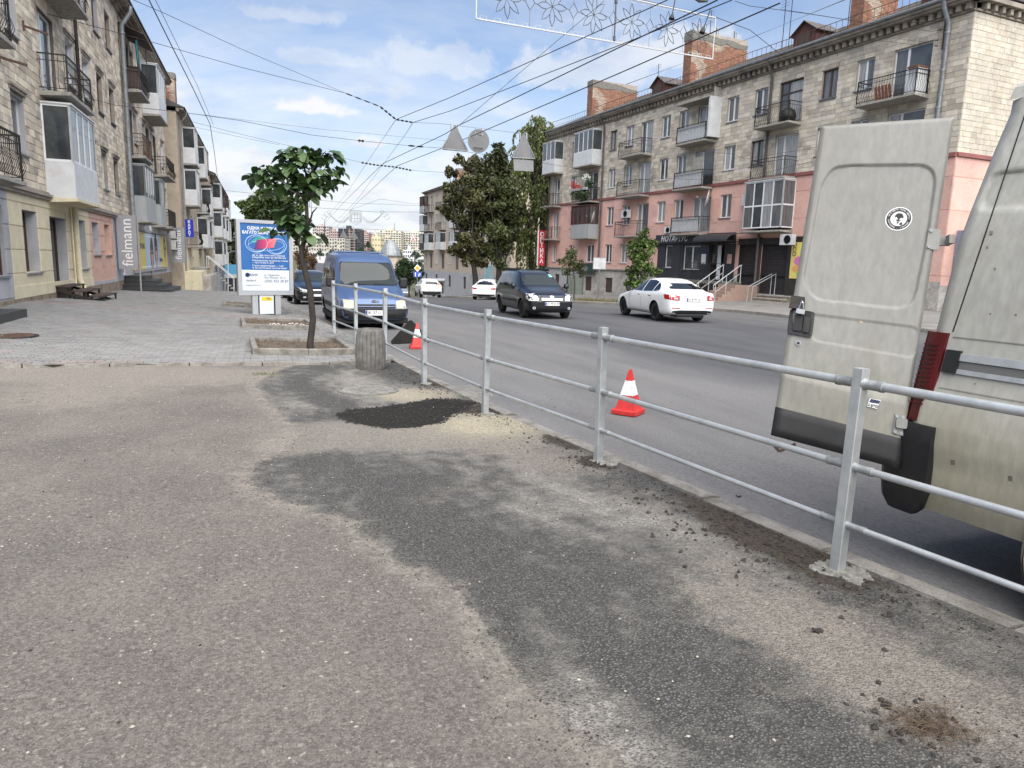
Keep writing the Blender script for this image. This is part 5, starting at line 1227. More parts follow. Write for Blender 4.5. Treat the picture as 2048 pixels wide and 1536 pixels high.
mb().box(S(14.5), .02, -.1, S(17.0), .55, .60).build('step', MT['granite'], t); mb().box(S(14.3), .56, -.1, S(17.35), 1.1, .42).build('step', MT['granite'], t)
# ------------------------------------------------------------------ generic farther house
def house(name, lab, F, y0, y1, zg, nf, st, cols, wallm, jm, balc=(), roofz=.4, back=10, ground=None, blocks=False, zf0=None, dents=False, chim=(), gable=None, lint=False):
 global FB
 FB = F; S = F.s; b = thing(name, lab, 'building', F.pt(S((y0+y1)/2), 0, zg)); s0, s1 = S(y0), S(y1)
 z1 = zf0+st*nf; ops = []; ws = []
 for f in range(nf):
  z = zf0+st*f
  for (c, w, kind) in cols:
   if kind == 'door': ws.append((S(c)-w/2, S(c)+w/2, z+.1, z+st*.80, 5, f))
   else: ws.append((S(c)-w/2, S(c)+w/2, z+.85, z+st*.80, 2, f))
 ops = [w[:4] for w in ws]
 wall(b, s0, s1, zf0-.3 if ground else zg-1, z1, ops, wallm if not blocks else jm, reveal=.2)
 if blocks: block_skin(b, s0, s1, zf0-.25, z1, ops, .42, .2, wallm, tone_fn(1.0, .15))
 core(b, s0, s1, zg-2, z1, .22, back, gable or wallm)
 for sa, sb in ((s0, s0+.04), (s1-.04, s1)): mb().box(sa, -.225, zg-2, sb, -.003, z1-.01).build('end_wall', gable or wallm, b)
 for w in ws:
  window(b, *w[:4], 'white' if rnd.random() < .75 else 'brown', w[4], sill=w[4] == 2, name='window' if w[4] == 2 else 'balcony_door')
 if ground:
  gz = zf0-.3; q = [(S(c)-.6, S(c)+.6, gz-2.1, gz-.5) for c, w, k in cols[::2]]
  wall(b, s0, s1, zg-1, gz, q, ground)
  for a in q: window(b, *a, 'dark', 2, glass='glass_mid', sill=False)
 mb().box(s0, 0, z1, s1, .18, z1+.12).box(s0, 0, z1+.12, s1, .45, z1+.25).build('cornice', MT['cornice'], b)
 q = mb(); q.add([(s0-.1, .55, z1+.26), (s1+.1, .55, z1+.26), (s1+.1, -back/2, z1+.26+2.2), (s0-.1, -back/2, z1+.26+2.2), (s1+.1, -back, z1+.26), (s0-.1, -back, z1+.26)], [(0, 3, 2, 1), (3, 5, 4, 2), (0, 1, 4, 5)]);
 q.add([(s0-.1, .55, z1+.26), (s0-.1, -back, z1+.26), (s0-.1, -back/2, z1+2.46), (s1+.1, .55, z1+.26), (s1+.1, -back, z1+.26), (s1+.1, -back/2, z1+2.46)], [(0, 1, 2), (3, 5, 4)]); q.build('roof', MT['roof_slate'], b)
 for (c0, c1, f, kind, kw) in balc: balcony(b, S(c0), S(c1), zf0+st*f, .85, kind, **kw)
 for (yy, w, h, o) in chim:
  p = F.pt(S(yy), -o, z1+.3); d = F.pt(0, -1, 0)-F.pt(0, 0, 0)
  ux = d if F.side < 0 else -d
  if F.side > 0: p = F.pt(S(yy), -o-w, z1+.3)
  chimney(b, p, ux, w, .8, h)
 return b
F2 = Facade(-5.0, .045, 1)
mat('render_beige', (.46, .385, .30), (.38, .315, .245), 3, .95, 0, .006, 40, dirt=(.27, .225, .18), dscale=.8)
C2 = [(55.0, 1.0, 'win'), (58.0, 1.3, 'door'), (61, 1.0, 'win'), (64, 1.0, 'win'), (67.5, 1.3, 'door'), (70.5, 1, 'win'), (73.5, 1.3, 'door')]
B2 = house('apartment_building', 'beige rendered apartment house with white glazed balconies beyond the optician shop', F2, 53.2, 75, -1.6, 3, 2.85, C2, MT['render_beige'], MT['joint_left'], zf0=2.2, ground=MT['render_yellow'],
     balc=[(56.6, 59.4, 2, 'glazed', {}), (56.6, 59.4, 1, 'glazed', {}), (66.0, 69.0, 2, 'glazed', {}), (66.0, 69.0, 1, 'open', {}), (66, 69, 0, 'glazed', {}), (72, 74.8, 2, 'open', {}), (72, 74.8, 1, 'glazed', {}), (72, 74.8, 0, 'glazed', {}), (56.6, 59.4, 0, 'open', {})], chim=[(53.9, .85, 2.2, .05)])
F3 = Facade(-4.5, .045, 1)
C3 = [(77.5, 1.0, 'win'), (80.5, 1.3, 'door'), (84, 1.0, 'win'), (88, 1.3, 'door'), (92, 1.0, 'win'), (96, 1.3, 'door'), (100, 1, 'win')]
B3 = house('apartment_building', 'farthest left apartment house with dark and white balconies going downhill', F3, 75.6, 104, -2.8, 3, 2.8, C3, MT['stone_left'], MT['joint_left'], zf0=.6, ground=MT['render_grey'],
     balc=[(79, 82, 2, 'glazed', {}), (79, 82, 1, 'glazed', {}), (79, 82, 0, 'glazed', {}), (86.5, 89.5, 2, 'open', {}), (86.5, 89.5, 1, 'glazed', {}), (94.5, 98, 2, 'wood', {}), (94.5, 98, 1, 'glazed', {}), (94.5, 98, 0, 'panel', {}), (86.5, 89.5, 0, 'glazed', {}), (100.5, 103.6, 1, 'glazed', {}), (100.5, 103.6, 2, 'glazed', {})], chim=[(76.3, .9, 2.0, .1)])
q = MB(F2.M)
FB = F2
pipe(B2, F2.s(54.2), -1.3, 10.6, MT['zinc'], r=.05, o=.10)
mat('karat_blue', (.015, .03, .38), None, rough=.3)
projecting(F2, F2.s(54.8), .08, .60, 2.75, 3.95, 'blue projecting shop sign with white upright letters on the beige house', MT['karat_blue'], "КАРАТ", .23, MT['white_paint'], vertical_letters=True)
# outside stair of the second house
t = thing('outside_stair', 'steep metal outside stair with railing below the blue sign', 'stair', F2.pt(F2.s(62), .6, -1))
FB = F2
for i in range(9): mb().box(F2.s(61.6), .95+.2*i, .55-.2*i, F2.s(63.6), .95+.2*i+.24, .59-.2*i).build('tread', MT['concrete'], t)
mb().box(F2.s(58.5), .02, .45, F2.s(63.6), .95, .6).build('landing', MT['concrete'], t)
for s in (61.6, 63.6): mb().tube([(F2.s(s), .9, 1.5), (F2.s(s), 2.8, -.2)], .025, 6).tube([(F2.s(s), .9, .5), (F2.s(s), .9, 1.5)], .02, 6).tube([(F2.s(s), 2.8, -1.3), (F2.s(s), 2.8, -.2)], .02, 6).build('handrail', MT['white_plastic'], t)
FB = F2
mb().box(F2.s(53.4), .02, -1.6, F2.s(58.4), 1.1, .45).build('terrace', MT['render_yellow'], B2)
mb().box(F2.s(54.4), 1.1, -1.7, F2.s(61.4), 1.6, .15).build('terrace', MT['plinth_white'], B2)
# ------------------------------------------------------------------ right building
FR = Facade(29.0, -.05, -1); FB = FR; S = FR.s
RB = thing('apartment_building', 'long four storey apartment house, pale stone above pink, across the road', 'building', FR.pt(S(38), 0, 0))
r0, r1 = S(21.36), S(57.3)
ZR = [1.0, 3.72, 6.43, 9.12]
win_y = [53.15, 47.5, 45.4, 41.25, 39.4, 35.0, 32.8, 28.25, 26.25]
doors = [(50.9, 49.4), (44.05, 42.65), (38.05, 36.3), (31.5, 29.9), (24.8, 23.0), (56.6, 55.5)]
wv = []
for f in range(4):
 z = ZR[f]
 for i, yc in enumerate(win_y):
  if f == 0 and (yc < 41.5 and yc > 29): continue
  w = .85 if yc > 50 else .95
  stl = 'white'
  if (f, i) in ((3, 1), (3, 0), (3, 7), (2, 6)): stl = 'dark'
  wv.append((yc-w/2, yc+w/2, z+.87, z+2.2, stl, 2, dict(depth=.17)))
 for j, (ya, yb) in enumerate(doors):
  if f == 0:
   if j in (0, 5, 1): wv.append((yb+.15, ya-.15, z+.87, z+2.2, 'white', 2, dict(depth=.17)))
   continue
  stl = 'dark' if (f, j) in ((3, 3),) else 'white'
  wv.append((yb, ya, z+.1, z+2.2, stl, 6, dict(depth=.17, sill=False, name='balcony_door', transom=(j == 3 and f == 3))))
wv.append((51.6, 52.1, ZR[3]+.87, ZR[3]+2.2, 'white', 1, {}))
ops = [(S(a), S(c), z, zz) for a, c, z, zz, *_ in wv]
shop = [(S(32.2), S(33.55), .50, 3.35), (S(29.9), S(31.75), .35, 3.35)]
wall(RB, r0, r1, 6.52, 12.05, ops, MT['joint_right'])
block_skin(RB, r0+.005, r1, 6.6, 12.0, ops, .44, .215, MT['stone_right'], tone_fn(1.0, .24), n_single=200)
wall(RB, r0, r1, 1.35, 6.5, ops+shop+[(S(33.85), S(41.3), .0, 3.2)], MT['render_pink'], label='pink rendered lower wall')
block_skin(RB, r0+.005, r1, 1.62, 6.45, ops+shop+[(S(33.8), S(41.35), .0, 3.75)], 3.1, 1.35, MT['render_pink'], tone_fn(1.0, .035, hue=.02), gap=.025, proud=(.012, .016), name='render_panel', rag=0, end_off=False, n_single=40)
wall(RB, r0, S(33.85), -1.2, 1.35, shop, MT['plinth_white'], label='pale stained plinth');
bw = [(S(a)-.5, S(a)+.5, -.35, .75) for a in (47.2, 43.6, 50.2)]+[(S(53.4)-.4, S(53.4)+.4, -1.0, .9), (S(55.4)-.4, S(55.4)+.4, -.3, .8)]
wall(RB, S(41.3), S(51.8), -1.8, 1.35, bw, MT['plinth_white'], label='pale stained plinth'); wall(RB, S(51.8), r1, -1.8, 1.35, bw, MT['render_grey'], label='lilac grey plinth')
wall(RB, S(33.85), S(41.3), -1.6, .85, [], MT['plinth_white'])
q = mb(); q.box(S(41.3), 0, 1.33, r1, .14, 1.42); q.build('ledge', MT['concrete'], RB)
for i, w in enumerate(bw):
 o = mb(); o.box(w[0], -.12, w[2], w[1], -.08, w[3]); o.build('basement_window', MT['dark_wood'], RB)
core(RB, r0+.01, r1, -2.5, 12.0, .24, 11.5, MT['joint_right'])
for w in wv: window(RB, S(w[0]), S(w[1]), w[2], w[3], w[4], w[5], **w[6])
q = mb(); q.box(r0, 0, 6.45, r1, .10, 6.53).box(r0, 0, 6.53, r1, .06, 6.62); q.build('string_course', MT['wine_course'] if 'wine_course' in MT else mat('wine_course', (.27, .10, .09), (.2, .075, .07), 2, .8), RB)
# eaves with brackets
q = mb(); q.box(r0-.05, 0, 12.0, r1+.05, .10, 12.06).box(r0-.4, 0, 12.33, r1+.05, .46, 12.42).box(r0-.45, .40, 12.42, r1+.05, .56, 12.58).box(r0-.05, 0, 12.06, r1+.05, .03, 12.33); q.build('cornice', MT['cornice'], RB)
n = 92; me0 = None
for i in range(n):
 s = lerp(r0+.15, r1-.1, i/(n-1)); z0 = 12.07
 o = mb().box(s-.09, .03, z0, s+.09, .26, z0+.24).build('eaves_bracket', MT['cornice'], RB)
q = mb(); q.tube([(r0-.4, .62, 12.60), (r1, .62, 12.60)], .07, 8); q.build('gutter', MT['zinc'], RB)
q = mb(); rz = 15.3; q.add([(r0-.4, .60, 12.60), (r1+.2, .60, 12.60), (r1+.2, -5.7, rz), (r0-.4, -5.7, rz), (r1+.2, -12, 12.5), (r0-.4, -12, 12.5)], [(0, 3, 2, 1), (3, 5, 4, 2), (0, 1, 4, 5)])
q.add([(r0+.0, 0, 12.0), (r0+.0, -11.5, 12.0), (r0+.0, -5.7, rz-.1), (r1, 0, 12.0), (r1, -11.5, 12), (r1, -5.7, rz-.1)], [(0, 1, 2), (3, 5, 4)])
n = 60
for i in range(n):       # ribs of the roofing sheets
 s = lerp(r0-.35, r1+.1, i/(n-1)); q.bar((s, .58, 12.625), (s, -5.6, rz+.0), .07, .05)
q.build('roof', MT['roof_slate'], RB)
q = mb()
for i in range(105):
 s = lerp(r0, r1, i/104); q.tube([(s, .28, 12.7), (s, .28, 13.32)], .012, 3, False)
q.tube([(r0, .28, 13.32), (r1, .28, 13.32)], .016, 4).tube([(r0, .28, 12.95), (r1, .28, 12.95)], .012, 4); q.build('roof_railing', MT['rust_iron'], RB)
# gable end (faces the photographer)
gz = MB(); xg = FR.pt(r0, 0, 0)
class GF: pass
GX = (FR.pt(0, -1, 0)-FR.pt(0, 0, 0)); GN = -(FR.pt(1, 0, 0)-FR.pt(0, 0, 0))
GM = Matrix((GX, GN, (0, 0, 1))).transposed().to_4x4(); GM.translation = FR.pt(r0, 0, 0)
gF = Facade(0, 0, 1); gF.M = GM; FB = gF
wall(RB, 0, 11.5, 6.52, 12.0, [], MT['joint_right']); block_skin(RB, .0, 11.5, 6.6, 12.0, [], .46, .215, MT['stone_right'], tone_fn(1.02, .07), n_single=60)
wall(RB, 0, 11.5, 1.2, 6.5, [], MT['render_pink']); block_skin(RB, .0, 11.5, 1.6, 6.45, [], 2.2, 1.35, MT['render_pink'], tone_fn(1.0, .03, hue=.02), gap=.025, proud=(.012, .016), name='render_panel', rag=0, n_single=20, end_off=False)
mat('blue_grey', (.20, .235, .33), (.17, .20, .28), 2, .8)
wall(RB, 0, 11.5, -1.2, 1.2, [], MT['plinth_white'])
mb().box(0, 0, 6.45, 11.5, .10, 6.53).box(0, 0, 6.53, 11.5, .06, 6.62).build('string_course', MT['wine_course'], RB)
for i in range(22): mb().box(.35+i*.5, .0, 12.07, .53+i*.5, .24, 12.31).build('eaves_bracket', MT['cornice'], RB)
mb().box(-.46, 0, 12.33, 11.5, .38, 12.5).box(0, 0, 12.0, 11.5, .08, 12.07).build('cornice', MT['cornice'], RB)
# blue-grey gate beside the house
t = thing('metal_gate', 'blue grey sheet metal gate beside the pink gable', 'gate', FR.pt(r0-3, -.5, 0))
FB = FR
for i in range(14): mb().box(r0-.05-.3*(i+1)+.006, -.62, -.1, r0-.05-.3*i-.006, -.58+(.02 if i % 2 else 0), 3.5).build('panel', MT['blue_grey'], t)
mb().box(r0-4.4, -.66, -.3, r0-.05, -.63, 3.3).build('frame', MT['iron'], t)
# balconies
def yb(a, c): return S(min(a, c)), S(max(a, c))
BL = [(55.0, 57.25, 3, 'glazed', dict(glaze_to=2.45, label='white glazed corner balcony')), (55.0, 57.25, 2, 'open', {}), (55.0, 57.25, 1, 'open', dict(belly=False)),
      (49.0, 51.9, 3, 'glazed', dict(glaze_to=2.5, label='white glazed balcony beside the drainpipe')), (49.0, 51.9, 2, 'open', dict(label='balcony with potted plants and red flowers')), (49.0, 51.9, 1, 'wood', dict(wallm='grey_panel', label='balcony closed with wine red slats over grey panels')),
      (42.6, 45.5, 3, 'open', {}), (42.6, 45.5, 2, 'open', {}), (42.6, 45.5, 1, 'open', dict(belly=False)),
      (36.2, 39.0, 3, 'sheet', dict(label='balcony with a pale grey sheet behind the bars')), (36.2, 39.0, 2, 'sheet', {}), (36.2, 39.0, 1, 'sheet', dict(label='balcony with a white sheet behind the bars')),
      (29.8, 32.3, 3, 'open', {}), (29.8, 32.3, 2, 'open', {}), (29.7, 32.6, 1, 'full', dict(glaze_to=2.55, label='fully glazed white balcony above the brown shutters', panes=['curtain_dim', 'curtain', 'glass_mid'])),
      (22.9, 25.9, 3, 'open', {}), (22.9, 25.9, 2, 'open', {}), (22.9, 25.9, 1, 'open', {})]
for a, c, f, kind, kw in BL:
 s0, s1 = yb(a, c); balcony(RB, s0, s1, ZR[f]+.0, .9, kind, 'iron' if kind != 'wood' else 'iron', **kw)
q = mb(); s0, s1 = S(36.0), S(39.1); q.box(s0, 0, ZR[3]+2.35, s0+.08, .55, 12.0).box(s0, 0, ZR[3]+2.3, s1, .9, ZR[3]+2.36); q.build('awning', MT['concrete'], RB)
q = mb(); q.box(S(35.95), 0, ZR[3]+.1, S(36.1), .85, ZR[3]+2.35); q.build('side_screen', MT['white_panel'], RB)
for s, r in ((31.95, .07), (48.6, .065), (57.1, .06), (22.3, .10)): pipe(RB, S(s), 1.2 if s != 31.95 else .2, 12.2, MT['zinc'] if s == 22.3 else MT['iron_pipe'] if 'iron_pipe' in MT else mat('iron_pipe', (.10, .095, .09), (.06, .058, .055), 5, .7), r=r, o=.16)
# roof : chimneys and dormers
for (pl, pr, Y, pots, ytop) in (((1183, 235), (1277, 190), 50.2, 0, 163), ((1380, 152), (1498, 110), 39.0, 3, 66), ((1727, 25), (1800, 5), 27.0, 1, -45)):
 a = CAM+ray(*pl)*(Y/ray(*pl).y); b_ = CAM+ray(*pr)*(Y/ray(*pr).y); tp = CAM+ray(pl[0], ytop)*(Y/ray(*pl).y)
 chimney(RB, (a.x, Y, 12.75), GX, b_.x-a.x, .75, tp.z-12.75+.05, cap=.55, slope=.32, pots=pots)
dormer(RB, S(43.6), -.9, 12.95, 1.5, .85); dormer(RB, S(31.0), -.9, 12.95, 1.5, .9); dormer(RB, S(24.0), -1.2, 13.1, 1.4, .8)
for (s, o, h) in ((42.2, -2.2, 3.6), (46.0, -2.5, 2.2), (40.6, -2.5, 4.2), (34.2, -2.5, 3.0), (33.2, -2.0, 3.6), (29.3, -2, 3.0)):
 ZB = lerp(12.65, rz, (-o)/6.3); t = thing('aerial', None, None, FR.pt(S(s), o, ZB))
 q = mb(); q.tube([(S(s), o, ZB-.2), (S(s), o, ZB+h)], .022, 5)
 for k in range(int(h*1.2)): q.tube([(S(s)-.32, o, ZB+h-.1-k*.16), (S(s)+.32, o, ZB+h-.1-k*.16)], .009, 4, False)
 q.build('mast', MT['iron'], t)
 props(t, {42.2: 'thin roof aerial above the first dormer', 46.0: 'short roof aerial left of the first dormer', 40.6: 'tall roof aerial just left of the middle chimney', 34.2: 'roof aerial left of the second dormer', 33.2: 'comb shaped roof aerial close beside the second dormer', 29.3: 'roof aerial right of the second dormer'}[s], 'aerial', 'aerials on the roof')
# things on the balconies
t = thing('flower_box', 'flower boxes with bright red blossoms and trailing green on the plant filled balcony', 'flower box', FR.pt(S(50.6), .95, ZR[2]+.9))
mb().box(S(49.3), .92, ZR[2]+.82, S(51.6), 1.12, ZR[2]+1.0).build('box', MT['render_grey'], t)
q = MB(); crown_cards(q, [(FR.pt(S(51.2), 1.0, ZR[2]+1.2), .30, 1), (FR.pt(S(50.5), 1.0, ZR[2]+1.05), .22, .6), (FR.pt(S(51.5), 1.0, ZR[2]+1.45), .2, .5)], 260, .07, tint=(.9, 1.1)); q.build('blossoms', mat('geranium', (.55, .03, .03), (.4, .02, .025), 9, .7, attr=True), t)
q = MB(); crown_cards(q, [(FR.pt(S(51.0), .95, ZR[2]+.55), .45, 1), (FR.pt(S(49.8), .95, ZR[2]+.6), .5, 1.1), (FR.pt(S(49.6), .6, ZR[2]+1.3), .45, 1), (FR.pt(S(50.3), .8, ZR[2]+.3), .4, .8)], 900, .09); q.build('foliage', MT['leaf_dark'], t)
q = MB(); crown_cards(q, [(FR.pt(S(49.9), .75, ZR[2]+1.75), .32, 1)], 140, .08, tint=(1, 1.2)); q.build('white_blossoms', mat('white_flowers', (.7, .72, .66), None, attr=True), t)
FB = FR
t = thing('bin_bag', 'black bag and junk heaped on the top balcony right of the drainpipe', 'bag', FR.pt(S(30.2), .5, ZR[3]))
q = MB(FR.M); q.lathe([(.05, 0), (.36, .05), (.42, .3), (.33, .55), (.16, .66), (.05, .72)], 12, (S(30.2), .55, ZR[3])); q.build('bag', MT['black_plastic'], t, smooth=True)
t = thing('wooden_boards', 'rusty brown boards leaning on the top balcony nearest the gable', 'boards', FR.pt(S(24.5), .6, ZR[3]))
for i in range(5): mb().bar((S(24.2)+i*.17, .70, ZR[3]+.02), (S(24.55)+i*.17, .45, ZR[3]+.72), .13, .02, (0, 1, 0)).build('board', MT['rust_board'] if 'rust_board' in MT else mat('rust_board', (.19, .075, .04), (.12, .05, .03), 6, .8), t)
t = thing('cupboard', 'small white cupboard at the end of the top balcony nearest the gable', 'cupboard', FR.pt(S(23.3), .5, ZR[3]))
mb().box(S(22.98), .15, ZR[3]+.02, S(23.4), .78, ZR[3]+1.05).build('body', MT['white_panel'], t); mb().box(S(22.96), .12, ZR[3]+1.05, S(23.45), .82, ZR[3]+1.12).build('top', MT['rust_board'], t)
t = thing('screen_board', 'beige board standing on the third floor balcony with the sheet', 'board', FR.pt(S(37), .7, ZR[2])); mb().box(S(36.5), .60, ZR[2]+.1, S(37.4), .64, ZR[2]+1.75).build('panel', MT['concrete'], t)
dish(FR, S(49.2), .1, 5.2, .50, 'large white satellite dish beside the wine red balcony'); dish(FR, S(36.2), .1, 5.7, .58, 'white satellite dish at the right end of the white sheet balcony')
dish(FR, S(42.0), .1, 8.05, .40, 'small white satellite dish on the stone wall right of an open balcony')
aircon(FR, S(44.95), .12, 5.0, 'air conditioner on the pink wall above an open balcony'); aircon(FR, S(39.9), .12, 3.80, 'small air conditioner over the notary fascia', .6, .42); aircon(FR, S(29.5), .35, 2.95, 'white air conditioner over the brown roller shutter'); aircon(FR, S(32.9), .1, 5.15, 'air conditioner left of the fully glazed balcony', .7, .6)
# the notary's office
FB = FR
NT = thing('notary_office', 'dark grey panelled notary office front built onto the pink wall', 'shop front', FR.pt(S(37.5), .1, .9))
n0, n1 = S(33.9), S(41.3)
nops = [(S(39.75), S(40.5), 1.62, 3.05), (S(36.95), S(38.6), 1.55, 3.0), (S(34.75), S(36.1), .95, 3.1)]
wall(NT, n0, n1, .9, 3.17, nops, MT['notary'], reveal=.25); FB = FR
block_skin(NT, n0, n1, .9, 3.16, nops, 1.24, 2.3, MT['notary'], tone_fn(1, .05, hue=0), gap=.03, proud=(.02, .024), name='panel', rag=0, end_off=False, n_single=30)
for a in nops[:2]: window(NT, *a, 'white', 1 if a is nops[0] else 2, glass='glass_mid', depth=.16, transom=False)
window(NT, *nops[2], 'dark', 2, glass='glass_dark', sill=False, name='door')
mb().box(n0-.02, .0, 3.17, n1+.02, .22, 3.72).build('fascia', MT['notary'], NT)
ftextL(FR, S(39.35), .225, 3.44, 'НОТАРІУС', .50, MT['white_paint'], NT, name='lettering', extrude=.01, spacing=1.08, shear=.2)
mb().box(S(36.35), .03, 1.9, S(36.75), .05, 2.5).build('notice', MT['white_paint'], NT); mb().box(S(34.1), .03, 1.95, S(34.45), .05, 2.5).build('notice', MT['render_pink'], NT)
mb().box(S(35.05), -.02, 1.0, S(35.3), .06, 3.0).build('door_frame', MT['white_plastic'], NT)
q = mb(); n = 10; v = []
for i in range(n+1):
 th = R(90)*i/n; o, z = .22+1.25*math.sin(th), 3.2+.46*math.cos(th)
 v += [(S(33.0), o, z), (S(35.95), o, z), (S(33.0), o, z-.03), (S(35.95), o, z-.03)]
f = []
for i in range(n): f += [(4*i, 4*i+1, 4*i+5, 4*i+4), (4*i+2, 4*i+6, 4*i+7, 4*i+3), (4*i, 4*i+4, 4*i+6, 4*i+2), (4*i+1, 4*i+3, 4*i+7, 4*i+5)]
q.add(v, f).build('canopy', MT['sheet_dark'], NT)
q = mb()
for s in (33.05, 34.0, 35.0, 35.9):
 q.tube([(S(s), .1, 3.15), (S(s), 1.45, 3.2)], .02, 5)
 for k in range(4): q.tube([(S(s)+.18*math.cos(t), .35+.26*k+.11*math.sin(t), 3.05) for t in [k2*math.pi/4 for k2 in range(9)]], .012, 4, False)
q.build('canopy_bracket', MT['iron'], NT)
mb().box(S(33.15), 0.0, .78, S(39.2), 1.45, .93).build('deck', MT['concrete_dark'], NT)
q = mb(); q.box(S(38.9), .2, -1, S(39.05), 1.3, .78).box(S(37.2), .2, -1, S(37.35), 1.3, .78).box(S(34.0), .2, -1, S(34.15), 1.3, .78); q.build('deck_support', MT['iron'], NT)
q = mb()
for s in [S(33.2)+.55*i for i in range(7)]: q.tube([(s, 1.4, .93), (s, 1.4, 1.95)], .016, 5)
for z in (1.95, 1.6, 1.25): q.tube([(S(33.2), 1.4, z), (S(36.5), 1.4, z)], .018, 5)
for s in (S(36.5),):
 for z in (1.95, 1.5): q.tube([(s, .05, z), (s, 1.4, z)], .018, 5)
q.build('deck_railing', MT['iron'], NT)
# stairs
t = thing('tiled_stairs', 'tiled stair with tube handrails up to the notary deck', 'stairs', FR.pt(S(34.6), 1.8, -.1))
for i in range(6): mb().box(S(31.7), 1.45+.28*i, -.9, S(33.1), 1.75+.28*i, .78-.165*i).build('step', MT['stair_tile'] if 'stair_tile' in MT else mat('stair_tile', (.36, .25, .20), (.30, .21, .17), 6, .8), t)
for s in (31.7, 33.1): mb().tube([(S(s), 1.4, 1.85), (S(s), 1.5, 1.85), (S(s), 3.1, .85), (S(s), 3.25, .75), (S(s), 3.2, .45)], .028, 7).tube([(S(s), 1.45, .9), (S(s), 1.45, 1.85)], .022, 6).tube([(S(s), 2.4, .2), (S(s), 2.4, 1.3)], .02, 6).tube([(S(s), 3.1, -.15), (S(s), 3.1, .85)], .022, 6).tube([(S(s), 1.5, 1.4), (S(s), 3.1, .4)], .018, 6).build('handrail', MT['galvanised'], t)
t = thing('stone_stairs', 'worn slab steps with rail in front of the wide brown shutter', 'stairs', FR.pt(S(31), 1, .2))
for i in range(5): mb().box(S(29.2)-.06*i, .0 if i == 0 else .6+.32*(i-1), -.6, S(31.2)-.05*i, .62+.32*i, .34-.16*i-.07).build('riser', MT['plinth_stone'], t); mb().box(S(29.15)-.06*i, .0 if i == 0 else .6+.32*(i-1)-.02, .34-.16*i-.066, S(31.2)-.05*i+.04, .66+.32*i, .34-.16*i).build('tread', MT['concrete'], t)
for s in (30.4,): mb().tube([(S(s), .2, .34), (S(s), .2, 1.45), (S(s)-.02, 1.75, .75), (S(s)-.02, 1.8, -.2)], .025, 7).tube([(S(s)+.3, .2, .34), (S(s)+.3, .2, 1.45), (S(s)+.3, 1.75, .75), (S(s)+.3, 1.8, -.2)], .025, 7).build('handrail', MT['galvanised'], t)
mb().box(S(31.75), .1, -.9, S(33.1), 1.45, .775).build('landing', MT['stair_tile'], [o for o in bpy.data.objects if o.name.startswith('tiled_stairs')][0])
# roller shutters
for k, (a, lab) in enumerate(zip(shop, ('narrow dark brown roller shutter next to the notary office', 'wide dark brown roller shutter under the fully glazed balcony'))):
 t = thing('roller_shutter', lab, 'roller shutter', FR.pt(a[0], 0, a[2]), group='roller shutters'); zz = a[2]
 while zz < a[3]-.34:
  q = mb(); q.add([(a[0], -.12, zz), (a[1], -.12, zz), (a[1], -.10, zz+.03), (a[1], -.12, zz+.076), (a[0], -.12, zz+.076), (a[0], -.10, zz+.03)], [(0, 5, 2, 1), (5, 4, 3, 2)]); q.build('slat', MT['shutter'], t); zz += .08
 mb().box(a[0]-.06, -.14, a[3]-.33, a[1]+.06, .06, a[3]).build('shutter_box', MT['shutter'], t)
 mb().box(a[0], -.14, a[2], a[0]+.05, .0, a[3]-.33).box(a[1]-.05, -.14, a[2], a[1], .0, a[3]-.33).build('guide_rail', MT['shutter'], t)
mb().box(S(28.2), .02, .35, S(29.88), .05, 3.4).build('shop_cladding', MT['shutter'], RB); mb().box(S(31.77), .02, .35, S(32.18), .06, 3.4).build('shop_cladding', MT['dark_wood'], RB)
t = thing('poster', 'colourful upright ECO poster beside the wide brown shutter', 'poster', FR.pt(S(29.2), .06, 1.3))
mb().box(S(28.5), .055, 1.25, S(29.6), .075, 3.1).build('sheet', mat('eco_yellow', (.72, .66, .10), (.70, .55, .22), 1.2, .5), t)
for (sc, zc, rr, c) in ((29.0, 2.15, .36, (.62, .18, .42)), (28.8, 2.6, .25, (.65, .62, .55)), (29.2, 1.75, .25, (.72, .35, .12)), (28.9, 1.5, .3, (.45, .62, .08)), (28.75, 2.9, .2, (.65, .25, .05))):
 q = mb(); dz = .0765+rnd.random()*.004; q.prism([(S(sc)+rr*math.cos(k*.524), zc+rr*.7*math.sin(k*.524)) for k in range(12)], dz-.002, dz); q.build('printed_spot', mat('eco%d' % int(zc*100), c, None, rough=.5), t)
ftextL(FR, S(29.4), .082, 2.72, 'ECO', .34, MT['black'], t, rot=R(-90), extrude=.001)
# small sign board with post, green sign, optician
t = thing('sign_board', 'white rectangular board on a grey post on the far pavement', 'sign', P(1195, 590, 50)); pz_ = P(1195, 592, 50)
gx_ = P(1196, 590, 47.5); zg = fwz(gx_.x, gx_.y)
M = Matrix.Translation((gx_.x, gx_.y, zg)) @ Matrix.Rotation(R(-22), 4, 'Z')
t.location = (gx_.x, gx_.y, zg); WM[t] = Matrix.Translation((gx_.x, gx_.y, zg))
MB(M).tube([(0, 0, 0), (0, 0, 2.0)], .06, 8).build('post', MT['zinc'], t); zb_ = P(1195, 538, 47.5).z-zg
MB(M).box(-.40, -.08, zb_, .40, -.05, zb_+.72).build('board', MT['white_panel'], t); MB(M).box(-.44, -.05, zb_-.03, .44, .0, zb_+.75).build('frame', MT['zinc'], t)
t = thing('kiosk_sign', 'dark green sign board on the plinth below the pink wall', 'sign', FR.pt(S(50), .2, .9)); FB = FR
mb().box(S(49.0), .16, 1.0, S(51.4), .26, 1.75).build('board', mat('dark_green', (.03, .055, .045), (.025, .045, .04), 2, .6), t)
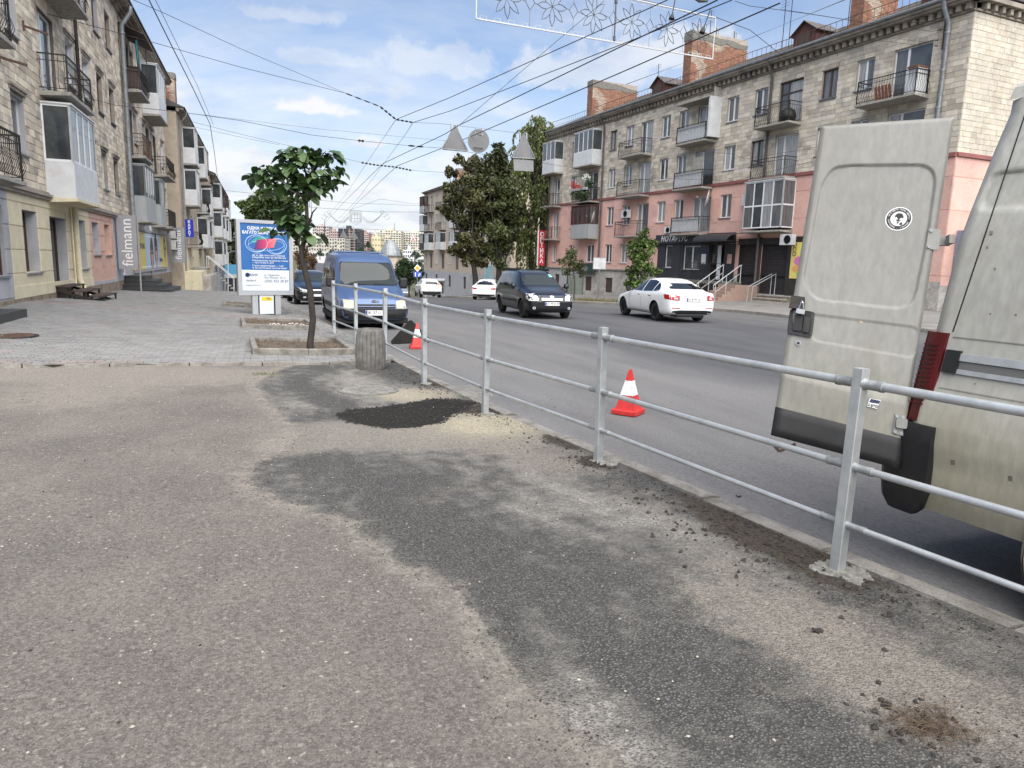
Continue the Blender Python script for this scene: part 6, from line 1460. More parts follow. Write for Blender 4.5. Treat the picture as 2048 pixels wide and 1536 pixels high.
q = mb(); q.prism([(S(50.3)+.42*math.cos(k*.6), 1.36+.2*math.sin(k*.6)) for k in range(10)], .262, .268); q.build('printed_figure', MT['zinc'], t)
t = thing('metal_cabinet', 'grey green metal cabinet against the plinth across the road', 'cabinet', FR.pt(S(51.3), .5, -.8))
mb().box(S(50.9), .1, -1.1, S(52.2), .7, .85).build('body', mat('cabinet_green', (.22, .25, .22), (.17, .20, .175), 3, .6), t)
for k in range(2): mb().box(S(50.95)+.63*k, .705, -.95, S(50.95)+.63*k+.58, .72, .78).build('door', MT['cabinet_green'], t)
mat('optic_red', (.50, .03, .05), (.45, .025, .045), 2, .4)
t = projecting(FR, S(57.0), .45, 1.1, 1.5, 4.45, 'red vertical optician sign with white letters on the left corner of the pink house', MT['optic_red'], 'ОПТИКА', .50, MT['white_paint'], vertical_letters=True, thick=.16)
MB(FR.M).box(S(57.0)-.09, 1.1, 1.48, S(57.0)+.09, 1.14, 4.47).build('edge_strip', MT['white_paint'], t)
# ------------------------------------------------------------------ second house on the right, partly behind the trees
FR2 = Facade(30.0, .0, -1)
mat('render_tan', (.50, .42, .345), (.43, .36, .29), 2, .95, dirt=(.32, .265, .21), dscale=.5)
C4 = [(112.5, 1.2, 'win'), (109.5, 1.4, 'door'), (106.5, 1.1, 'win'), (103, 1.4, 'door'), (99.5, 1.1, 'win'), (96, 1.4, 'door'), (92.5, 1.1, 'win'), (89, 1.4, 'door'), (85.5, 1.1, 'win'), (82, 1.4, 'door'), (78.5, 1.1, 'win')]
B4 = house('apartment_building', 'tan four storey apartment house behind the trees farther down the right side', FR2, 76, 114, -3.6, 4, 2.9, C4, MT['render_tan'], MT['joint_right'], zf0=.4, ground=MT['render_grey'],
     balc=[(111.5, 113.9, 3, 'wood', dict(wallm='grey_panel')), (111.5, 113.9, 2, 'glazed', {}), (111.5, 113.9, 1, 'clad', dict(wallm='dark_wood')), (108, 111, 3, 'open', {}), (108, 111, 2, 'open', {}), (108, 111, 1, 'glazed', {}), (101.5, 104.5, 3, 'open', {}), (101.5, 104.5, 2, 'open', {}), (101.5, 104.5, 1, 'glazed', {}), (94.5, 97.5, 2, 'glazed', {}), (94.5, 97.5, 1, 'glazed', {})], chim=[(108, 3.6, 3.4, 3.5)], roofz=.4)
aircon(FR2, FR2.s(112.9), .1, 10.2, 'air conditioner high on the tan house behind the trees', .9, .7)
# ------------------------------------------------------------------ vehicles
def paint(name, c, c2=None, rough=.28, coat=.8, metal=0.0): return mat(name, c, c2, 3, rough, metal, coat=coat, coord='obj', spec=.5)
paint('paint_white', (.74, .75, .75)); paint('paint_black', (.005, .0055, .008), metal=.2); paint('paint_blue', (.075, .125, .25), (.065, .11, .225), .36, .6, .35); paint('paint_silver', (.42, .43, .44), metal=.5); paint('paint_dark', (.007, .008, .010), metal=.2); paint('paint_red', (.30, .02, .02))
mat('car_glass', (.006, .007, .008), None, rough=.03, spec=.7); mat('screen_glass', (.035, .042, .042), None, rough=.04, spec=.30)
mat('lamp_clear', (.62, .63, .62), (.34, .35, .35), 22, .12, coord='obj', spec=.8); mat('lamp_amber', (.50, .46, .36), (.35, .31, .22), 14, .3, coord='obj'); mat('lamp_red', (.40, .012, .015), (.26, .008, .01), 18, .15, coord='obj'); mat('chrome', (.62, .63, .64), None, rough=.15, metal=1.0)
mat('plate_white', (.72, .72, .70), None, rough=.4); mat('alloy', (.50, .51, .52), None, rough=.4, metal=.15); mat('tyre', (.007, .007, .0075), (.013, .013, .013), 20, .85, coord='obj'); mat('trim', (.0075, .008, .009), (.012, .012, .013), 9, .55, coord='obj')
lb = bpy.data.materials.new('brake_light'); lb.use_nodes = True; e_ = lb.node_tree.nodes['Principled BSDF']; e_.inputs['Base Color'].default_value = (.6, .03, .02, 1); e_.inputs['Emission Color'].default_value = (1, .12, .06, 1); e_.inputs['Emission Strength'].default_value = 1.6; MT['brake_light'] = lb
def rounded(pts, r=.04, k=4):
 out = []; n = len(pts)
 for i in range(n):
  p, a, b = Vector(pts[i]), Vector(pts[i-1]), Vector(pts[(i+1) % n])
  ra = min(r, (a-p).length*.45); rb = min(r, (b-p).length*.45)
  q0, q1 = p+(a-p).normalized()*ra, p+(b-p).normalized()*rb
  for j in range(k+1):
   t = j/k; out.append(tuple(q0*(1-t)**2+p*2*t*(1-t)+q1*t*t))
 return out
class Car:
 def __init__(c, name, label, cat, loc, heading, stations, paintmat, wheels, wr, group=None, wx=.80, rim='alloy', spokes=5, body_name='body', roundness=2):
  """heading : angle of the nose, radians from +Y towards -X"""
  c.t = thing(name, label, cat, loc, heading, group=group); c.paint = paintmat
  q = MB(); nh = 11
  def half(y, zb, zl, zt, wb, wt):
   h = zl-zb
   return [(0, zb), (wb*.80, zb), (wb*.955, zb+.07), (wb*1.0, zb+.34*h), (wb*1.0, zb+.72*h), (wb*.975, zl), (lerp(wb*.97, wt, .5)+.012, lerp(zl, zt-.07, .5)), (wt+.0, zt-.085), (wt*.88, zt-.018), (wt*.5, zt), (0, zt+.006)]
  secs = []
  for st_ in stations:
   hf = half(*st_); ring = [(x, st_[0], z) for x, z in hf]+[(-x, st_[0], z) for x, z in reversed(hf[1:-1])]
   secs.append(ring)
  n = len(secs[0]); v = [p for r in secs for p in r]; f = []
  for i in range(len(secs)-1):
   for k in range(n): f.append((i*n+k, (i+1)*n+k, (i+1)*n+(k+1) % n, i*n+(k+1) % n))
  for base, fl in ((0, False), ((len(secs)-1)*n, True)):
   for k in range(nh-1):
    a, b2 = base+k, base+k+1; c2 = base+(n-k-1) % n; d2 = base+(n-k) % n
    if k == 0: fc = (a, b2, c2)
    elif k == nh-2: fc = (a, b2, d2)
    else: fc = (a, b2, c2, d2)
    f.append(tuple(reversed(fc)) if fl else fc)
  q.add(v, f); me = q.mesh('tmp'); o = bpy.data.objects.new('tmp', me); COL.objects.link(o)
  me.polygons.foreach_set('use_smooth', [True]*len(me.polygons))
  bm = bmesh.new(); bm.from_mesh(me); bmesh.ops.recalc_face_normals(bm, faces=bm.faces); bm.to_mesh(me); bm.free()
  md = o.modifiers.new('s', 'SUBSURF'); md.levels = md.render_levels = roundness
  dg = bpy.context.evaluated_depsgraph_get(); full = bpy.data.meshes.new_from_object(o.evaluated_get(dg))
  c.bvh = BVHTree.FromPolygons([v.co.copy() for v in full.vertices], [tuple(p.vertices) for p in full.polygons])
  # wheel housings are cut out of the shell
  w = MB(); w.mat = 1
  for y in wheels:
   for sx in (-1, 1): w.lathe([(wr+.055, sx*1.2), (wr+.055, sx*(wx-.24))] if sx > 0 else [(wr+.055, -(wx-.24)), (wr+.055, -1.2)], 28, (0, y, wr), axis='x')
  cm_ = w.mesh('cut'); cm_.materials.append(paintmat); cm_.materials.append(MT['black'])
  bm = bmesh.new(); bm.from_mesh(cm_); bmesh.ops.recalc_face_normals(bm, faces=bm.faces); bm.to_mesh(cm_); bm.free()
  co = bpy.data.objects.new('cut', cm_); COL.objects.link(co)
  me2 = full; me2.materials.clear(); me2.materials.append(paintmat); me2.materials.append(MT['black'])
  o2 = bpy.data.objects.new('tmp2', me2); COL.objects.link(o2); bo = o2.modifiers.new('b', 'BOOLEAN'); bo.operation = 'DIFFERENCE'; bo.object = co; bo.solver = 'EXACT'
  dg = bpy.context.evaluated_depsgraph_get(); res = bpy.data.meshes.new_from_object(o2.evaluated_get(dg)); res.name = body_name
  for x in (o, o2, co): bpy.data.objects.remove(x)
  res.polygons.foreach_set('use_smooth', [True]*len(res.polygons)); res.set_sharp_from_angle(angle=R(38))
  c.body = link_mesh(body_name, res, None, c.t, local=True)
  for y in wheels:
   for sx in (-1, 1): c.wheel(sx*(wx-.005), y, wr, sx, rim, spokes)
 def wheel(c, x, y, r, sx, rim, spokes):
  q = MB(); w = .19; p = [(r*.66, 0), (r*.70, -.012), (r*.90, -.016), (r*.97, -.002), (r, .03), (r, w-.03), (r*.97, w), (r*.7, w)]
  q.lathe([(a, x-sx*h) for a, h in p], 28, (0, y, r), axis='x'); wh = q.build('wheel', MT['tyre'], c.t, local=True, smooth=35)
  q = MB(); q.lathe([(r*.685, x-sx*.0), (r*.66, x-sx*.004), (r*.61, x-sx*.02), (r*.60, x-sx*.055), (0, x-sx*.06)], 28, (0, y, r), axis='x'); q.build('rim_dish', MT['trim'], wh, local=True, smooth=35)
  q = MB()
  for k in range(spokes):
   for dd in (-.16, .16):
    a = 2*math.pi*k/spokes+.3; b2 = a+dd
    q.bar((x-sx*.018, y+math.cos(a)*r*.12, r+math.sin(a)*r*.12), (x-sx*.012, y+math.cos(b2)*r*.66, r+math.sin(b2)*r*.66), r*.095, .02, (1, 0, 0))
  q.lathe([(r*.16, x-sx*.03), (r*.15, x-sx*.002), (0, x-sx*.002)], 14, (0, y, r), axis='x')
  q.lathe([(r*.685, x-sx*.02), (r*.685, x-sx*.0), (r*.635, x-sx*.0), (r*.63, x-sx*.03)], 28, (0, y, r), axis='x'); q.build('rim', MT[rim], wh, local=True)
 def hit(c, view, u, v):
  if view in ('R', 'L'):
   s = 1 if view == 'R' else -1; o, d = Vector((3*s, u, v)), Vector((-s, 0, 0))
  elif view == 'F': o, d = Vector((u, 5, v)), Vector((0, -1, 0))
  elif view == 'B': o, d = Vector((u, -5, v)), Vector((0, 1, 0))
  else: o, d = Vector((u, v, 5)), Vector((0, 0, -1))
  h = c.bvh.ray_cast(o, d)
  if h[0] is None:
   n = c.bvh.find_nearest(o+d*(2.0 if view in 'LR' else 3.0)); return n[0], d
  return h[0], d
 def patch(c, name, view, poly, mt, off=.005, r=.03, step=.10, parent=None, sub=True):
  poly = rounded(poly, r) if r else poly
  bm = bmesh.new(); bm.faces.new([bm.verts.new((u, v, 0)) for u, v in poly])
  us = [p[0] for p in poly]; vs_ = [p[1] for p in poly]
  for ax, (lo, hi) in enumerate(((min(us), max(us)), (min(vs_), max(vs_)))):
   k = int((hi-lo)/step)
   for i in range(1, k+1):
    t = lo+(hi-lo)*i/(k+1); co = (t, 0, 0) if ax == 0 else (0, t, 0); no = (1, 0, 0) if ax == 0 else (0, 1, 0)
    bmesh.ops.bisect_plane(bm, geom=bm.verts[:]+bm.edges[:]+bm.faces[:], plane_co=co, plane_no=no)
  bm.verts.ensure_lookup_table(); edge = [e for e in bm.edges if e.is_boundary]
  inner = {}
  for v in bm.verts:
   h, d = c.hit(view, v.co.x, v.co.y); v.co = h-d*off; inner[v] = h+d*.004
  mp = {}
  for e in edge:
   ws = []
   for v in e.verts:
    if v not in mp: mp[v] = bm.verts.new(inner[v])
    ws.append(mp[v])
   bm.faces.new((e.verts[0], e.verts[1], ws[1], ws[0]))
  bmesh.ops.recalc_face_normals(bm, faces=bm.faces)
  me = bpy.data.meshes.new(name); bm.to_mesh(me); bm.free()
  # make sure the sheet looks outward
  big = max(me.polygons, key=lambda p: p.area); d = c.hit(view, *poly[0])[1]
  if big.normal.dot(d) > 0: me.flip_normals()
  me.polygons.foreach_set('use_smooth', [True]*len(me.polygons)); me.set_sharp_from_angle(angle=R(40))
  return link_mesh(name, me, mt if not isinstance(mt, str) else MT[mt], parent or c.t, local=True)
 def both(c, name, poly, mt, **k): return [c.patch(name, v, poly, mt, **k) for v in 'LR']
 def seam(c, view, pts, w=.010, mt='black', name='door_seam'):
  for (a, b2) in zip(pts, pts[1:]):
   d = Vector((b2[0]-a[0], b2[1]-a[1])); n = Vector((-d.y, d.x)).normalized()*w/2
   c.patch(name, view, [(a[0]+n.x, a[1]+n.y), (a[0]-n.x, a[1]-n.y), (b2[0]-n.x, b2[1]-n.y), (b2[0]+n.x, b2[1]+n.y)], mt, off=.002, r=0, step=.12)
 def box(c, name, a, b2, mt, parent=None, bev=.0):
  o = MB().box(*a, *b2).build(name, MT[mt], parent or c.t, local=True)
  if bev: md = o.modifiers.new('b', 'BEVEL'); md.width = bev; md.segments = 2
  return o
 def mirror(c, y, z, x, mt, s=1.0):
  for sx in (-1, 1):
   q = MB(); q.bar((sx*(x-.06), y, z-.02*s), (sx*(x+.05), y+.02, z), .05, .04); q.lathe([(0, -.03), (.085*s, -.025), (.10*s, .03), (.07*s, .09), (0, .10)], 12, (sx*(x+.13), y, z+.03), axis='y'); q.build('wing_mirror', MT[mt], c.t, local=True, smooth=50)
 def plate(c, view, zc, txt, w=.52, h=.115, x=0, out=.02):
  hh, d = c.hit(view, x, zc); y = hh.y-d.y*out
  y0, y1 = (y-.012, y) if view == 'F' else (y, y+.012)
  o = c.box('number_plate', (x-w/2, min(y, y+d.y*.02), zc-h/2), (x+w/2, max(y, y+d.y*.02), zc+h/2), 'plate_white')
  fy = y-d.y*.002; sgn = -1 if view == 'F' else 1
  M = WM[c.t] @ Matrix(((sgn, 0, 0, x+.02*sgn), (0, 0, sgn*-1, fy), (0, 1, 0, zc), (0, 0, 0, 1)))
  text_mesh(txt, h*.92, M, MT['black'], parent=o, extrude=.001, bold=.001, name='plate_letters', font_scale_x=.92)
  bx = x-sgn*(w/2-.022); MB().box(bx-.02, fy-.001, zc-h/2+.005, bx+.02, fy+.001, zc+h/2-.005).build('blue_strip', MT['blue_paint'], o, local=True)
def rest(p, y0=None): return (p[0], p[1], roadz(p[1])+.012)
# --- white saloon, seen from behind, driving away
SED = [(2.33, .32, .56, .62, .60, .48), (2.26, .24, .64, .73, .77, .62), (2.02, .21, .74, .83, .88, .72), (1.5, .20, .84, .94, .925, .75), (1.05, .20, .90, 1.01, .93, .75), (.55, .20, .93, 1.25, .93, .68), (.08, .20, .945, 1.44, .93, .61), (-.45, .20, .955, 1.49, .93, .59), (-.95, .20, .97, 1.465, .93, .585), (-1.4, .20, .99, 1.34, .93, .62), (-1.8, .21, 1.01, 1.16, .925, .69), (-2.08, .24, 1.02, 1.085, .90, .73), (-2.28, .27, .98, 1.04, .83, .70), (-2.35, .38, .86, .93, .70, .62)]
sb = Vector((14.60+15.89, 21.94+21.47))/2; hd = math.atan2(-(14.38-14.60), 24.58-21.94)
ax = Vector((14.38, 24.58))-Vector((14.60, 21.94)); ctr = (Vector((14.38, 24.58))+Vector((14.60, 21.94)))/2+Vector((ax.y, -ax.x)).normalized()*.84
hs = R(-7)
ctr = ctr*.955+Vector((.25, .1))
c = Car('white_saloon_car', 'white saloon car with dark windows driving away on the far lane', 'car', rest(ctr), hs, SED, MT['paint_white'], (1.42, -1.27), .335, wx=.875, spokes=5)
side = dict(front=[(.86, 1.0), (.42, 1.22), (.06, 1.355), (-.14, 1.40), (-.16, .995)], rear=[(-.22, .995), (-.20, 1.40), (-.66, 1.40), (-.98, 1.345), (-.98, 1.02)], quarter=[(-1.03, 1.02), (-1.03, 1.33), (-1.24, 1.24), (-1.42, 1.11), (-1.42, 1.05)])
for k, p in side.items(): c.both('side_window', p, 'car_glass', r=.035)
c.patch('rear_window', 'B', [(-.50, 1.40), (.50, 1.40), (.63, 1.13), (-.63, 1.13)], 'car_glass', r=.05); c.patch('windscreen', 'F', [(-.50, 1.38), (.50, 1.38), (.66, 1.06), (-.66, 1.06)], 'car_glass', r=.05)
for v in 'LR':
 c.seam(v, [(.80, .98), (.82, .55), (.72, .32)]); c.seam(v, [(-.19, .98), (-.22, .32)]); c.seam(v, [(-1.02, 1.0), (-.95, .7), (-.80, .45)]); c.seam(v, [(.72, .31), (-.80, .31)])
 s = -1 if v == 'L' else 1
 for y in (.0, -.86):
  h, d = c.hit(v, y, .86); c.box('door_handle', (h.x-.01 if s < 0 else h.x-.012, y-.09, .845), (h.x+.012 if s < 0 else h.x+.01, y+.09, .875), 'chrome')
for sx in (-1, 1):
 tl = c.patch('tail_light', 'B', [(sx*.52, .76), (sx*.50, .93), (sx*.80, .96), (sx*.84, .78)] if sx > 0 else [(-.84, .78), (-.80, .96), (-.50, .93), (-.52, .76)], 'lamp_red', off=.012, r=.03)
 c.patch('clear_lens', 'B', [(sx*.64-.07, .80), (sx*.64+.07, .80), (sx*.64+.07, .855), (sx*.64-.07, .855)], 'lamp_clear', off=.016, r=.01, parent=tl)
 c.patch('tail_light', 'R' if sx > 0 else 'L', [(-2.24, .79), (-2.20, .95), (-1.92, .955), (-2.0, .80)], 'lamp_red', off=.008, r=.03)
 c.patch('reflector', 'B', [(sx*.62-.14, .49), (sx*.62+.14, .49), (sx*.62+.14, .52), (sx*.62-.14, .52)], 'lamp_red', r=.008)
c.patch('rear_bumper', 'B', [(-.72, .30), (.72, .30), (.74, .41), (.5, .44), (-.5, .44), (-.74, .41)], 'trim', off=.012, r=.03)
c.seam('B', [(-.66, 1.05), (-.48, .72), (.48, .72), (.66, 1.05)]); c.seam('B', [(-.84, .62), (.84, .62)], .012)
c.plate('B', .80, 'КА 8770 ОО'); c.patch('badge', 'B', [(-.04, .93), (.04, .93), (.04, 1.0), (-.04, 1.0)], 'chrome', off=.01, r=.03, step=.05)
c.mirror(.72, 1.0, .88, 'trim'); c.box('exhaust_box', (-.5, -2.2, .19), (.45, -1.7, .30), 'black')
MB().tube([(0, -.9, 1.48), (0, -1.02, 1.55)], .012, 5).build('aerial', MT['black'], c.t, local=True)
# --- dark estate car coming towards us
MCV = [(2.22, .34, .58, .64, .58, .48), (2.15, .24, .70, .79, .76, .62), (1.9, .21, .81, .91, .86, .70), (1.4, .20, .90, 1.02, .89, .73), (1.08, .20, .95, 1.10, .895, .73), (.62, .20, .98, 1.38, .895, .68), (.22, .20, .995, 1.58, .895, .635), (-.25, .20, 1.0, 1.635, .895, .625), (-1.4, .20, 1.01, 1.635, .895, .625), (-1.95, .20, 1.02, 1.60, .885, .625), (-2.15, .22, 1.0, 1.44, .87, .64), (-2.23, .3, .9, 1.12, .82, .64)]
fr_ = (Vector((9.83, 22.71)), Vector((9.8, 25.71))); ax = (fr_[0]-fr_[1]).normalized()
hm_ = R(174)
axd = Vector((-math.sin(hm_), math.cos(hm_))); lft = Vector((-axd.y, axd.x))
ctr = fr_[0]-axd*1.42+lft*.78
ctr = ctr+Vector((-.30, .05))
c = Car('dark_estate_car', 'dark blue black estate car with roof rails coming towards the camera', 'car', rest(ctr), hm_, MCV, MT['paint_black'], (1.42, -1.48), .315, wx=.84, rim='trim')
for p in ([(.92, 1.03), (.50, 1.30), (.22, 1.42), (.02, 1.46), (.0, 1.03)], [(-.08, 1.03), (-.06, 1.47), (-.90, 1.47), (-1.02, 1.04)], [(-1.12, 1.06), (-1.02, 1.47), (-1.80, 1.45), (-1.98, 1.15), (-1.9, 1.08)]): c.both('side_window', p, 'car_glass', r=.04)
ws = c.patch('windscreen', 'F', [(-.55, 1.53), (.55, 1.53), (.69, 1.12), (-.69, 1.12)], 'screen_glass', r=.05); c.patch('rear_window', 'B', [(-.55, 1.48), (.55, 1.48), (.62, 1.12), (-.62, 1.12)], 'car_glass', r=.05)
c.patch('windscreen_sticker', 'F', [(-.56, 1.40), (-.42, 1.40), (-.42, 1.49), (-.56, 1.49)], mat('sticker_teal', (.25, .5, .5), None, rough=.5), off=.008, r=0)
for sx in (-1, 1):
 c.patch('headlight', 'F', [(sx*.46, .64), (sx*.50, .80), (sx*.80, .86), (sx*.84, .70), (sx*.78, .62)][::sx], 'lamp_clear', off=.012, r=.03)
 c.patch('headlight', 'R' if sx > 0 else 'L', [(2.02, .68), (1.78, .84), (1.9, .87), (2.12, .80)], 'lamp_clear', off=.008, r=.02)
 c.patch('fog_lamp', 'F', [(sx*.62-.05, .34), (sx*.62+.05, .34), (sx*.62+.05, .43), (sx*.62-.05, .43)], 'lamp_clear', off=.01, r=.05)
 c.box('roof_rail', (sx*.56-.02, -1.7, 1.60), (sx*.56+.02, .1, 1.68), 'trim', bev=.015)
 v = 'R' if sx > 0 else 'L'
 c.seam(v, [(.95, 1.0), (.98, .6), (.85, .3)]); c.seam(v, [(-.04, 1.02), (-.04, .3)]); c.seam(v, [(-1.06, 1.03), (-1.06, .7), (-.95, .4)])
 c.patch('side_moulding', v, [(.95, .52), (-.9, .52), (-.9, .60), (.95, .60)], 'trim', off=.015, r=.02)
g_ = c.patch('grille', 'F', [(-.40, .62), (.40, .62), (.42, .76), (-.42, .76)], 'black', off=.008, r=.03)
for z in (.65, .685, .72): c.patch('grille_bar', 'F', [(-.38, z-.006), (.38, z-.006), (.38, z+.006), (-.38, z+.006)], 'chrome', off=.016, r=0, parent=g_)
c.patch('chrome_strip', 'F', [(-.45, .77), (.45, .77), (.46, .815), (-.46, .815)], 'chrome', off=.014, r=.01); c.patch('badge', 'F', [(-.06, .70), (.06, .70), (.07, .80), (-.07, .80)], 'chrome', off=.025, r=.03, step=.05)
c.patch('front_bumper', 'F', [(-.66, .28), (.66, .28), (.60, .46), (-.60, .46)], 'black', off=.008, r=.04)
c.plate('F', .535, 'ВО 9932 ЕК', out=.03); c.mirror(.80, 1.05, .86, 'paint_black', 1.1)
c.seam('F', [(-.66, 1.0), (-.5, .83)]);
for sx in (-.3, .25): c.box('wiper', (sx-.28, 1.0, 1.12), (sx+.2, 1.03, 1.135), 'black')
# --- blue high-roofed van parked at the kerb behind the railing
CON = [(2.26, .34, .52, .58, .66, .54), (2.20, .26, .66, .75, .84, .70), (2.0, .23, .80, .90, .905, .76), (1.55, .22, .93, 1.03, .93, .78), (1.28, .22, 1.0, 1.12, .935, .78), (.84, .22, 1.06, 1.56, .935, .775), (.48, .22, 1.09, 1.88, .935, .78), (.12, .22, 1.10, 1.98, .935, .785), (-.8, .22, 1.10, 2.02, .935, .79), (-1.9, .22, 1.10, 2.01, .935, .79), (-2.2, .24, 1.08, 1.95, .92, .78), (-2.27, .3, 1.0, 1.6, .88, .76)]
hv = R(179)
fw_ = Vector((-math.sin(hv), math.cos(hv))); ctr = Vector((3.60, 19.15))-fw_*1.55
c = Car('blue_van', 'blue high roofed passenger van parked at the kerb facing the camera', 'van', rest(ctr), hv, CON, MT['paint_blue'], (1.36, -1.42), .32, wx=.87, rim='trim')
for p in ([(1.0, 1.14), (.62, 1.46), (.42, 1.56), (.22, 1.56), (.20, 1.14)], [(.08, 1.15), (.10, 1.58), (-.82, 1.58), (-.82, 1.15)], [(-.94, 1.15), (-.94, 1.58), (-1.95, 1.58), (-2.02, 1.18)]): c.both('side_window', p, 'car_glass', r=.05)
c.patch('windscreen', 'F', [(-.70, 1.74), (.70, 1.74), (.79, 1.13), (-.79, 1.13)], 'black', off=.004, r=.06); sc_ = c.patch('windscreen', 'F', [(-.67, 1.72), (.67, 1.72), (.76, 1.15), (-.76, 1.15)], 'screen_glass', off=.009, r=.06)
for sx in (-1, 1):
 c.patch('headlight', 'F', [(sx*.54, .57), (sx*.55, .77), (sx*.86, .80), (sx*.89, .62), (sx*.87, .57)][::sx], 'lamp_amber', off=.012, r=.025)
 v = 'R' if sx > 0 else 'L'
 c.seam(v, [(1.05, 1.1), (1.08, .7), (.95, .3)]); c.seam(v, [(.14, 1.9), (.14, .3)]); c.seam(v, [(-.88, 1.9), (-.88, .3)]); c.seam(v, [(.1, 1.78), (-2.0, 1.78)])
 c.patch('side_moulding', v, [(1.0, .50), (-1.0, .50), (-1.0, .62), (1.0, .62)], 'trim', off=.012, r=.02); c.box('slide_rail', (sx*.915-.012, -2.0, .98), (sx*.915+.012, -.9, 1.01), 'black')
 c.patch('sill', v, [(1.0, .22), (-1.0, .22), (-1.0, .34), (1.0, .34)], 'trim', off=.008, r=.02)
 h, d = c.hit(v, .32, 1.0); c.box('door_handle', (h.x-.012, .22, .98), (h.x+.012, .40, 1.02), 'chrome')
 for y in (-.1, -.5, -.9, -1.3, -1.7): pass
for k in range(8): c.box('roof_rib', (-.62, -1.9+.27*k, 1.985+.008), (.62, -1.84+.27*k, 2.033), 'paint_blue', bev=.012)
g_ = c.patch('grille', 'F', [(-.52, .57), (.52, .57), (.52, .68), (-.52, .68)], 'black', off=.008, r=.02)
c.patch('grille_bar', 'F', [(-.5, .615), (.5, .615), (.5, .632), (-.5, .632)], 'paint_blue', off=.022, r=0, parent=g_)
c.patch('front_bumper', 'F', [(-.86, .30), (.86, .30), (.88, .54), (.62, .56), (-.62, .56), (-.88, .54)], 'trim', off=.022, r=.04); c.patch('air_intake', 'F', [(-.5, .30), (.5, .30), (.52, .40), (-.52, .40)], 'black', off=.03, r=.02)
for v in 'LR': c.patch('front_bumper', v, [(2.16, .32), (1.78, .30), (1.76, .52), (2.14, .54)], 'trim', off=.012, r=.03)
c.plate('F', .46, 'ВК 3711 ЕХ', .56, .13, out=.05)
q = MB(); q.lathe([(.075, 0), (.07, .012), (.0, .014)], 20, (0, 0, 0), axis='y');
h, d = c.hit('F', 0, .74); MB(Matrix.Translation((0, h.y+.006, .74)) @ Matrix.Diagonal((1.2, 1, .55, 1))).lathe([(.085, 0), (.08, .014), (.0, .016)], 20, axis='y').build('badge', MT['chrome'], c.t, local=True)
for sx in (-1, 1):
 o = c.box('wing_mirror', (sx*1.0-.11, .88, 1.06), (sx*1.0+.11, 1.02, 1.34), 'trim', bev=.045)
for sx in (-.35, .30):
 h, d = c.hit('F', sx, 1.15); MB().bar((sx-.32, h.y+.02, 1.145), (sx+.25, h.y+.035, 1.17), .015).build('wiper', MT['black'], c.t, local=True)
MB().box(-.9, -2.0, .0+.16, .9, 2.0, .3).build('underbody', MT['black'], c.t, local=True)
# --- dark saloon parked behind the van
c = Car('dark_saloon_car', 'dark saloon car with angular headlamps parked behind the blue van', 'car', rest((3.58, 33.6)), R(182), SED, MT['paint_dark'], (1.42, -1.27), .335, wx=.875)
for p in side.values(): c.both('side_window', p, 'car_glass', r=.035)
c.patch('windscreen', 'F', [(-.50, 1.38), (.50, 1.38), (.68, 1.05), (-.68, 1.05)], 'screen_glass', r=.05)
for sx in (-1, 1):
 c.patch('headlight', 'F', [(sx*.44, .64), (sx*.48, .70), (sx*.80, .80), (sx*.83, .70), (sx*.75, .63)][::sx], 'lamp_clear', off=.012, r=.015); c.patch('fog_lamp', 'F', [(sx*.58-.06, .36), (sx*.58+.06, .36), (sx*.58+.06, .43), (sx*.58-.06, .43)], 'lamp_clear', off=.008, r=.03)
c.patch('grille', 'F', [(-.36, .56), (.36, .56), (.42, .69), (-.42, .69)], 'black', off=.01, r=.03); c.patch('chrome_strip', 'F', [(-.42, .69), (.42, .69), (.43, .715), (-.43, .715)], 'chrome', off=.014, r=0); c.patch('air_intake', 'F', [(-.45, .30), (.45, .30), (.42, .42), (-.42, .42)], 'black', off=.008, r=.03)
c.plate('F', .48, '', .5, .1, out=.03); c.mirror(.74, 1.0, .88, 'paint_dark')
# --- white SUV with brake lights on
SUV = [(2.22, .4, .70, .76, .62, .5), (2.12, .28, .85, .95, .82, .68), (1.5, .26, .98, 1.08, .91, .75), (1.0, .25, 1.02, 1.16, .92, .75), (.5, .25, 1.04, 1.46, .92, .68), (.1, .25, 1.05, 1.61, .92, .64), (-.5, .25, 1.06, 1.65, .92, .63), (-1.4, .25, 1.09, 1.60, .92, .62), (-1.9, .26, 1.10, 1.40, .91, .66), (-2.12, .30, 1.06, 1.16, .88, .70), (-2.22, .4, .92, 1.0, .80, .66)]
pu = P(858, 592, 61); c = Car('white_suv', 'white SUV with glowing brake lights driving away by the blue road sign', 'car', rest((16.2, 60.2)), R(-6), SUV, MT['paint_white'], (1.36, -1.32), .35, wx=.87)
for p in ([(.8, 1.1), (.4, 1.35), (.05, 1.48), (-.1, 1.5), (-.12, 1.1)], [(-.2, 1.1), (-.2, 1.5), (-1.0, 1.48), (-1.02, 1.13)], [(-1.1, 1.15), (-1.1, 1.46), (-1.6, 1.32), (-1.62, 1.18)]): c.both('side_window', p, 'car_glass', r=.03)
c.patch('rear_window', 'B', [(-.56, 1.50), (.56, 1.50), (.70, 1.16), (-.70, 1.16)], 'car_glass', r=.05)
for sx in (-1, 1): c.patch('tail_light', 'B', [(sx*.48, .98), (sx*.48, 1.12), (sx*.82, 1.14), (sx*.85, .98)][::sx], 'brake_light', off=.012, r=.02)
c.patch('brake_light', 'B', [(-.2, 1.545), (.2, 1.545), (.2, 1.575), (-.2, 1.575)], 'brake_light', off=.01, r=0)
c.patch('rear_bumper', 'B', [(-.85, .30), (.85, .30), (.84, .60), (-.84, .60)], 'trim', off=.015, r=.05); c.plate('B', .80, '')
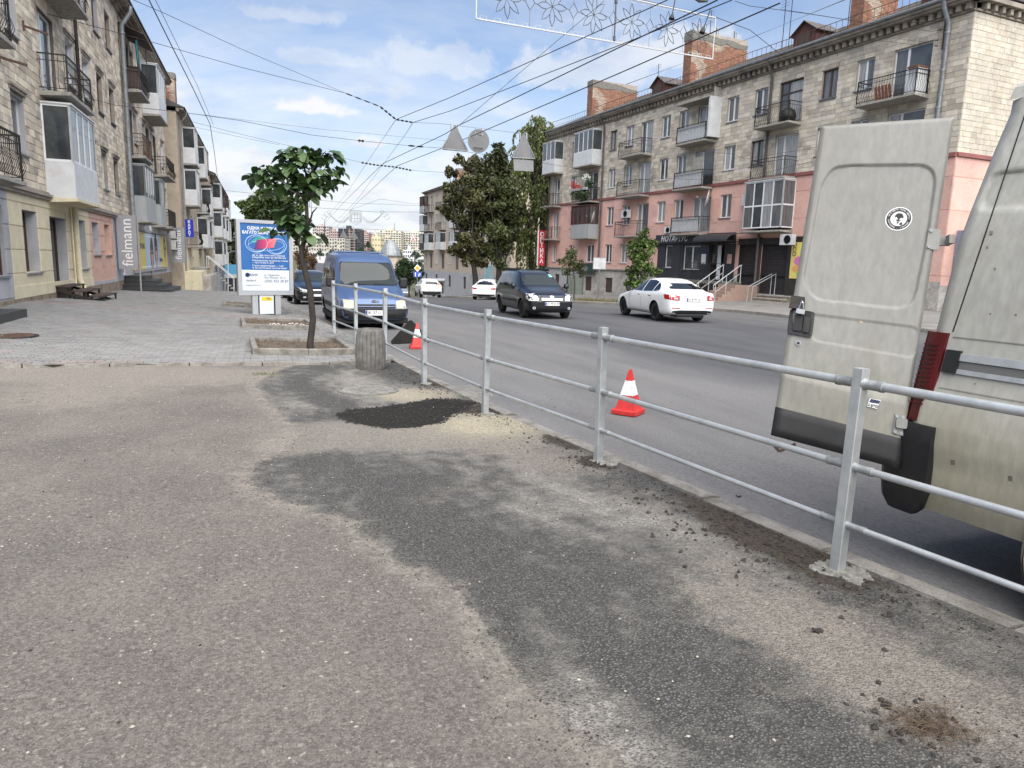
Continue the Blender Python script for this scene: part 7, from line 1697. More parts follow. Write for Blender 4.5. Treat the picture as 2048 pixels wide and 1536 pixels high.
# --- white rounded car parked by the tree, half hidden
pt_ = P(972, 597, 50); c = Car('white_coupe_car', 'white rounded car parked by the trees, half hidden by the dark estate car', 'car', rest((17.6, 48.6)), R(-28), SED, MT['paint_white'], (1.42, -1.27), .335, wx=.875)
for p in side.values(): c.both('side_window', p, 'car_glass', r=.035)
c.patch('rear_window', 'B', [(-.52, 1.43), (.52, 1.43), (.66, 1.10), (-.66, 1.10)], 'car_glass', r=.05)
for sx in (-1, 1): c.patch('tail_light', 'R' if sx > 0 else 'L', [(-2.24, .80), (-2.20, .90), (-1.85, .94), (-1.9, .84)], 'lamp_red', off=.01, r=.03); c.patch('tail_light', 'B', [(sx*.5, .80), (sx*.5, .89), (sx*.82, .92), (sx*.84, .80)][::sx], 'lamp_red', off=.012, r=.02)
c.patch('rear_bumper', 'B', [(-.75, .30), (.75, .30), (.76, .46), (-.76, .46)], 'trim', off=.012, r=.04)
# --- little cars far down the street
def far_car(lab, px, d, hd, pm, st_=SED):
 p = P(px[0], px[1], d); c = Car('distant_car', lab, 'car', (p.x, p.y, roadz(p.y)+.012), hd, st_, MT[pm], (1.42, -1.27), .325, wx=.87, group='cars far down the street', roundness=1)
 for q_ in side.values(): c.both('side_window', q_, 'car_glass', r=0)
 c.patch('windscreen', 'F', [(-.5, 1.38), (.5, 1.38), (.68, 1.05), (-.68, 1.05)], 'car_glass', r=0); c.patch('rear_window', 'B', [(-.5, 1.40), (.5, 1.40), (.63, 1.13), (-.63, 1.13)], 'car_glass', r=0)
 for sx in (-1, 1): c.patch('headlight', 'F', [(sx*.5, .64), (sx*.5, .74), (sx*.8, .78), (sx*.8, .66)][::sx], 'lamp_clear', r=0)
far_car('silver car parked behind the dark saloon near the poster stand', (588, 585), 47, R(183), 'paint_silver'); far_car('white car parked beyond the silver one along the kerb', (586, 573), 58, R(183), 'paint_white')
far_car('dark car glimpsed between the blue van and the trimmed tree', (800, 575), 82, R(178), 'paint_silver'); far_car('white car on the distant slope left of the young catalpa', (592, 555), 150, R(180), 'paint_white')
# ------------------------------------------------------------------ the big delivery van with its open rear door
VAN = thing('delivery_van', 'dirty cream white delivery van parked by the railing with a rear door swung open', 'van', (4.7, 1.0, roadz(1)))
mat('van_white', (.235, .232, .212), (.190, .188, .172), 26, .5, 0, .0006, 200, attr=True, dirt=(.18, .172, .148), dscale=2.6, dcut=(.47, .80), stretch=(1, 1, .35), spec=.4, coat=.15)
mat('van_dirt', (.45, .40, .31), (.34, .29, .21), 8, .8); mat('van_lamp', (.085, .004, .006), (.06, .003, .005), 7, .25, spec=.6)
YR = 2.92
def onY(x, y, Y=YR): r = ray(x, y); return CAM+r*(Y/r.y)
cor = [onY(*p) for p in ((1806, 1012), (1806, 930), (1812, 840), (1858, 662), (1905, 477), (1972, 307), (2009, 221))]
XS = sorted([(p.z, p.x) for p in cor[2:]])
XS = [(.10, XS[0][1]+.03), (.45, XS[0][1]+.0)]+XS
def xs(z): return interp(XS, z)
def sd_pt(Y, z, off=0): return Vector((xs(z)+.05*(YR-Y)-off, Y, z))
def sd_px(x, y):
 z = 1.2; r = ray(x, y)
 for _ in range(12):
  a = xs(z)+.05*YR; t = a/(r.x+.05*r.y); p = CAM+r*t; z = p.z
 return p.y, p.z
zs = [.30, .36, .45, .55, .62, .68, .8, .9, 1.0, 1.06, 1.12, 1.3, 1.5, 1.8, 2.1, 2.35, 2.55, 2.62]
ysv = [YR-.0, YR-.012, YR-.04, YR-.09, YR-.16]+[YR-.25-.28*i for i in range(22)]
def bulge(z): return .018*smooth(.55, .7, z)*smooth(1.05, .95, z)
rec = None
vs = []; col = []
A0 = sd_px(1990, 345); A1 = sd_px(2046, 415)
def side_disp(Y, z):
 d = -bulge(z)
 cy, cz = (A0[0]-.55, (A0[1]+A1[1])/2); hx, hz = .58, (A0[1]-A1[1])/2
 q = max(abs(Y-cy)-hx+.05, abs(z-cz)-hz+.05); k = math.hypot(max(abs(Y-cy)-hx+.06, 0), max(abs(z-cz)-hz+.06, 0))-.06
 return d+.022*smooth(.008, -.012, k)
ysv = sorted(set(ysv+[A0[0]+e for e in (.03, .012, 0, -.012, -.03, -.06, -.1, -.14, -.2)]+[1.1+.04*i for i in range(33)]), reverse=True)
zs = sorted(set(zs+[A0[1]+e for e in (.03, .012, 0, -.012, -.03, -.06)]+[A1[1]+e for e in (-.03, -.012, 0, .012, .03, .06)]+[.3+.04*i for i in range(15)]))
WY, WR_ = 1.72, .345
for z in zs:
 for Y in ysv:
  rr = YR-Y; rnd_ = .06*(1-min(1, rr/.10))**2
  vs.append(sd_pt(Y, z)+Vector((side_disp(Y, z)+rnd_, 0, 0)))
n = len(ysv); fs = []
for j in range(len(zs)-1):
 for i in range(n-1):
  yc, zc = (ysv[i]+ysv[i+1])/2, (zs[j]+zs[j+1])/2
  if (yc-WY)**2+(zc-(roadz(1)+WR_+.02))**2 < (WR_+.12)**2: continue
  fs.append((j*n+i, j*n+i+1, (j+1)*n+i+1, (j+1)*n+i))
q = MB(); q.add(vs, fs)
# rest of the shell : roof, far side, back and front
xt, zt = xs(2.62), 2.62; x2 = xt+1.62
for (a, b2) in (((xt, zt), (xt+.03, zt+.07)), ((xt+.03, zt+.07), (xt+.16, zt+.14)), ((xt+.16, zt+.14), (xt+.8, zt+.17)), ((xt+.8, zt+.17), (xt+1.5, zt+.13)), ((xt+1.5, zt+.13), (xt+2.0, .4)), ((xt+2.0, .4), (xs(.3)+.1, .3))):
 Y0, Y1 = YR-.02, -3.4; q.quad((a[0]+.0, Y0, a[1]), (b2[0], Y0, b2[1]), (b2[0]+.05*(YR-Y1), Y1, b2[1]), (a[0]+.05*(YR-Y1), Y1, a[1]))
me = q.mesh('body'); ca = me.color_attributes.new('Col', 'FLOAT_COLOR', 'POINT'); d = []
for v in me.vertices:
 k = .55+.45*smooth(.30, .62, v.co.z+.06*mnoise.noise((v.co.y*3, v.co.z*3, 1))); k *= 1.66; lo_ = smooth(1.2, .5, v.co.z); d += [k*(1+.03*lo_), k*(1-.02*lo_), k*(1-.18*lo_), 1]  # sill dirt and cream tint; whole body also lightened, brighter light put into colour
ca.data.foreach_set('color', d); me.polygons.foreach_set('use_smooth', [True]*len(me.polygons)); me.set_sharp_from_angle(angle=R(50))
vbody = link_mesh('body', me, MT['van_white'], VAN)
q = MB(); v = []
for Y in (YR-.08, -3.3):
 sh = .05*(YR-Y); v += [(xs(.4)+.1+sh, Y, .34), (xs(.4)+1.9+sh, Y, .34), (xs(2.5)+1.5+sh, Y, 2.5), (xs(2.5)+.12+sh, Y, 2.5)]
q.add(v, [(0, 1, 2, 3), (7, 6, 5, 4), (0, 4, 5, 1), (1, 5, 6, 2), (2, 6, 7, 3), (3, 7, 4, 0)]).build('interior', MT['black'], VAN)
def side_prism(name, pts, mt, off=.004, thick=.012, parent=None, px=True, rr=0):
 pts = [sd_px(*p) for p in pts] if px else pts
 if rr: pts = rounded(pts, rr)
 n = len(pts); v = [sd_pt(Y, z, off+bulge(z)) for Y, z in pts]+[sd_pt(Y, z, off-thick) for Y, z in pts]
 f = [tuple(range(n)), tuple(range(2*n-1, n-1, -1))]+[((i+1) % n, i, n+i, n+(i+1) % n) for i in range(n)]
 me = bpy.data.meshes.new(name); me.from_pydata(v, [], f); bm = bmesh.new(); bm.from_mesh(me); bmesh.ops.recalc_face_normals(bm, faces=bm.faces); bm.to_mesh(me); bm.free()
 return link_mesh(name, me, MT[mt] if isinstance(mt, str) else mt, parent or VAN)
# tail lamp wraps the corner
zt0, zb0 = cor[3].z, cor[2].z+.01
q = MB(); v = []
for z in [lerp(zb0, zt0, i/12) for i in range(13)]:
 x = xs(z)
 for (dx, dy) in ((.11, .03), (.05, .03), (.012, .015), (-.006, -.02), (-.010, -.075), (-.009, -.125), (.02, -.13)): v.append((x+dx+.0, YR+dy, z))
f = [(7*j+i, 7*j+i+1, 7*j+8+i, 7*j+7+i) for j in range(12) for i in range(6)]+[tuple(range(6, -1, -1)), tuple(84+i for i in range(7))]
tl = q.add(v, f).build('tail_light', MT['van_lamp'], VAN, smooth=50)
for i in range(14):
 z = zb0+.10+i*.026; x = xs(z); MB().box(x-.020, YR-.088, z, x+.0, YR-.005, z+.007).build('lens_rib', MT['van_lamp'], tl)
q = MB(); v = []
for i in range(17):
 p = Vector((1906, 664)).lerp(Vector((2052, 224)), i/16); Y, z = sd_px(*p); v += [sd_pt(Y+.004, z, .002+bulge(z)), sd_pt(Y-.004, z, .002+bulge(z))]
q.add(v, [(2*i, 2*i+1, 2*i+3, 2*i+2) for i in range(16)]).build('door_seam', MT['black'], VAN)
# bumper corner
q = MB(); v = []; bz = [cor[0].z, cor[0].z+.05, cor[0].z+.15, cor[2].z-.10, cor[2].z-.02, cor[2].z]
for j, z in enumerate(bz):
 e = (.07, .02, .0, .0, .015, .05)[j]; x = xs(max(z, .5))-.03
 yf = -.20-.0 if j > 1 else (-.12 if j == 0 else -.17)
 for (dx, dy) in ((.5, .17-e), (.2, .17-e), (.06, .15-e), (.0+e*.3, .08-e*.5), (-.012+e*.3, 0), (-.012+e*.3, yf*.6), (-.008+e*.3, yf), (.06, yf)): v.append((x+dx, YR+dy, z))
f = [(8*j+i, 8*j+i+1, 8*j+9+i, 8*j+8+i) for j in range(5) for i in range(7)]+[tuple(range(7, -1, -1)), tuple(40+i for i in range(8))]
q.add(v, f).build('bumper_corner', MT['black_plastic'], VAN, smooth=45)
MB().box(xs(.5)+.3, YR-.1, cor[0].z+.03, xs(.5)+1.75, YR+.17, cor[0].z+.22).build('rear_bumper', MT['black_plastic'], VAN)
# slide rail
r0_ = sd_px(1898, 697); r1_ = sd_px(2047, 722)
YA, ZA = r0_[0], r0_[1]; YB, ZB_ = YA-2.2, ZA
for (name, z0, z1, ya, ybb, mt, o) in (('slide_rail', ZA-.018, ZA-.058, YA-.08, YB, 'galvanised', .012), ('slide_rail', ZA-.058, ZA-.105, YA-.08, YB, 'rail_grey', .004), ('slide_rail', ZA-.105, ZA-.13, YA-.08, YB, 'galvanised', .012), ('rail_cap', ZA-.005, ZA-.13, YA, YA-.082, 'black_plastic', .02)):
 if mt == 'rail_grey' and mt not in MT: mat('rail_grey', (.12, .12, .115), None, rough=.5)
 side_prism(name, [(ya, z0), (ybb, z0), (ybb, z1), (ya, z1)], mt, o, .03, px=False)
for zz in (ZA+.07, ZA-.215): side_prism('swage_line', [(YR-.15, zz), (-2.5, zz), (-2.5, zz-.006), (YR-.15, zz-.006)], 'van_white', .004, .01, px=False)
mat('van_chip', (.16, .14, .11), None, rough=.8)
for (x, y, s) in ((1983, 465, 3), (1975, 495, 2), (1990, 538, 2), (2032, 630, 2), (1981, 628, 1.5), (1908, 925, 4.5), (2023, 957, 4.5), (1950, 768, 1.5)): side_prism('paint_chip', [(x-s, y-s*1.4), (x+s, y-s), (x+s*.7, y+s*1.2), (x-s, y+s)], 'van_chip', .0015, .004)
# wheel
cz_ = roadz(1)+WR_
xw = xs(.5)+.07; q = MB(); q.lathe([(.2, xw+.02), (.22, xw), (.31, xw-.015), (.335, xw+.005), (WR_, xw+.035), (WR_, xw+.17), (.33, xw+.20), (.2, xw+.2)], 36, (0, WY, cz_), axis='x'); wh = q.build('wheel', MT['tyre'], VAN, smooth=35)
for k in range(40):
 a = 2*math.pi*k/40; MB().bar((xw+.01, WY+math.cos(a)*.335, cz_+math.sin(a)*.335), (xw+.19, WY+math.cos(a+.08)*.335, cz_+math.sin(a+.08)*.335), .03, .026, (0, math.cos(a), math.sin(a))).build('tread_block', MT['tyre'], wh)
q = MB(); q.lathe([(.21, xw+.03), (.2, xw+.0), (.16, xw+.04), (.06, xw+.02), (0, xw+.02)], 24, (0, WY, cz_), axis='x'); q.build('rim', MT['alloy'], wh)
q = MB(); q.tube([(xs(.6)+.02, WY, cz_+.01), (xs(.6)+.55, WY, cz_+.01)], WR_+.125, 30, False); q.lathe([(0, xs(.6)+.5), (WR_+.13, xs(.6)+.5), (0, xs(.6)+.51)], 30, (0, WY, cz_+.01), axis='x'); q.build('wheel_arch', MT['black'], VAN)
q = MB(); q.tube([sd_pt(WY+(WR_+.12)*math.cos(t), cz_+.02+(WR_+.12)*math.sin(t), .004) for t in [math.pi*(-.10+1.2*k/30) for k in range(31)]], .026, 6); q.build('arch_lip', MT['van_dirt'], VAN, smooth=60)
# the open door
tl_, tr_, bl_, br_ = P(1643, 250, 4.40), P(1910, 232, 4.17), P(1543, 868, 4.40), P(1797, 935, 4.17)
def dq(u, v, off=0):
 p = (br_*(1-u)+bl_*u)*(1-v)+(tr_*(1-u)+tl_*u)*v; return p+DN*off
DN = ((bl_-br_).cross(tr_-br_)).normalized()
if DN.dot(CAM-br_) < 0: DN = -DN
def pj(p): r = p-CAM; z = r.dot(FW); return 1024+FPX*r.dot(R2)/z, 768-FPX*r.dot(U2)/z
def duv(x, y):
 u, v = .5, .5
 for _ in range(14):
  a = pj(dq(u, v)); e = 1e-3; b2 = pj(dq(u+e, v)); c2 = pj(dq(u, v+e))
  j = ((b2[0]-a[0])/e, (c2[0]-a[0])/e, (b2[1]-a[1])/e, (c2[1]-a[1])/e); dt = j[0]*j[3]-j[1]*j[2]; dx, dy = x-a[0], y-a[1]
  u += (dx*j[3]-dy*j[1])/dt; v += (dy*j[0]-dx*j[2])/dt
 return u, v
DW, DH = (br_-bl_).length, (tr_-br_).length
met = lambda p: (p[0]*DW, p[1]*DH)
REC = [met(duv(*p)) for p in ((1663, 337), (1690, 331), (1845, 329), (1865, 340), (1871, 360), (1855, 470), (1829, 597), (1815, 612), (1793, 618), (1640, 602), (1620, 590), (1606, 562), (1642, 369))]
REC = rounded(REC, .06)
LOW = rounded([met(duv(*p)) for p in ((1608, 627), (1830, 655), (1836, 664), (1830, 708), (1822, 716), (1626, 682))], .03)
zb1 = [duv(1545, 812)[1], duv(1806, 878)[1]]; zsw = [duv(1556, 742)[1], duv(1820, 800)[1]]
def ddisp(u, v):
 p = (u*DW, v*DH); d = -.013*smooth(-.006, .009, poly_dist(REC, p)); d -= .005*smooth(-.004, .006, poly_dist(LOW, p))
 vs_ = lerp(zsw[1], zsw[0], u); d += .014*smooth(.02, -.02, v-vs_)
 e = min(p[0], DW-p[0], p[1], DH-p[1]); d -= .016*(1-min(1, e/.03))**2
 d += .02*math.sin(math.pi*v)
 return d
nu, nv = 130, 270; vs = []; col = []
us_ = [i/(nu-1) for i in range(nu)]; vs2 = [j/(nv-1) for j in range(nv)]
for v in vs2:
 for u in us_:
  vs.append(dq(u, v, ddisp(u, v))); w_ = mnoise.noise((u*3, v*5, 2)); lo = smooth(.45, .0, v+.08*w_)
  k = .98-.12*smooth(.35, .8, v)-.08*max(0, mnoise.noise((u*9, v*2.2, 5)))+.10*lo; col += [k, k*(1-.015*lo), k*(1-.12*lo), 1]  # same paint kept darker than the body side, light difference put into colour
fs = [(j*nu+i, j*nu+i+1, (j+1)*nu+i+1, (j+1)*nu+i) for j in range(nv-1) for i in range(nu-1)]
base = len(vs)
ring = [i for i in range(nu)]+[j*nu+nu-1 for j in range(1, nv)]+[(nv-1)*nu+i for i in range(nu-2, -1, -1)]+[j*nu for j in range(nv-2, 0, -1)]
for i in ring: vs.append(vs[i]-DN*.055); col += [.9, .9, .88, 1]
m_ = len(ring)
for i in range(m_): fs.append((ring[i], base+i, base+(i+1) % m_, ring[(i+1) % m_]))
fs.append(tuple(base+i for i in range(m_)))
me = bpy.data.meshes.new('rear_door'); me.from_pydata(vs, [], fs); ca = me.color_attributes.new('Col', 'FLOAT_COLOR', 'POINT'); ca.data.foreach_set('color', col)
bm = bmesh.new(); bm.from_mesh(me); bmesh.ops.recalc_face_normals(bm, faces=bm.faces); bm.to_mesh(me); bm.free()
me.polygons.foreach_set('use_smooth', [True]*len(me.polygons)); me.set_sharp_from_angle(angle=R(45))
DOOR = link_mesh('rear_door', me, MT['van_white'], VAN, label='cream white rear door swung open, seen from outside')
def dprism(name, pts, mt, off=.0, thick=.012, rr=0, px=True, parent=None, disp=True):
 pts = [duv(*p) for p in pts] if px else pts
 if rr: pts = [(a/DW, b2/DH) for a, b2 in rounded([met(p) for p in pts], rr)]
 n = len(pts); f = [tuple(range(n)), tuple(range(2*n-1, n-1, -1))]+[((i+1) % n, i, n+i, n+(i+1) % n) for i in range(n)]
 cu, cv = sum(p[0] for p in pts)/n, sum(p[1] for p in pts)/n; d0 = ddisp(cu, cv)
 v = [dq(u, w, (ddisp(u, w) if disp else d0)+off+thick) for u, w in pts]+[dq(u, w, (ddisp(u, w) if disp else d0)+off) for u, w in pts]
 me = bpy.data.meshes.new(name); me.from_pydata(v, [], f); bm = bmesh.new(); bm.from_mesh(me); bmesh.ops.recalc_face_normals(bm, faces=bm.faces); bm.to_mesh(me); bm.free()
 return link_mesh(name, me, MT[mt] if isinstance(mt, str) else mt, parent or DOOR)
ku, kv = 30, 8; v = []; kt = lambda u: lerp(zb1[1], zb1[0], u)
for side_ in (1, 0):
 for j in range(kv):
  for i in range(ku):
   u, w_ = lerp(-.004, 1.004, i/(ku-1)), j/(kv-1); vv = lerp(-.004, kt(u), w_); e = .014 if 0 < j < kv-1 and 0 < i < ku-1 else .006
   v.append(dq(u, vv, (ddisp(min(1, max(0, u)), max(0, vv))+e) if side_ else -.03))
f = [(j*ku+i, j*ku+i+1, (j+1)*ku+i+1, (j+1)*ku+i) for j in range(kv-1) for i in range(ku-1)]
rg = [i for i in range(ku)]+[j*ku+ku-1 for j in range(1, kv)]+[(kv-1)*ku+i for i in range(ku-2, -1, -1)]+[j*ku for j in range(kv-2, 0, -1)]
f += [(rg[i], rg[(i+1) % len(rg)], ku*kv+rg[(i+1) % len(rg)], ku*kv+rg[i]) for i in range(len(rg))]
MB().add(v, f).build('kick_panel', MT['black_plastic'], DOOR, smooth=45)
dprism('handle_plate', [(1580, 618), (1629, 626), (1623, 677), (1574, 668)], 'black_plastic', .0, .016, .02); dprism('handle_recess', [(1589, 630), (1606, 633), (1602, 664), (1584, 661)], 'black', .016, .003, .012); dprism('handle_grip', [(1608, 634), (1621, 636), (1616, 668), (1604, 665)], 'black', .016, .012, .008)
dprism('lock_bracket', [(1582, 593), (1609, 597), (1608, 622), (1577, 617)], 'iron', .002, .03, .006, disp=False)
mat('brass', (.42, .30, .14), (.30, .21, .1), 20, .4, .7)
dprism('padlock', [(1592, 620), (1609, 623), (1607, 632), (1590, 629)], 'zinc', .03, .02, .004, disp=False)
u0, v0 = duv(1596, 621); u1, v1 = duv(1606, 622); um, vm = duv(1602, 605)
MB().tube([dq(u0, v0, .05), dq(lerp(u0, um, .9), lerp(v0, vm, .8), .055), dq(um, vm, .056), dq(lerp(u1, um, .6), lerp(v1, vm, .8), .055), dq(u1, v1, .05)], .005, 6).build('shackle', MT['chrome'], DOOR)
def ddisc(name, cx, cy, rm, mt, off, th, n=28):
 u, v = duv(cx, cy); return dprism(name, [(u+rm*math.cos(2*math.pi*k/n)/DW, v+rm*math.sin(2*math.pi*k/n)/DH) for k in range(n)], mt, off, th, px=False, disp=False)
ddisc('keyhole', 1596, 687, .017, 'zinc', .0, .008); ddisc('keyhole', 1596, 687, .009, 'black', .008, .003)
ddisc('rust_spot', 1722, 643, .016, mat('rust_stain', (.20, .13, .08), (.42, .36, .28), 60, .8), .0005, .0006, 9)
ddisc('sticker', 1797, 438, .072, 'white_paint', .0008, .0008); ddisc('sticker_ring', 1797, 438, .067, 'black', .0017, .0006); ddisc('sticker_field', 1797, 438, .045, 'white_panel', .0024, .0006)
u, v = duv(1797, 438); SM = frame_at(dq(u, v, ddisp(u, v)+.0032), br_-bl_, tr_-br_)
def sk(name, pts, mt, dz=0):
 q = MB(SM); q.poly([(x, y, dz) for x, y in pts]); return q.build(name, MT[mt], DOOR)
sk('printed_head', [(.0+.024*math.cos(t)*(1 if math.sin(t) > -.2 else .72), .008+.026*math.sin(t)) for t in [2*math.pi*k/22 for k in range(22)]], 'black')
for s in (-1, 1): sk('printed_eye', [(s*.004, -.006), (s*.009, -.008), (s*.018, .004), (s*.017, .009), (s*.010, .004)], 'white_paint', .0004)
sk('printed_neck', [(-.006, -.02), (.006, -.02), (.004, -.03), (-.004, -.03)], 'black'); sk('printed_phone', [(.010, -.022), (.024, -.018), (.026, -.034), (.012, -.037)], 'black')
for txt, a0, da, fl in (('ЧИ Є ЖИТТЯ ПІСЛЯ СМЕРТІ?', 172, -7.1, 1), ('ВКРАДЕШ - УЗНАЄШ', 198, 9.6, -1)):
 for i, ch in enumerate(txt):
  a = R(a0+da*i); Mx = SM @ Matrix.Translation((.0555*math.cos(a), .0555*math.sin(a), .0002)) @ Matrix.Rotation(a-R(90)*fl, 4, 'Z')
  if ch != ' ': text_mesh(ch, .0112, Mx, MT['white_paint'], name='letter', parent=DOOR, extrude=.0001, bold=.0001, font_scale_x=.9)
bd = dprism('badge', [(1738, 797), (1760, 801), (1752, 818), (1732, 813)], 'plate_white', .003, .005); dprism('badge_field', [(1740, 798), (1759, 802), (1756, 808), (1736.5, 804.5)], mat('badge_blue', (.012, .016, .06), None, rough=.3), .0085, .001)
u, v = duv(1743.5, 811.5); text_mesh('2.5JTD', .020, frame_at(dq(u, v, ddisp(u, v)+.0098), dq(*duv(1736, 809.5))*-1+dq(*duv(1753, 813.5)), tr_-br_), MT['black'], parent=DOOR, extrude=.0003, bold=.0006, shear=.3)
# hinges
for pts, arm in ((((1856, 458), (1880, 461), (1876, 502), (1850, 499)), ((1860, 468), (1906, 474), (1903, 490), (1856, 488))), (((1788, 827), (1809, 830), (1806, 872), (1783, 866)), ((1790, 835), (1812, 838), (1810, 858), (1788, 855)))):
 h = dprism('hinge', pts, 'van_white', .001, .008, .008, disp=False); dprism('hinge_arm', arm, 'van_white', .009, .022, .012, disp=False)
 for p in ((.2, .88), (.75, .88), (.2, .1), (.75, .1)):
  a, b2 = Vector(pts[0]).lerp(Vector(pts[1]), p[0]), Vector(pts[3]).lerp(Vector(pts[2]), p[0]); c2 = b2.lerp(a, p[1]); ddisc('screw', c2.x, c2.y, .009, 'zinc', .009, .005, 10)
MB().bar(dq(*duv(1895, 482), .015), Vector((xs(1.85)+.02, YR+.02, 1.84)), .03, .05).build('hinge_strap', MT['van_white'], VAN)
q = MB(); a, b2, c2 = dq(*duv(1550, 886), -.02)-Vector((0, 0, .02)), dq(*duv(1560, 897), -.02)-Vector((0, 0, .02)), dq(*duv(1592, 888), -.02)-Vector((0, 0, .0)); q.bar(a, b2, .03, .012).bar(b2, c2, .022, .012); q.build('door_catch', MT['rust_iron'], DOOR)
# ------------------------------------------------------------------ trees
tb = lambda x, y: (x, y, roadz(y)-.05)
def clumps(pts, d0, base, jit=1.0):
 """pts: (px, py, radius in px, depth offset) seen at depth d0"""
 out = []
 for x, y, r, dz in pts:
  p = P(x, y, d0+dz)-Vector(base); out.append((p.x, p.y, p.z, r*d0/FPX))
 return out
b_ = P(952, 575, 60); b_ = (b_.x, b_.y, roadz(b_.y)+.1)
c_ = clumps([(935, 360, 22, 0), (960, 335, 24, 1), (915, 400, 24, 0), (945, 400, 30, -1), (925, 440, 24, 0), (955, 450, 30, 1), (930, 480, 22, -1), (905, 430, 16, 0), (950, 490, 24, 0), (935, 520, 18, 0), (900, 345, 14, 0), (965, 525, 16, 0), (915, 320, 12, 0), (940, 330, 18, 0), (900, 375, 18, 0), (890, 420, 14, 0), (965, 420, 26, 0), (910, 500, 16, 0), (965, 380, 24, 0)], 60, b_)
tree('chestnut_tree', 'chestnut tree with rusty brown scorched leaves beside the tan house', b_, 11, c_, 'leaf_rust', .19, 12500, .26, sprays=6, tint=(.5, 1.35), bark='bark_dark', group=None)
b_ = P(999, 572, 61); b_ = (b_.x, b_.y, roadz(b_.y)+.1)
c_ = clumps([(985, 320, 24, 0), (1000, 350, 30, 1), (975, 370, 28, -1), (1010, 400, 28, 0), (985, 420, 34, 0), (1015, 440, 26, 1), (990, 460, 30, -1), (1005, 490, 26, 0), (980, 500, 22, 0), (1000, 525, 18, 0), (1025, 470, 18, 0), (975, 340, 18, 0), (1020, 370, 22, 0), (1000, 305, 16, 0), (1030, 420, 20, 0), (965, 440, 24, 0), (1000, 380, 28, 0), (970, 400, 22, 0)], 61, b_)
tree('chestnut_tree', 'dark olive green tree in front of the weeping willow across the road', b_, 11, c_, 'leaf_olive', .19, 14500, .28, sprays=5, tint=(.38, 1.05), bark='bark_dark')
# weeping willow : hanging strands
b_ = P(1072, 570, 66); b_ = Vector((b_.x, b_.y, roadz(b_.y)+.1))
t = thing('willow_tree', 'tall weeping willow with long hanging strands left of the pink house', 'tree', b_)
q = MB(); tp = P(1070, 262, 66); limb(q, b_, P(1064, 420, 66), .34, .24, 9, .03);
arms = []
for (x, y, dz) in ((1075, 245, 0), (1055, 262, 1), (1095, 262, -1), (1045, 300, 0), (1100, 310, 1), (1035, 350, -1), (1098, 370, 0), (1040, 410, 1), (1070, 330, 2), (1070, 380, -2), (1030, 440, -1), (1085, 430, 1), (1050, 470, -1), (1080, 480, -1), (1025, 390, 1), (1105, 340, 0), (1058, 300, -1), (1090, 290, 1), (1102, 420, 1)):
 e = P(x, y, 66+dz); arms.append(e); limb(q, P(1064, min(440, y+110), 66), e, .10, .025, 6, .12)
q.build('trunk', MT['bark'], t, smooth=True)
q = MB(); q2 = MB()
for e in arms:
 for _ in range(22):
  a = rnd.uniform(0, 6.28); r = rnd.uniform(.1, 1.45); L = rnd.uniform(1.6, 5.2); top = e+Vector((rnd.gauss(0, .25), rnd.gauss(0, .25), rnd.uniform(-.3, .3))); pts = []
  for i in range(9):
   u = i/8; pts.append(top+Vector((math.cos(a)*r*min(1, u*2.4)**.6, math.sin(a)*r*min(1, u*2.4)**.6, .45*math.sin(min(1, u*3.2)*2.2)-L*max(0, u-.12))))
  if pts[-1].z < b_.z+.7: pts = [p if p.z > b_.z+.7 else Vector((p.x, p.y, b_.z+.7+rnd.random()*.4)) for p in pts]
  q2.tube(pts, .008, 3, False); k0 = rnd.uniform(.55, 1.25)
  for i in range(8):
   for _ in range(7):
    p = pts[i].lerp(pts[i+1], rnd.random())+Vector((rnd.gauss(0, .05), rnd.gauss(0, .05), 0)); s = rnd.uniform(.10, .2); x = Vector((rnd.gauss(0, .35), rnd.gauss(0, .35), -1)).normalized(); y = Vector((rnd.gauss(0, 1), rnd.gauss(0, 1), 0)).normalized()*.075
    k = k0*rnd.uniform(.8, 1.2); q.col = (k*1.05, k, k*.9); q.add([p, p+x*s+y, p+x*s*2, p+x*s-y], [(0, 1, 2, 3)])
q.build('crown', MT['leaf_willow'], t); q2.build('twigs', MT['bark_dark'], t)
b_ = P(1282, 590, 40); b_ = (b_.x, b_.y, fwz(b_.x, b_.y))
c_ = clumps([(1282, 480, 22, 0), (1270, 505, 26, .3), (1295, 500, 22, -.3), (1285, 530, 28, 0), (1268, 545, 20, .3), (1300, 540, 20, 0), (1275, 568, 22, 0), (1290, 470, 14, 0), (1258, 565, 12, 0), (1265, 490, 14, 0)], 40, b_)
tree('maple_tree', 'small bright green street tree in front of the notary office', b_, 4, c_, 'leaf_fresh', .10, 2600, .06, sprays=4, tint=(.5, 1.2), narrow=.8)
b_ = P(1147, 590, 46); b_ = (b_.x, b_.y, fwz(b_.x, b_.y))
c_ = clumps([(1142, 515, 18, 0), (1128, 525, 14, 0), (1158, 530, 14, 0), (1145, 538, 16, 0), (1130, 545, 10, 0), (1165, 545, 10, 0), (1148, 503, 10, 0)], 46, b_)
tree('small_street_tree', 'small round dull green tree before the pale plinth of the pink house', b_, 3, c_, 'leaf_olive', .09, 1300, .045, sprays=4, tint=(.55, 1.1))
b_ = P(818, 588, 76); b_ = (b_.x, b_.y, roadz(b_.y))
c_ = clumps([(815, 545, 24, 0), (800, 548, 18, 0), (832, 548, 18, 0), (815, 530, 20, 0), (800, 533, 14, 0), (834, 532, 14, 0), (815, 560, 18, 0), (792, 545, 10, 0), (842, 545, 10, 0)], 76, b_)
tree('clipped_tree', 'dark rounded bushy tree behind the blue van near the road signs', b_, 4, c_, 'leaf_dark', .13, 4500, .10, sprays=3, tint=(.55, 1.1))
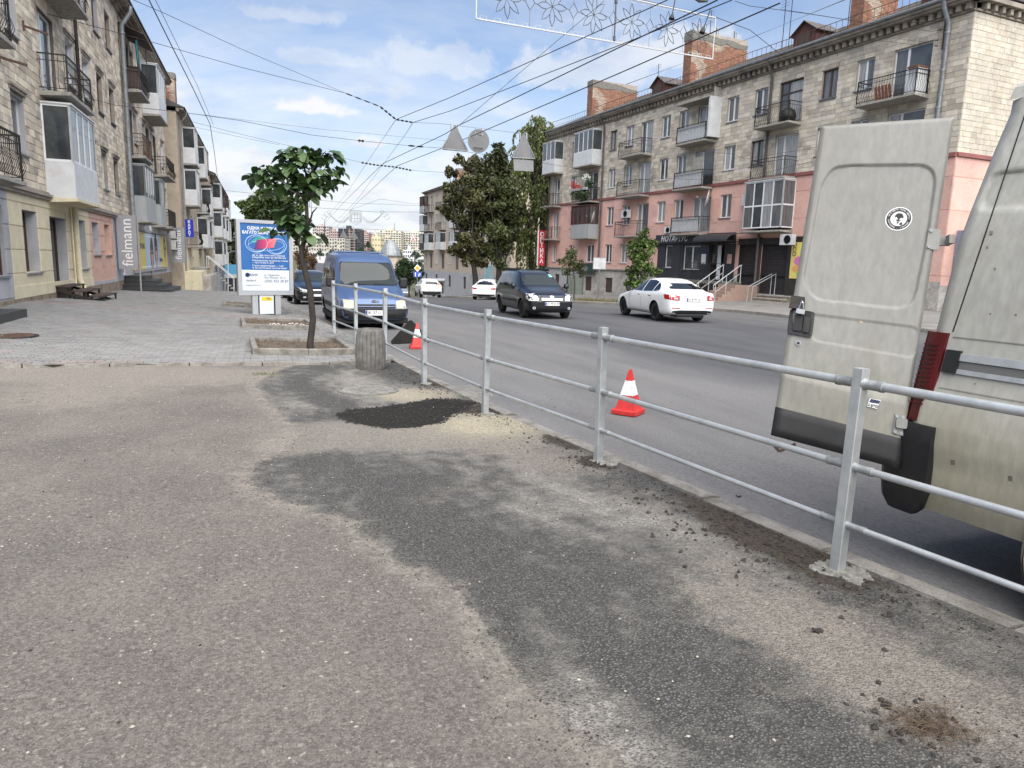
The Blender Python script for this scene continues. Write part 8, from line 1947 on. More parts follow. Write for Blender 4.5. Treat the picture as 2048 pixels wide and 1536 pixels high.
b_ = P(560, 590, 62); b_ = (b_.x, b_.y, walkz(b_.x, b_.y))
c_ = clumps([(540, 400, 28, 0), (515, 405, 26, 1), (560, 400, 26, -1), (500, 420, 22, 0), (535, 430, 34, 0), (570, 430, 26, 1), (585, 415, 22, 0), (505, 440, 20, 0), (590, 445, 26, 0), (530, 385, 16, 0), (480, 410, 10, 0), (555, 380, 14, 0), (600, 470, 18, 0), (548, 460, 30, 0)], 62, b_)
tree('chestnut_tree', 'bushy green tree rising behind the blue poster stand', b_, 8, c_, 'leaf_fresh', .19, 9000, .2, sprays=5, tint=(.32, 1.0))
b_ = P(470, 585, 95); b_ = (b_.x, b_.y, roadz(b_.y))
c_ = clumps([(465, 450, 16, 0), (478, 460, 22, 0), (462, 480, 16, 0), (482, 495, 22, 0), (465, 515, 18, 0), (490, 475, 16, 0), (470, 535, 18, 0), (500, 510, 18, 0)], 95, b_)
tree('distant_tree', 'dark green tree between the last left house and the poster stand', b_, 9, c_, 'leaf_dark', .22, 3800, .2, sprays=4, tint=(.6, 1.3))
b_ = P(606, 560, 110); b_ = (b_.x, b_.y, roadz(b_.y))
c_ = clumps([(600, 520, 14, 0), (615, 515, 16, 0), (625, 525, 14, 0), (605, 535, 14, 0), (620, 540, 14, 0), (595, 508, 8, 0), (612, 503, 8, 0)], 110, b_)
tree('distant_tree', 'reddish brown tree down the slope behind the catalpa trunk', b_, 5, c_, 'leaf_brown', .2, 2200, .15, sprays=4, tint=(.6, 1.1))
# shrub growing from the wall at the end of the first left house
p0 = P(345, 445, 50); t = thing('wall_shrub', 'dark green shrub sprouting over the end of the first left house', 'shrub', p0)
q = MB(); cs = [(P(x, y, 50), r*50/FPX, r) for x, y, r in ((340, 400, 11), (336, 415, 10), (346, 420, 11), (350, 435, 9), (342, 440, 8), (355, 428, 7), (335, 392, 6))]; crown_cards(q, cs, 1300, .10, tint=(.5, 1.1)); q.build('foliage', MT['leaf_dark'], t)
q = MB();
for c, r, w in cs: limb(q, P(338, 447, 50), c, .03, .01, 5, .15)
q.build('stem', MT['bark'], t)
# dry verge by the far kerb
q = MB()
for _ in range(5200):
 y = rnd.uniform(33.5, 50); x = kerbr(y)+.25+abs(rnd.gauss(0, .9));
 if mnoise.noise((x*.9, y*.5, 6)) < -.05: continue
 z = fwz(x, y); h = rnd.uniform(.06, .2); k = rnd.uniform(.7, 1.2); q.col = (k, k*rnd.uniform(.8, 1.1), k)
 a = rnd.uniform(0, 3.14); dx, dy = math.cos(a)*.02, math.sin(a)*.02; q.add([(x-dx, y-dy, z-.01), (x+dx, y+dy, z-.01), (x+rnd.uniform(-.06, .06), y+rnd.uniform(-.06, .06), z+h)], [(0, 1, 2)])
q.build('dry_grass', MT['grass_dry'], kind='stuff', label='dry grass verge along the far kerb')
q = MB()
for _ in range(260):
 y = rnd.uniform(14, 30); k = rnd.uniform(-.5, .15); x = kerbx(y)-.3+k; s = rnd.uniform(.02, .05); a = rnd.uniform(0, 6); z = pave_z(x, y)+.008 if k < .1 else roadz(y)+.02
 q.add([(x, y, z), (x+s*math.cos(a), y+s*math.sin(a), z+.01), (x+s*math.cos(a+.9), y+s*math.sin(a+.9), z+.004)], [(0, 1, 2)])
q.build('fallen_leaves', MT['dry_stalk'], kind='stuff', label='brown fallen leaves along the kerb by the paving')
# ------------------------------------------------------------------ overhead wires
def wpts(px, d0, d1, sag=0, n=3):
 """photo points along one straight run; depth changes evenly between the two ends"""
 L = [0]
 for a, b in zip(px, px[1:]): L.append(L[-1]+math.hypot(b[0]-a[0], b[1]-a[1]))
 return [P(x, y, 1/lerp(1/d0, 1/d1, l/L[-1])) for (x, y), l in zip(px, L)]
def wire(lab, pts, r=.011, mt='wire', group=None, name='overhead_wire', beads=()):
 t = MB(); t.tube(pts, r, 5); o = t.build(name, MT[mt]); o['label'] = lab; o['category'] = 'wire'; o['group'] = group or 'overhead wires'
 for a, b, rr, n in beads:
  for i in range(n):
   p, q_ = a.lerp(b, (i+.12)/n), a.lerp(b, (i+.78)/n); MB().tube([p, p.lerp(q_, .25), p.lerp(q_, .75), q_], [rr*.6, rr, rr, rr*.6], 7).build('insulator', MT['iron'] if i % 2 == 0 else MT['wire'], o)
 return o
cw = 'trolley wires along the street'
def level(px, z): return [G(x, y, z) for x, y in px]
wire('trolley contact wire crossing the top of the sky nearest the star frame', level([(1560, 6), (1235, 148), (974, 259), (920, 282), (794, 332)], 5.9)+wpts([(794, 332), (714, 406), (674, 453)], 40, 110)[1:], .012, group=cw, name='trolley_wire')
wire('trolley contact wire running left of and parallel to the outermost one', level([(1435, 0), (1180, 123), (919, 250), (890, 268), (766, 327)], 5.9)+wpts([(766, 327), (686, 406), (650, 446)], 40, 110)[1:], .012, group=cw, name='trolley_wire')
wire('thinner trolley wire ending at the right V shaped insulator', level([(1464, 0), (1235, 92), (900, 222), (826, 245)], 6.1)+wpts([(826, 245), (810, 270), (713, 401), (660, 455)], 34, 110)[1:], .009, group=cw, name='trolley_wire')
wire('thinner trolley wire ending at the left V shaped insulator', level([(1335, 0), (1150, 83), (900, 195), (792, 239)], 6.1)+wpts([(792, 239), (771, 270), (688, 394), (649, 440)], 34, 110)[1:], .009, group=cw, name='trolley_wire')
wire('slanting pull wire from the star frame down to the hanging grey signs', wpts([(1208, 2), (1060, 128), (919, 250)], 24, 25), .008)
wire('steep thick cable hanging down the left part of the sky', wpts([(292, -12), (340, 85), (385, 175), (420, 248)], 16, 30), .014)
wire('steep thin cable beside the thick one in the left sky', wpts([(305, -12), (350, 80), (395, 172), (427, 250)], 16, 30), .007)
wire('lower end of the left hanging cable dropping toward the far houses', wpts([(420, 248), (428, 300), (436, 362)], 30, 52), .014)
b1_ = wpts([(48, 16), (122, 35), (230, 64), (300, 83), (480, 134), (690, 186), (760, 213), (792, 239), (826, 245), (880, 247), (1043, 267), (1108, 274)], 20, 56)
wire('span wire with V shaped insulators carrying the hanging grey signs', b1_, .009, beads=[(b1_[5], b1_[6], .030, 4), (b1_[6], b1_[7], .045, 4), (b1_[7], b1_[8], .045, 4)])
wire('thin wire from the top left corner down to the insulator string', wpts([(258, -4), (330, 27), (480, 97), (690, 186)], 17, 33), .007)
b2_ = wpts([(12, 162), (77, 173), (178, 197), (234, 211), (361, 224), (480, 241), (623, 270), (716, 281), (815, 291), (850, 294), (882, 296), (1110, 330), (1306, 358)], 19, 52)
wire('span wire from the left house across to the pink house', b2_, .008, beads=[(b2_[7], b2_[7].lerp(b2_[8], .12), .05, 2), (b2_[8], b2_[9], .04, 2)])
b3_ = wpts([(366, 239), (480, 268), (571, 290), (674, 313), (722, 325), (752, 330), (790, 334), (824, 341), (892, 345), (1100, 364)], 50, 60)
wire('span wire with black and white insulator bars above the catalpa', b3_, .011, beads=[(b3_[4], b3_[5], .07, 4), (b3_[5], b3_[6], .06, 5), (b3_[6], b3_[7], .07, 5)])
wire('thin span wire just below the barred one on the left', wpts([(366, 249), (480, 274), (560, 290)], 50, 55), .009)
wire('faint high wire crossing the middle of the sky', wpts([(340, 222), (640, 258), (850, 278), (1000, 290)], 45, 60), .008)
wire('faint wire over the distant garland', wpts([(440, 380), (623, 399), (700, 406), (860, 412)], 80, 105), .016); wire('wire from which the distant garland hangs', wpts([(560, 404), (628, 415), (750, 424), (862, 424)], 78, 105), .018)
wire('lowest faint wire above the distant city', wpts([(620, 452), (700, 456), (800, 462), (860, 462)], 64, 100), .014)
wire('faint wire touching the tan house roof', wpts([(700, 420), (760, 398), (830, 408), (862, 400)], 90, 112), .014)
FB = FR
an = [FR.pt(S(22.5), .1, z) for z in (12.0-.1, 11.6, 11.2, 10.95)]
for i, (px, lab) in enumerate(((((1470, 2), (1500, 12), (1620, 28), (1735, 46)), 'dark wire with insulators to the topmost wall anchor of the pink house'), (((1560, 18), (1730, 45), (1864, 63)), 'second wire to the wall anchors of the pink house'), (((1640, 60), (1741, 71), (1850, 84)), 'third wire to the wall anchors of the pink house'), (((1640, 70), (1730, 78), (1850, 92)), 'lowest wire to the wall anchors of the pink house'))):
 pts = wpts(px, 26, 29)+[an[i]]
 wire(lab, pts, .010 if i == 0 else .006, beads=[(pts[-2].lerp(an[i], .55), pts[-2].lerp(an[i], .75), .03, 2)])
mb().tube([FR.pt(S(22.5), .04, 12.1)]*2, .01) if False else None
wa = thing('wall_anchor', 'iron wall anchor for span wires on the corner of the pink house', 'anchor', FR.pt(S(22.5), 0, 10.8)); q = MB(); q.tube([FR.pt(S(22.5), .1, 10.8), FR.pt(S(22.5), .1, 12.0)], .03, 6);
for p in an: q.tube([p, p+Vector((.12, 0, 0))], .025, 6)
q.build('bar', MT['rust_iron'], wa)
b4_ = wpts([(1212, 274), (1302, 292), (1427, 305), (1467, 308), (1490, 318), (1600, 300), (1905, 243)], 46, 25)
wire('slack wire in front of the stone wall with hanging insulator loops', b4_, .008)
for k, (x0, y0, x1, y1) in enumerate(((1465, 308, 1490, 308), (1494, 306, 1508, 318))):
 pts = [P(x0, y0, 44), P((x0+x1)/2-3, (y0+y1)/2+10, 44), P(x1, y1, 44)]; wire(('left' if k == 0 else 'right')+' hanging loop of insulators before the stone wall', pts, .01, beads=[(pts[0], pts[1], .06, 3), (pts[1], pts[2], .06, 3)])
b5_ = wpts([(1302, 356), (1420, 360), (1470, 362), (1530, 345), (1900, 258)], 46, 27)
wire('wire with upright insulators along the pink band', b5_, .008)
for k, x in enumerate((1431, 1452)):
 t = thing('wire_clamp', ('left' if k == 0 else 'right')+' of two upright clamps on the wire along the pink band', 'clamp', P(x, 361, 44)); MB().tube([P(x, 364, 44), P(x+1, 356, 44), P(x, 348, 44)], [.07, .04, .06], 7).tube([P(x-9, 364, 44), P(x+9, 361, 44)], .05, 6).build('clamp', MT['wire'], t)
for k, (x, y0, x1, y1) in enumerate(((1351, -4, 1343, 38), (1421, 18, 1404, 66))):
 pts = [P(x, y0, 25), P(lerp(x, x1, .75), lerp(y0, y1, .75), 25), P(x1, y1, 25)]; o = MB(); o.tube(pts, [.02, .02, .02], 6).tube([pts[1], pts[2]], [.03, .11], 8); oo = o.build('wire_hanger', MT['wire'], None); props(oo, ('left' if k == 0 else 'right')+' black cone hanger holding a trolley wire under the star frame', 'hanger', 'trolley wire hangers')
for i in range(5):
 pts = [FR.pt(S(26), -3.5-.5*i, 15.9+.25*i), FR.pt(S(40), -3.5-.5*i, 15.7+.22*i), FR.pt(S(56), -3.2-.5*i, 15.7+.2*i)]; wire(('lowest', 'second lowest', 'middle', 'second highest', 'highest')[i]+' of the five roof wires above the pink house', pts, .006, 'wire_pale', group='roof wires')
t = thing('street_lamp', 'street lamp head at the very top edge above the star frame', 'street lamp', P(1405, 0, 24)); a = P(1392, -6, 24)
MB().tube([P(1416, 1, 24), P(1400, -3, 24), P(1388, -6, 24)], [.06, .14, .07], 8).build('head', MT['sign_back'], t); MB().tube([P(1388, -6, 24), P(1360, -14, 24)], .03, 6).build('arm', MT['zinc'], t)
# ------------------------------------------------------------------ festive light frames
def bent(q, pts, r, close=False): q.tube(pts+([pts[0]] if close else []), r, 5)
A, Bq = P(952, 37, 21.6), P(1425, 118, 28.0); up_ = Vector((0, 0, 1)); uX = (Bq-A).normalized(); LN = (Bq-A).length; uZ = up_
HB = 1.52
lf = thing('festive_light_frame', 'long white light frame with a row of eight pointed stars hung over the street', 'light decoration', (A+Bq)/2)
loc = lambda s, h: A+uX*s+uZ*h
mat('frame_white', (.50, .51, .52), None, rough=.5); mat('frame_dark', (.075, .08, .09), None, rough=.6)
q = MB();
for h in (0, HB): q.bar(loc(0, h), loc(LN, h), .045)
for s in (0, LN): q.bar(loc(s, 0), loc(s, HB), .03)
q.build('border', MT['frame_white'], lf)
nb = 21
for i in range(nb):
 s = LN*(i+.5)/nb
 for h, sg in ((0, 1), (HB, -1)):
  bent_ = MB(); bent_.tube([loc(s-.11, h), loc(s-.11, h+sg*.11), loc(s+.11, h+sg*.11), loc(s+.11, h)], .012, 4); bent_.build('border_loop', MT['frame_white'], lf)
ns = 6
for i in range(ns):
 cx = LN*(i+.62)/(ns+.1); c0 = loc(cx, HB/2); q = MB(); rot = rnd.uniform(-.08, .08)
 for k in range(8):
  a = 2*math.pi*k/8+rot; r1, r2 = .62, .27
  pa = [c0+uX*(math.cos(a-.39)*r2)+uZ*(math.sin(a-.39)*r2), c0+uX*(math.cos(a-.20)*r1*.72)+uZ*(math.sin(a-.20)*r1*.72), c0+uX*math.cos(a)*r1+uZ*math.sin(a)*r1, c0+uX*(math.cos(a+.20)*r1*.72)+uZ*(math.sin(a+.20)*r1*.72), c0+uX*(math.cos(a+.39)*r2)+uZ*(math.sin(a+.39)*r2)]
  q.tube(pa, .014, 4, False); q.tube([c0, pa[0]], .010, 4, False)
 q.build('star', MT['frame_dark'], lf)
 if i < ns-1:
  cc = loc(LN*(i+1.12)/(ns+.1), HB/2); q = MB(); q.tube([cc+uX*.19, cc+uZ*.24, cc-uX*.19, cc-uZ*.24, cc+uX*.19], .014, 4).tube([cc+uZ*.24, cc+uZ*HB/2], .006, 4).tube([cc-uZ*.24, cc-uZ*HB/2], .006, 4).tube([cc-uX*.19, cc-uX*.42+uZ*.05], .010, 4).tube([cc+uX*.19, cc+uX*.42-uZ*.05], .010, 4); q.build('diamond', MT['frame_dark'], lf)
cc = loc(LN*.52, 0); q = MB(); q.tube([cc, cc+uZ*(HB+.1)], .028, 6).tube([cc+uZ*(HB-.25), cc+uZ*(HB-.05)], .06, 6).tube([cc+uZ*.05, cc+uZ*.2], .05, 6); q.build('centre_bar', MT['frame_dark'], lf)
wire('wire carrying the star frame up to the right', [loc(0, HB+.02), loc(LN*.5, HB+.05), loc(LN, HB+.02), P(1500, 60, 30), FR.pt(S(30.5), .2, 12.0)], .012)
d = 84; gl = thing('festive_garland', 'pale wire garland with a shield and two swags far over the road', 'light decoration', P(712, 440, d)); q = MB(); g3 = lambda x, y: P(x, y, d)
Z3 = lambda x, y: g3(440+x/4.267, 270+y/4.267)
for k in range(3):
 e = 14*k
 q.tube([Z3(1110+e*.5, 650+e), Z3(1108+e*.5, 740-e*.2), Z3(1158, 765-e), Z3(1208-e*.5, 740-e*.2), Z3(1206-e*.5, 650+e), Z3(1110+e*.5, 650+e)], .022, 4)
for yy in (668, 690, 712): q.tube([Z3(1125, yy), Z3(1192, yy)], .016, 4)
q.tube([Z3(1150, 660), Z3(1150, 745)], .016, 4).tube([Z3(1172, 660), Z3(1172, 740)], .016, 4)
for sg in (-1, 1):
 for k in range(3):
  X = lambda x: 1158+sg*(x-1158); q.tube([Z3(X(1215), 690+10*k), Z3(X(1260), 735+8*k), Z3(X(1310), 735+6*k), Z3(X(1355), 700+4*k), Z3(X(1390), 665)], .018, 4)
 for cx, cy, r in ((1400, 675, 26), (1425, 700, 22), (1385, 660, 16)): q.tube([Z3(X(cx+r*math.cos(a)), cy+r*math.sin(a)) for a in [k*math.pi/6 for k in range(13)]], .018, 4)
q.build('wire_figure', MT['wire_pale'], gl)
# ------------------------------------------------------------------ signs hung over the road (seen from behind) and others
def flat(lab, name, pts, d, mt, cat='road sign', group='signs hung over the road', thick=.03, hang=(), front=None, grey=True, extra=None):
 w = [P(x, y, d) for x, y in pts]; c = sum(w, Vector())/len(w); t = thing(name, lab, cat, c, group=group)
 n = -FW.copy(); n.z = 0; n.normalize(); k = len(w)
 pr = [c+((p-c)-n*(p-c).dot(n)) for p in w]
 v = pr+[p-n*thick for p in pr]; me = bpy.data.meshes.new('plate'); me.from_pydata(v, [], [tuple(range(k)), tuple(range(2*k-1, k-1, -1))]+[((i+1) % k, i, k+i, k+(i+1) % k) for i in range(k)])
 bm = bmesh.new(); bm.from_mesh(me); bmesh.ops.recalc_face_normals(bm, faces=bm.faces); bm.to_mesh(me); bm.free(); link_mesh('plate', me, MT[mt], t)
 q = MB()
 for (x, y0, y1) in hang: q.bar(P(x, y0, d)+n*.02, P(x, y1, d)+n*.02, .045)
 if hang: q.build('hanger', MT['zinc'], t)
 return t, n, c
dS = 24.5
t, n, c = flat('grey back of a triangular sign, left of the round one on the wire', 'hanging_sign', [(883, 296), (909, 252), (912, 252), (936, 300), (933, 303), (885, 299)], dS, 'sign_back', hang=((903, 247, 262), (917, 249, 266)))
q = MB(); ps = [P(x, y, dS)+n*.012 for x, y in ((883, 297), (910, 251), (936, 302))]
for i in range(3): q.bar(ps[i], ps[(i+1) % 3], .03, .03)
q.build('rim', MT['zinc'], t)
t, n, c = flat('grey back of the round sign hanging between two triangular ones', 'hanging_sign', [(957+21.5*math.cos(a), 282+23*math.sin(a)) for a in [k*math.pi/14 for k in range(28)]], dS, 'sign_back', hang=((952, 256, 270), (965, 257, 272)))
q = MB(); q.bar(P(947, 295, dS)+n*.02, P(966, 297, dS)+n*.02, .03, .02).bar(P(950, 269, dS)+n*.02, P(967, 272, dS)+n*.02, .03, .02); q.build('bracket', MT['wire'], t)
t, n, c = flat('grey back of a triangular sign with a rectangular plate below', 'hanging_sign', [(1025, 313), (1046, 268), (1049, 268), (1070, 316), (1067, 318), (1027, 316)], dS+.3, 'sign_back', hang=((1040, 266, 280), (1053, 267, 284)))
w = [P(x, y, dS+.3) for x, y in ((1027, 318), (1067, 321), (1067, 343), (1028, 341))]; cc = sum(w, Vector())/4; v = w+[p-n*.03 for p in w]
MB().add(v, [(3, 2, 1, 0), (4, 5, 6, 7), (0, 1, 5, 4), (1, 2, 6, 5), (2, 3, 7, 6), (3, 0, 4, 7)]).build('lower_plate', MT['sign_back'], t)
q = MB(); ps = [P(x, y, dS+.3)+n*.012 for x, y in ((1025, 315), (1047.5, 267), (1070, 317))]
for i in range(3): q.bar(ps[i], ps[(i+1) % 3], .03, .03)
q.build('rim', MT['zinc'], t)
Z7 = lambda x, y: (580+x/6.0235, 420+y/6.0235)
flat('far grey triangular sign back, left of a pair before the dark tower', 'hanging_sign', [Z7(595, 330), Z7(645, 240), Z7(700, 340)], 58, 'sign_back', hang=((687, 452, 462),)); flat('far grey triangular sign back, right of a pair before the dark tower', 'hanging_sign', [Z7(715, 338), Z7(765, 245), Z7(822, 348)], 58, 'sign_back', hang=((707, 452, 463),))
t, n, c = flat('red bordered triangular warning sign hanging far over the road', 'warning_sign', [Z7(1434, 370), Z7(1478, 270), Z7(1536, 374)], 66, 'white_paint'); q = MB(); ps = [P(*Z7(x, y), 66)+n*.02 for x, y in ((1438, 368), (1479, 278), (1531, 371))]
for i in range(3): q.bar(ps[i], ps[(i+1) % 3], .10, .02)
q.build('red_border', MT['red_paint'], t); q = MB(); q.tube([P(*Z7(1481, 318), 66)+n*.03, P(*Z7(1481, 322), 66)+n*.03], .05, 6).tube([P(*Z7(1483, 345), 66)+n*.03, P(*Z7(1484, 354), 66)+n*.03], .07, 6); q.build('signal_lights', MT['black'], t)
# sign post by the white SUV
d = 62; b_ = P(834, 592, d); bz = roadz(b_.y); t = thing('road_sign_post', 'post with a yellow diamond sign above a blue arrow sign by the white SUV', 'road sign', (b_.x, b_.y, bz))
n = -FW.copy(); n.z = 0; n.normalize()
MB().tube([(b_.x, b_.y, bz), P(835, 526, d)], .035, 8).build('post', MT['zinc'], t)
def plate(name, px, mt, off):
 w = [P(x, y, d)+n*off for x, y in px]; k = len(w); v = w+[p-n*.02 for p in w]; return MB().add(v, [tuple(range(k-1, -1, -1)), tuple(range(k, 2*k))]+[(i, (i+1) % k, k+(i+1) % k, k+i) for i in range(k)]).build(name, MT[mt], t)
plate('diamond_plate', [Z7(1536, 655), Z7(1580, 700), Z7(1536, 745), Z7(1494, 700)], 'white_paint', .05); plate('diamond_field', [Z7(1536, 668), Z7(1568, 700), Z7(1536, 732), Z7(1506, 700)], 'yellow_paint', .08)
plate('arrow_plate', [Z7(1488, 742), Z7(1586, 745), Z7(1585, 808), Z7(1488, 806)], 'blue_paint', .05); plate('white_arrow', [Z7(1508, 800), Z7(1508, 765), Z7(1502, 765), Z7(1512, 750), Z7(1522, 765), Z7(1516, 765), Z7(1516, 800)], 'white_paint', .08); plate('white_arrow', [Z7(1550, 800), Z7(1550, 770), Z7(1562, 770), Z7(1562, 762), Z7(1576, 776), Z7(1562, 788), Z7(1562, 780), Z7(1558, 780), Z7(1558, 800)], 'white_paint', .08)
# bus shelter
d = 69; a = P(850, 588, d); zb = roadz(a.y)+.1; ex = RT; t = thing('bus_shelter', 'glazed bus shelter with a white roof behind the white SUV', 'bus shelter', (a.x, a.y, zb))
M = Matrix.Translation((a.x, a.y, zb)) @ Matrix.Rotation(-YAW, 4, 'Z')
mat('shelter_glass', (.12, .17, .16), (.07, .10, .10), 1, .08, spec=.8)
zt_ = P(860, 558, d).z-zb
MB(M).box(-.2, -.2, zt_-.12, 1.9, 1.6, zt_+.03).build('roof', MT['white_plastic'], t)
for x0, x1 in ((-.05, .8), (.85, 1.7)): MB(M).box(x0, 1.3, .3, x1, 1.33, zt_-.15).build('pane', MT['shelter_glass'], t)
for x in (-.08, .82, 1.72): MB(M).box(x-.04, 1.28, -.5, x+.04, 1.36, zt_-.12).build('post', MT['white_plastic'], t)
MB(M).box(1.70, .1, .3, 1.73, 1.3, zt_-.15).build('pane', MT['shelter_glass'], t)
# pale blue poster and low wall by the half hidden white car, concrete blocks beyond
d = 70; a = P(971, 532, d); b2 = P(986, 558, d); t = thing('poster_stand', 'small pale blue poster stand behind the white rounded car', 'poster stand', P(978, 575, d)); M = Matrix.Translation(P(978, 545, d)) @ Matrix.Rotation(-YAW, 4, 'Z')
MB(M).box(-.42, -.08, -.7, .42, .08, .72).build('frame', MT['white_panel'], t); MB(M).box(-.36, -.1, -.62, .36, -.085, .64).build('poster', mat('poster_pale', (.22, .48, .60), (.45, .60, .62), 1.2, .4), t); MB(M).box(-.06, -.06, -2.4, .06, .06, -.7).build('post', MT['zinc'], t)
# blue awning, lamp post and fence down the left pavement
d = 85; a = P(468, 556, d); M = Matrix.Translation(P(468, 575, d)) @ Matrix.Rotation(-YAW*.6, 4, 'Z'); t = thing('market_kiosk', 'low kiosk with a bright blue and white banner at the end of the left pavement', 'kiosk', P(468, 585, d))
hh = lambda y0: (575-y0)*d/FPX
MB(M).box(-1.0, 0, hh(556), 1.1, 1.5, hh(530)).build('banner', mat('banner_blue', (.10, .38, .62), (.14, .45, .68), .8, .5), t); MB(M).box(-1.05, -.04, hh(556)-.02, 1.15, 1.55, hh(549)).build('banner_edge', MT['white_panel'], t); MB(M).box(-.9, .1, -1.2, 1.0, 1.4, hh(557)).build('stall', MT['leaf_dark'] if False else MT['notary'], t)
d = 80; t = thing('lamp_post', 'slender pale lamp post beside the blue and white banner', 'lamp post', P(456, 585, d)); q = MB(); q.tube([P(456, 590, d), P(456, 505, d)], .06, 6).tube([P(456, 506, d), P(465, 502, d)], .035, 5); q.build('post', MT['white_panel'], t); MB().tube([P(463, 502.5, d), P(470, 503, d)], [.06, .10], 6).build('lamp_head', MT['zinc'], t)
q = MB(); d = 82
t = thing('metal_fence', 'low bar fence at the foot of the kiosk with the banner', 'fence', P(475, 582, d))
for i in range(9):
 x = 462+3.4*i; MB().bar(P(x, 584, d), P(x, 572, d), .04).build('bar', MT['iron'], t)
MB().bar(P(460, 573, d), P(492, 573, d), .05).build('rail', MT['iron'], t)
# ------------------------------------------------------------------ the distant town
def block(name, lab, x0, x1, ytop, ybase, d, c, rows, cols, win=(.06, .07, .085), c2=None, turn=0.0, balc=0, depth=14, stripe=None, cat='building', ww=.55, wh=.5, roofbox=True, plain=False):
 a, b = P(x0, ybase, d), P(x1, ybase, d); w = (b-a).length; h = P(x0, ytop, d).z-a.z; t = thing(name, lab, cat, a)
 M = Matrix.Translation(a) @ Matrix.Rotation(-YAW+turn, 4, 'Z'); w /= max(.5, math.cos(turn))
 key = 'town_%s' % '_'.join('%d' % (v*100) for v in c)
 mw = MT.get(key) or mat(key, c, tuple(v*.86 for v in c), .08, .9)
 MB(M).box(0, 0, -14, w, depth, h).build('wall', mw, t)
 kw = 'pane_%d' % int(win[0]*1000); mg = MT.get(kw) or mat(kw, win, None, rough=.25)
 q = MB(M); q2 = MB(M); cw, rh = w/cols, h/rows
 for r in range(rows):
  for k in range(cols):
   if rnd.random() < .04: continue
   q.box(cw*(k+.5-ww/2), -.12, rh*(r+.28), cw*(k+.5+ww/2), -.03, rh*(r+.28+wh))
   if balc and k % balc == 1: q2.box(cw*(k+.08), -1.1, rh*(r+.02), cw*(k+.92), -.14, rh*(r+.34))
  if stripe: q2.box(0, -.35, rh*(r-.02), w, -.13, rh*(r+.22))
 ns = max(2, int(depth/cw)) if cw > 0 else 3
 for r in range(rows):
  for k in range(int(depth/max(cw, 2.5))):
   e = max(cw, 2.5); q.box(w+.03, e*(k+.3), rh*(r+.28), w+.12, e*(k+.7), rh*(r+.28+wh)); q.box(-.12, e*(k+.3), rh*(r+.28), -.03, e*(k+.7), rh*(r+.28+wh))
 q.build('windows', mg, t, kind='stuff')
 if balc or stripe:
  kb = 'tb_%d' % int((c2 or (.62, .6, .56))[0]*1000); q2.build('balconies', MT.get(kb) or mat(kb, c2 or (.62, .6, .56), None, rough=.8), t, kind='stuff')
 if roofbox: MB(M).box(w*.3, depth*.3, h, w*.5, depth*.6, h+2.2).build('roof_housing', mw, t)
 return t, M, w, h
block('apartment_tower', 'distant pinkish apartment tower left of the town skyline', 626, 658, 452, 505, 640, (.48, .40, .37), 9, 8, balc=3, c2=(.60, .55, .52))
block('apartment_tower', 'distant dull red apartment block beside the pinkish tower', 658, 678, 462, 505, 620, (.42, .30, .27), 8, 5)
block('apartment_slab', 'long distant cream five storey slab with many balconies', 586, 690, 474, 508, 430, (.52, .485, .42), 5, 20, balc=3, c2=(.55, .5, .42))
t, M, w, h = block('unfinished_tower', 'distant dark unfinished tower with bare concrete frame', 677, 720, 457, 506, 480, (.055, .06, .075), 9, 9, win=(.02, .022, .028), ww=.7, wh=.7)
MB(M).box(w*.50, -.5, 0, w*.56, -.15, h).box(w*.72, -.5, 0, w*.76, -.15, h).build('brick_strip', mat('strip_brick', (.28, .15, .11), None, rough=.9), t)
q = MB(M)
for r in range(9): q.box(w*.45, -.6, h*r/9, w*.8, -.2, h*r/9+.35)
q.build('floor_slabs', MT['concrete'], t, kind='stuff')
block('apartment_tower', 'distant red and white tower right of the unfinished one', 721, 737, 466, 500, 560, (.42, .24, .22), 9, 4, stripe=True, c2=(.62, .58, .56)); block('apartment_tower', 'distant pale grey blocks behind the red and white tower', 733, 762, 464, 500, 640, (.50, .49, .49), 9, 8, balc=2, c2=(.62, .62, .62))
block('apartment_block', 'distant plain yellow block in front of the pale grey ones', 743, 761, 473, 506, 500, (.60, .53, .35), 3, 3, ww=.3, wh=.3)
block('apartment_tower', 'distant tall yellow and white tower behind the chapel roof', 760, 802, 461, 506, 520, (.60, .55, .42), 10, 8, stripe=True, c2=(.68, .66, .58))
block('apartment_tower', 'distant white and yellow stepped block left of the tan house', 802, 856, 465, 508, 540, (.66, .62, .50), 9, 11, stripe=True, c2=(.70, .69, .64), turn=R(-12))
block('low_building', 'low white building below the stepped block', 806, 828, 500, 516, 330, (.68, .68, .67), 2, 5)
block('low_building', 'low white shops under the cream slab', 610, 655, 503, 514, 380, (.60, .59, .57), 1, 9, roofbox=False); block('low_building', 'low dark red roofed shops under the unfinished tower', 668, 715, 503, 512, 390, (.30, .12, .10), 1, 8, roofbox=False)
block('apartment_slab', 'pale distant slab peeping left of the cream one', 560, 600, 488, 512, 500, (.55, .53, .50), 4, 9, balc=3)
block('apartment_tower', 'distant brownish tower at the right end of the skyline', 845, 862, 470, 506, 650, (.36, .34, .32), 8, 4)
# mast on a roof
t = thing('radio_mast', 'thin radio mast on the distant roofs left of the dark tower', 'mast', P(649, 470, 600)); MB().tube([P(649, 470, 600), P(649.4, 440, 600)], [.5, .2], 5).build('mast', MT['wire'], t)
t = thing('radio_mast', 'thin mast above the yellow and white tower', 'mast', P(789, 462, 520)); MB().tube([P(789, 462, 520), P(789.3, 446, 520)], [.4, .15], 5).build('mast', MT['wire_pale'], t)
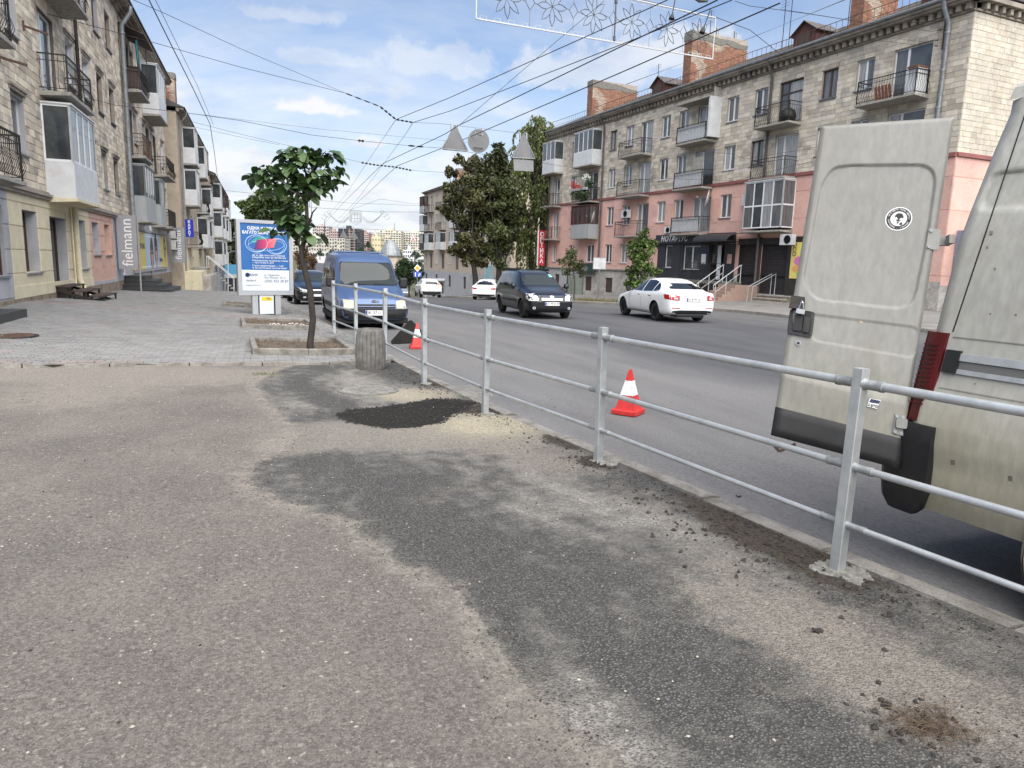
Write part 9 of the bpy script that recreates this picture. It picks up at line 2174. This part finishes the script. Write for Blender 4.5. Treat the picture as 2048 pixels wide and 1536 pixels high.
# chapel with metal roof
d = 150; c = P(774, 536, d); t = thing('chapel', 'stone chapel with a grey metal tent roof behind the blue van', 'chapel', c); M = Matrix.Translation(c) @ Matrix.Rotation(-YAW, 4, 'Z'); k = d/FPX
zz = lambda y: (536-y)*k
MB(M).box(-19*k, 0, -6, 20*k, 9, zz(512)).build('wall', MT['render_tan'], t)
q = MB(M); n = 16
prof = [(21.5*k, zz(511)), (20*k, zz(505)), (16*k, zz(495)), (10*k, zz(485)), (4*k, zz(480)), (.01, zz(478.5))]
q.lathe(prof, n, (0, 4.5, 0)); q.build('roof', mat('chapel_roof', (.27, .285, .29), (.21, .22, .225), .8, .5, .3), t)
MB(M).box(-20.5*k, -.25, zz(513.5), 21.5*k, 9.2, zz(511)).build('cornice', MT['cornice_dark'], t)
q = MB(M); q.prism([(2*k, zz(536)), (7*k, zz(536)), (7*k, zz(523)), (6*k, zz(519.5)), (4.5*k, zz(518.5)), (3*k, zz(519.5)), (2*k, zz(523))], -.12, -.04); q.build('arched_window', MT['black'], t)
MB(M).tube([(0, 4.5, zz(479)), (0, 4.5, zz(473))], .06, 5).build('cross', MT['wire'], t)
d = 130; t = thing('utility_pole', 'tall pale utility pole standing before the chapel roof', 'pole', P(772.5, 560, d)); MB().tube([P(772.5, 570, d), P(772, 482, d)], .13, 6).build('pole', MT['zinc'], t)
# parasols near the low white building
for k, (x, y, lab) in enumerate(((845, 519, 'white market parasol at the left near the distant corner'), (852, 528, 'lower white market parasol close to the tan house'))):
 d = 120; c = P(x, y, d); t = thing('parasol', lab, 'parasol', c-Vector((0, 0, 2.2)), group='white parasols'); MB().lathe([(1.1, 0), (.7, .25), (0, .55)], 10, tuple(c)).build('canopy', MT['white_panel'], t); MB().tube([c+Vector((0, 0, .5)), c-Vector((0, 0, 2.3))], .04, 5).build('pole', MT['zinc'], t)
# trees of the town, one by one where they stand apart
TT = [(736, 490, 9, 330, 'leaf_far', 'round'), (722, 502, 10, 300, 'leaf_dark', ''), (745, 505, 10, 300, 'leaf_far', ''), (801, 507, 5, 230, 'leaf_dark', 'tall'), (800, 516, 6, 230, 'leaf_dark', ''), (830, 508, 8, 260, 'leaf_far', ''), (838, 514, 7, 260, 'leaf_far', ''), (665, 506, 10, 320, 'leaf_dark', ''), (640, 506, 8, 330, 'leaf_dark', ''), (755, 512, 8, 260, 'leaf_dark', ''), (694, 508, 7, 300, 'leaf_dark', ''), (858, 510, 7, 240, 'leaf_dark', ''), (846, 503, 5, 330, 'leaf_far', ''), (575, 508, 10, 300, 'leaf_dark', ''), (612, 512, 8, 280, 'leaf_far', '')]
TL = ['round dark tree between the red and yellow distant blocks', 'low broad tree at the foot of the dark tower', 'tree beneath the plain yellow distant block', 'narrow dark conifer right of the chapel roof', 'bushy tree at the foot of the conifer by the chapel', 'tree before the low white building', 'smaller tree right of the one before the low white building', 'dark tree under the cream slab at its right end', 'dark tree in front of the low white shops', 'tree just left of the chapel', 'small tree below the unfinished tower', 'dark tree by the edge of the tan house', 'pale tree below the brownish tower', 'dark tree below the pale distant slab', 'pale green tree under the cream slab at its left end']
for (x, y, r, d, mt, sh), lab in zip(TT, TL):
 k = d/FPX; c = P(x, y, d); base = (c.x, c.y, c.z-r*k*1.6)
 cr = [(0, 0, r*k*1.6, r*k*.8), (r*k*.5, 0, r*k*1.35, r*k*.6), (-r*k*.5, .3, r*k*1.4, r*k*.6), (0, .5, r*k*2.0, r*k*.55)] if sh != 'tall' else [(0, 0, r*k*(.8+.55*i), r*k*(.75-.12*i)) for i in range(5)]
 tree('distant_tree', lab, base, r*k*2, cr, mt, r*k*.16, 420, .2, sprays=3, tint=(.55, 1.2))
# wooded slope in front of the town : reads as one mass
q = MB(); cs = []
for _ in range(420):
 y = rnd.uniform(170, 420); x = rnd.uniform(-160, 260)+y*.3
 if abs(x-(11+interp(SHIFT, y))) < 16: continue
 r = rnd.uniform(2.2, 4.5); z = roadz(y)+.03*max(0, abs(x-40)-120)*min(1, (y-150)/200)
 cs.append((Vector((x, y, z+r*.8)), r, r*r))
crown_cards(q, cs, 34000, .55, tint=(.45, 1.2)); q.build('far_woodland', MT['leaf_far'], kind='stuff', label='wooded slope below the distant town')
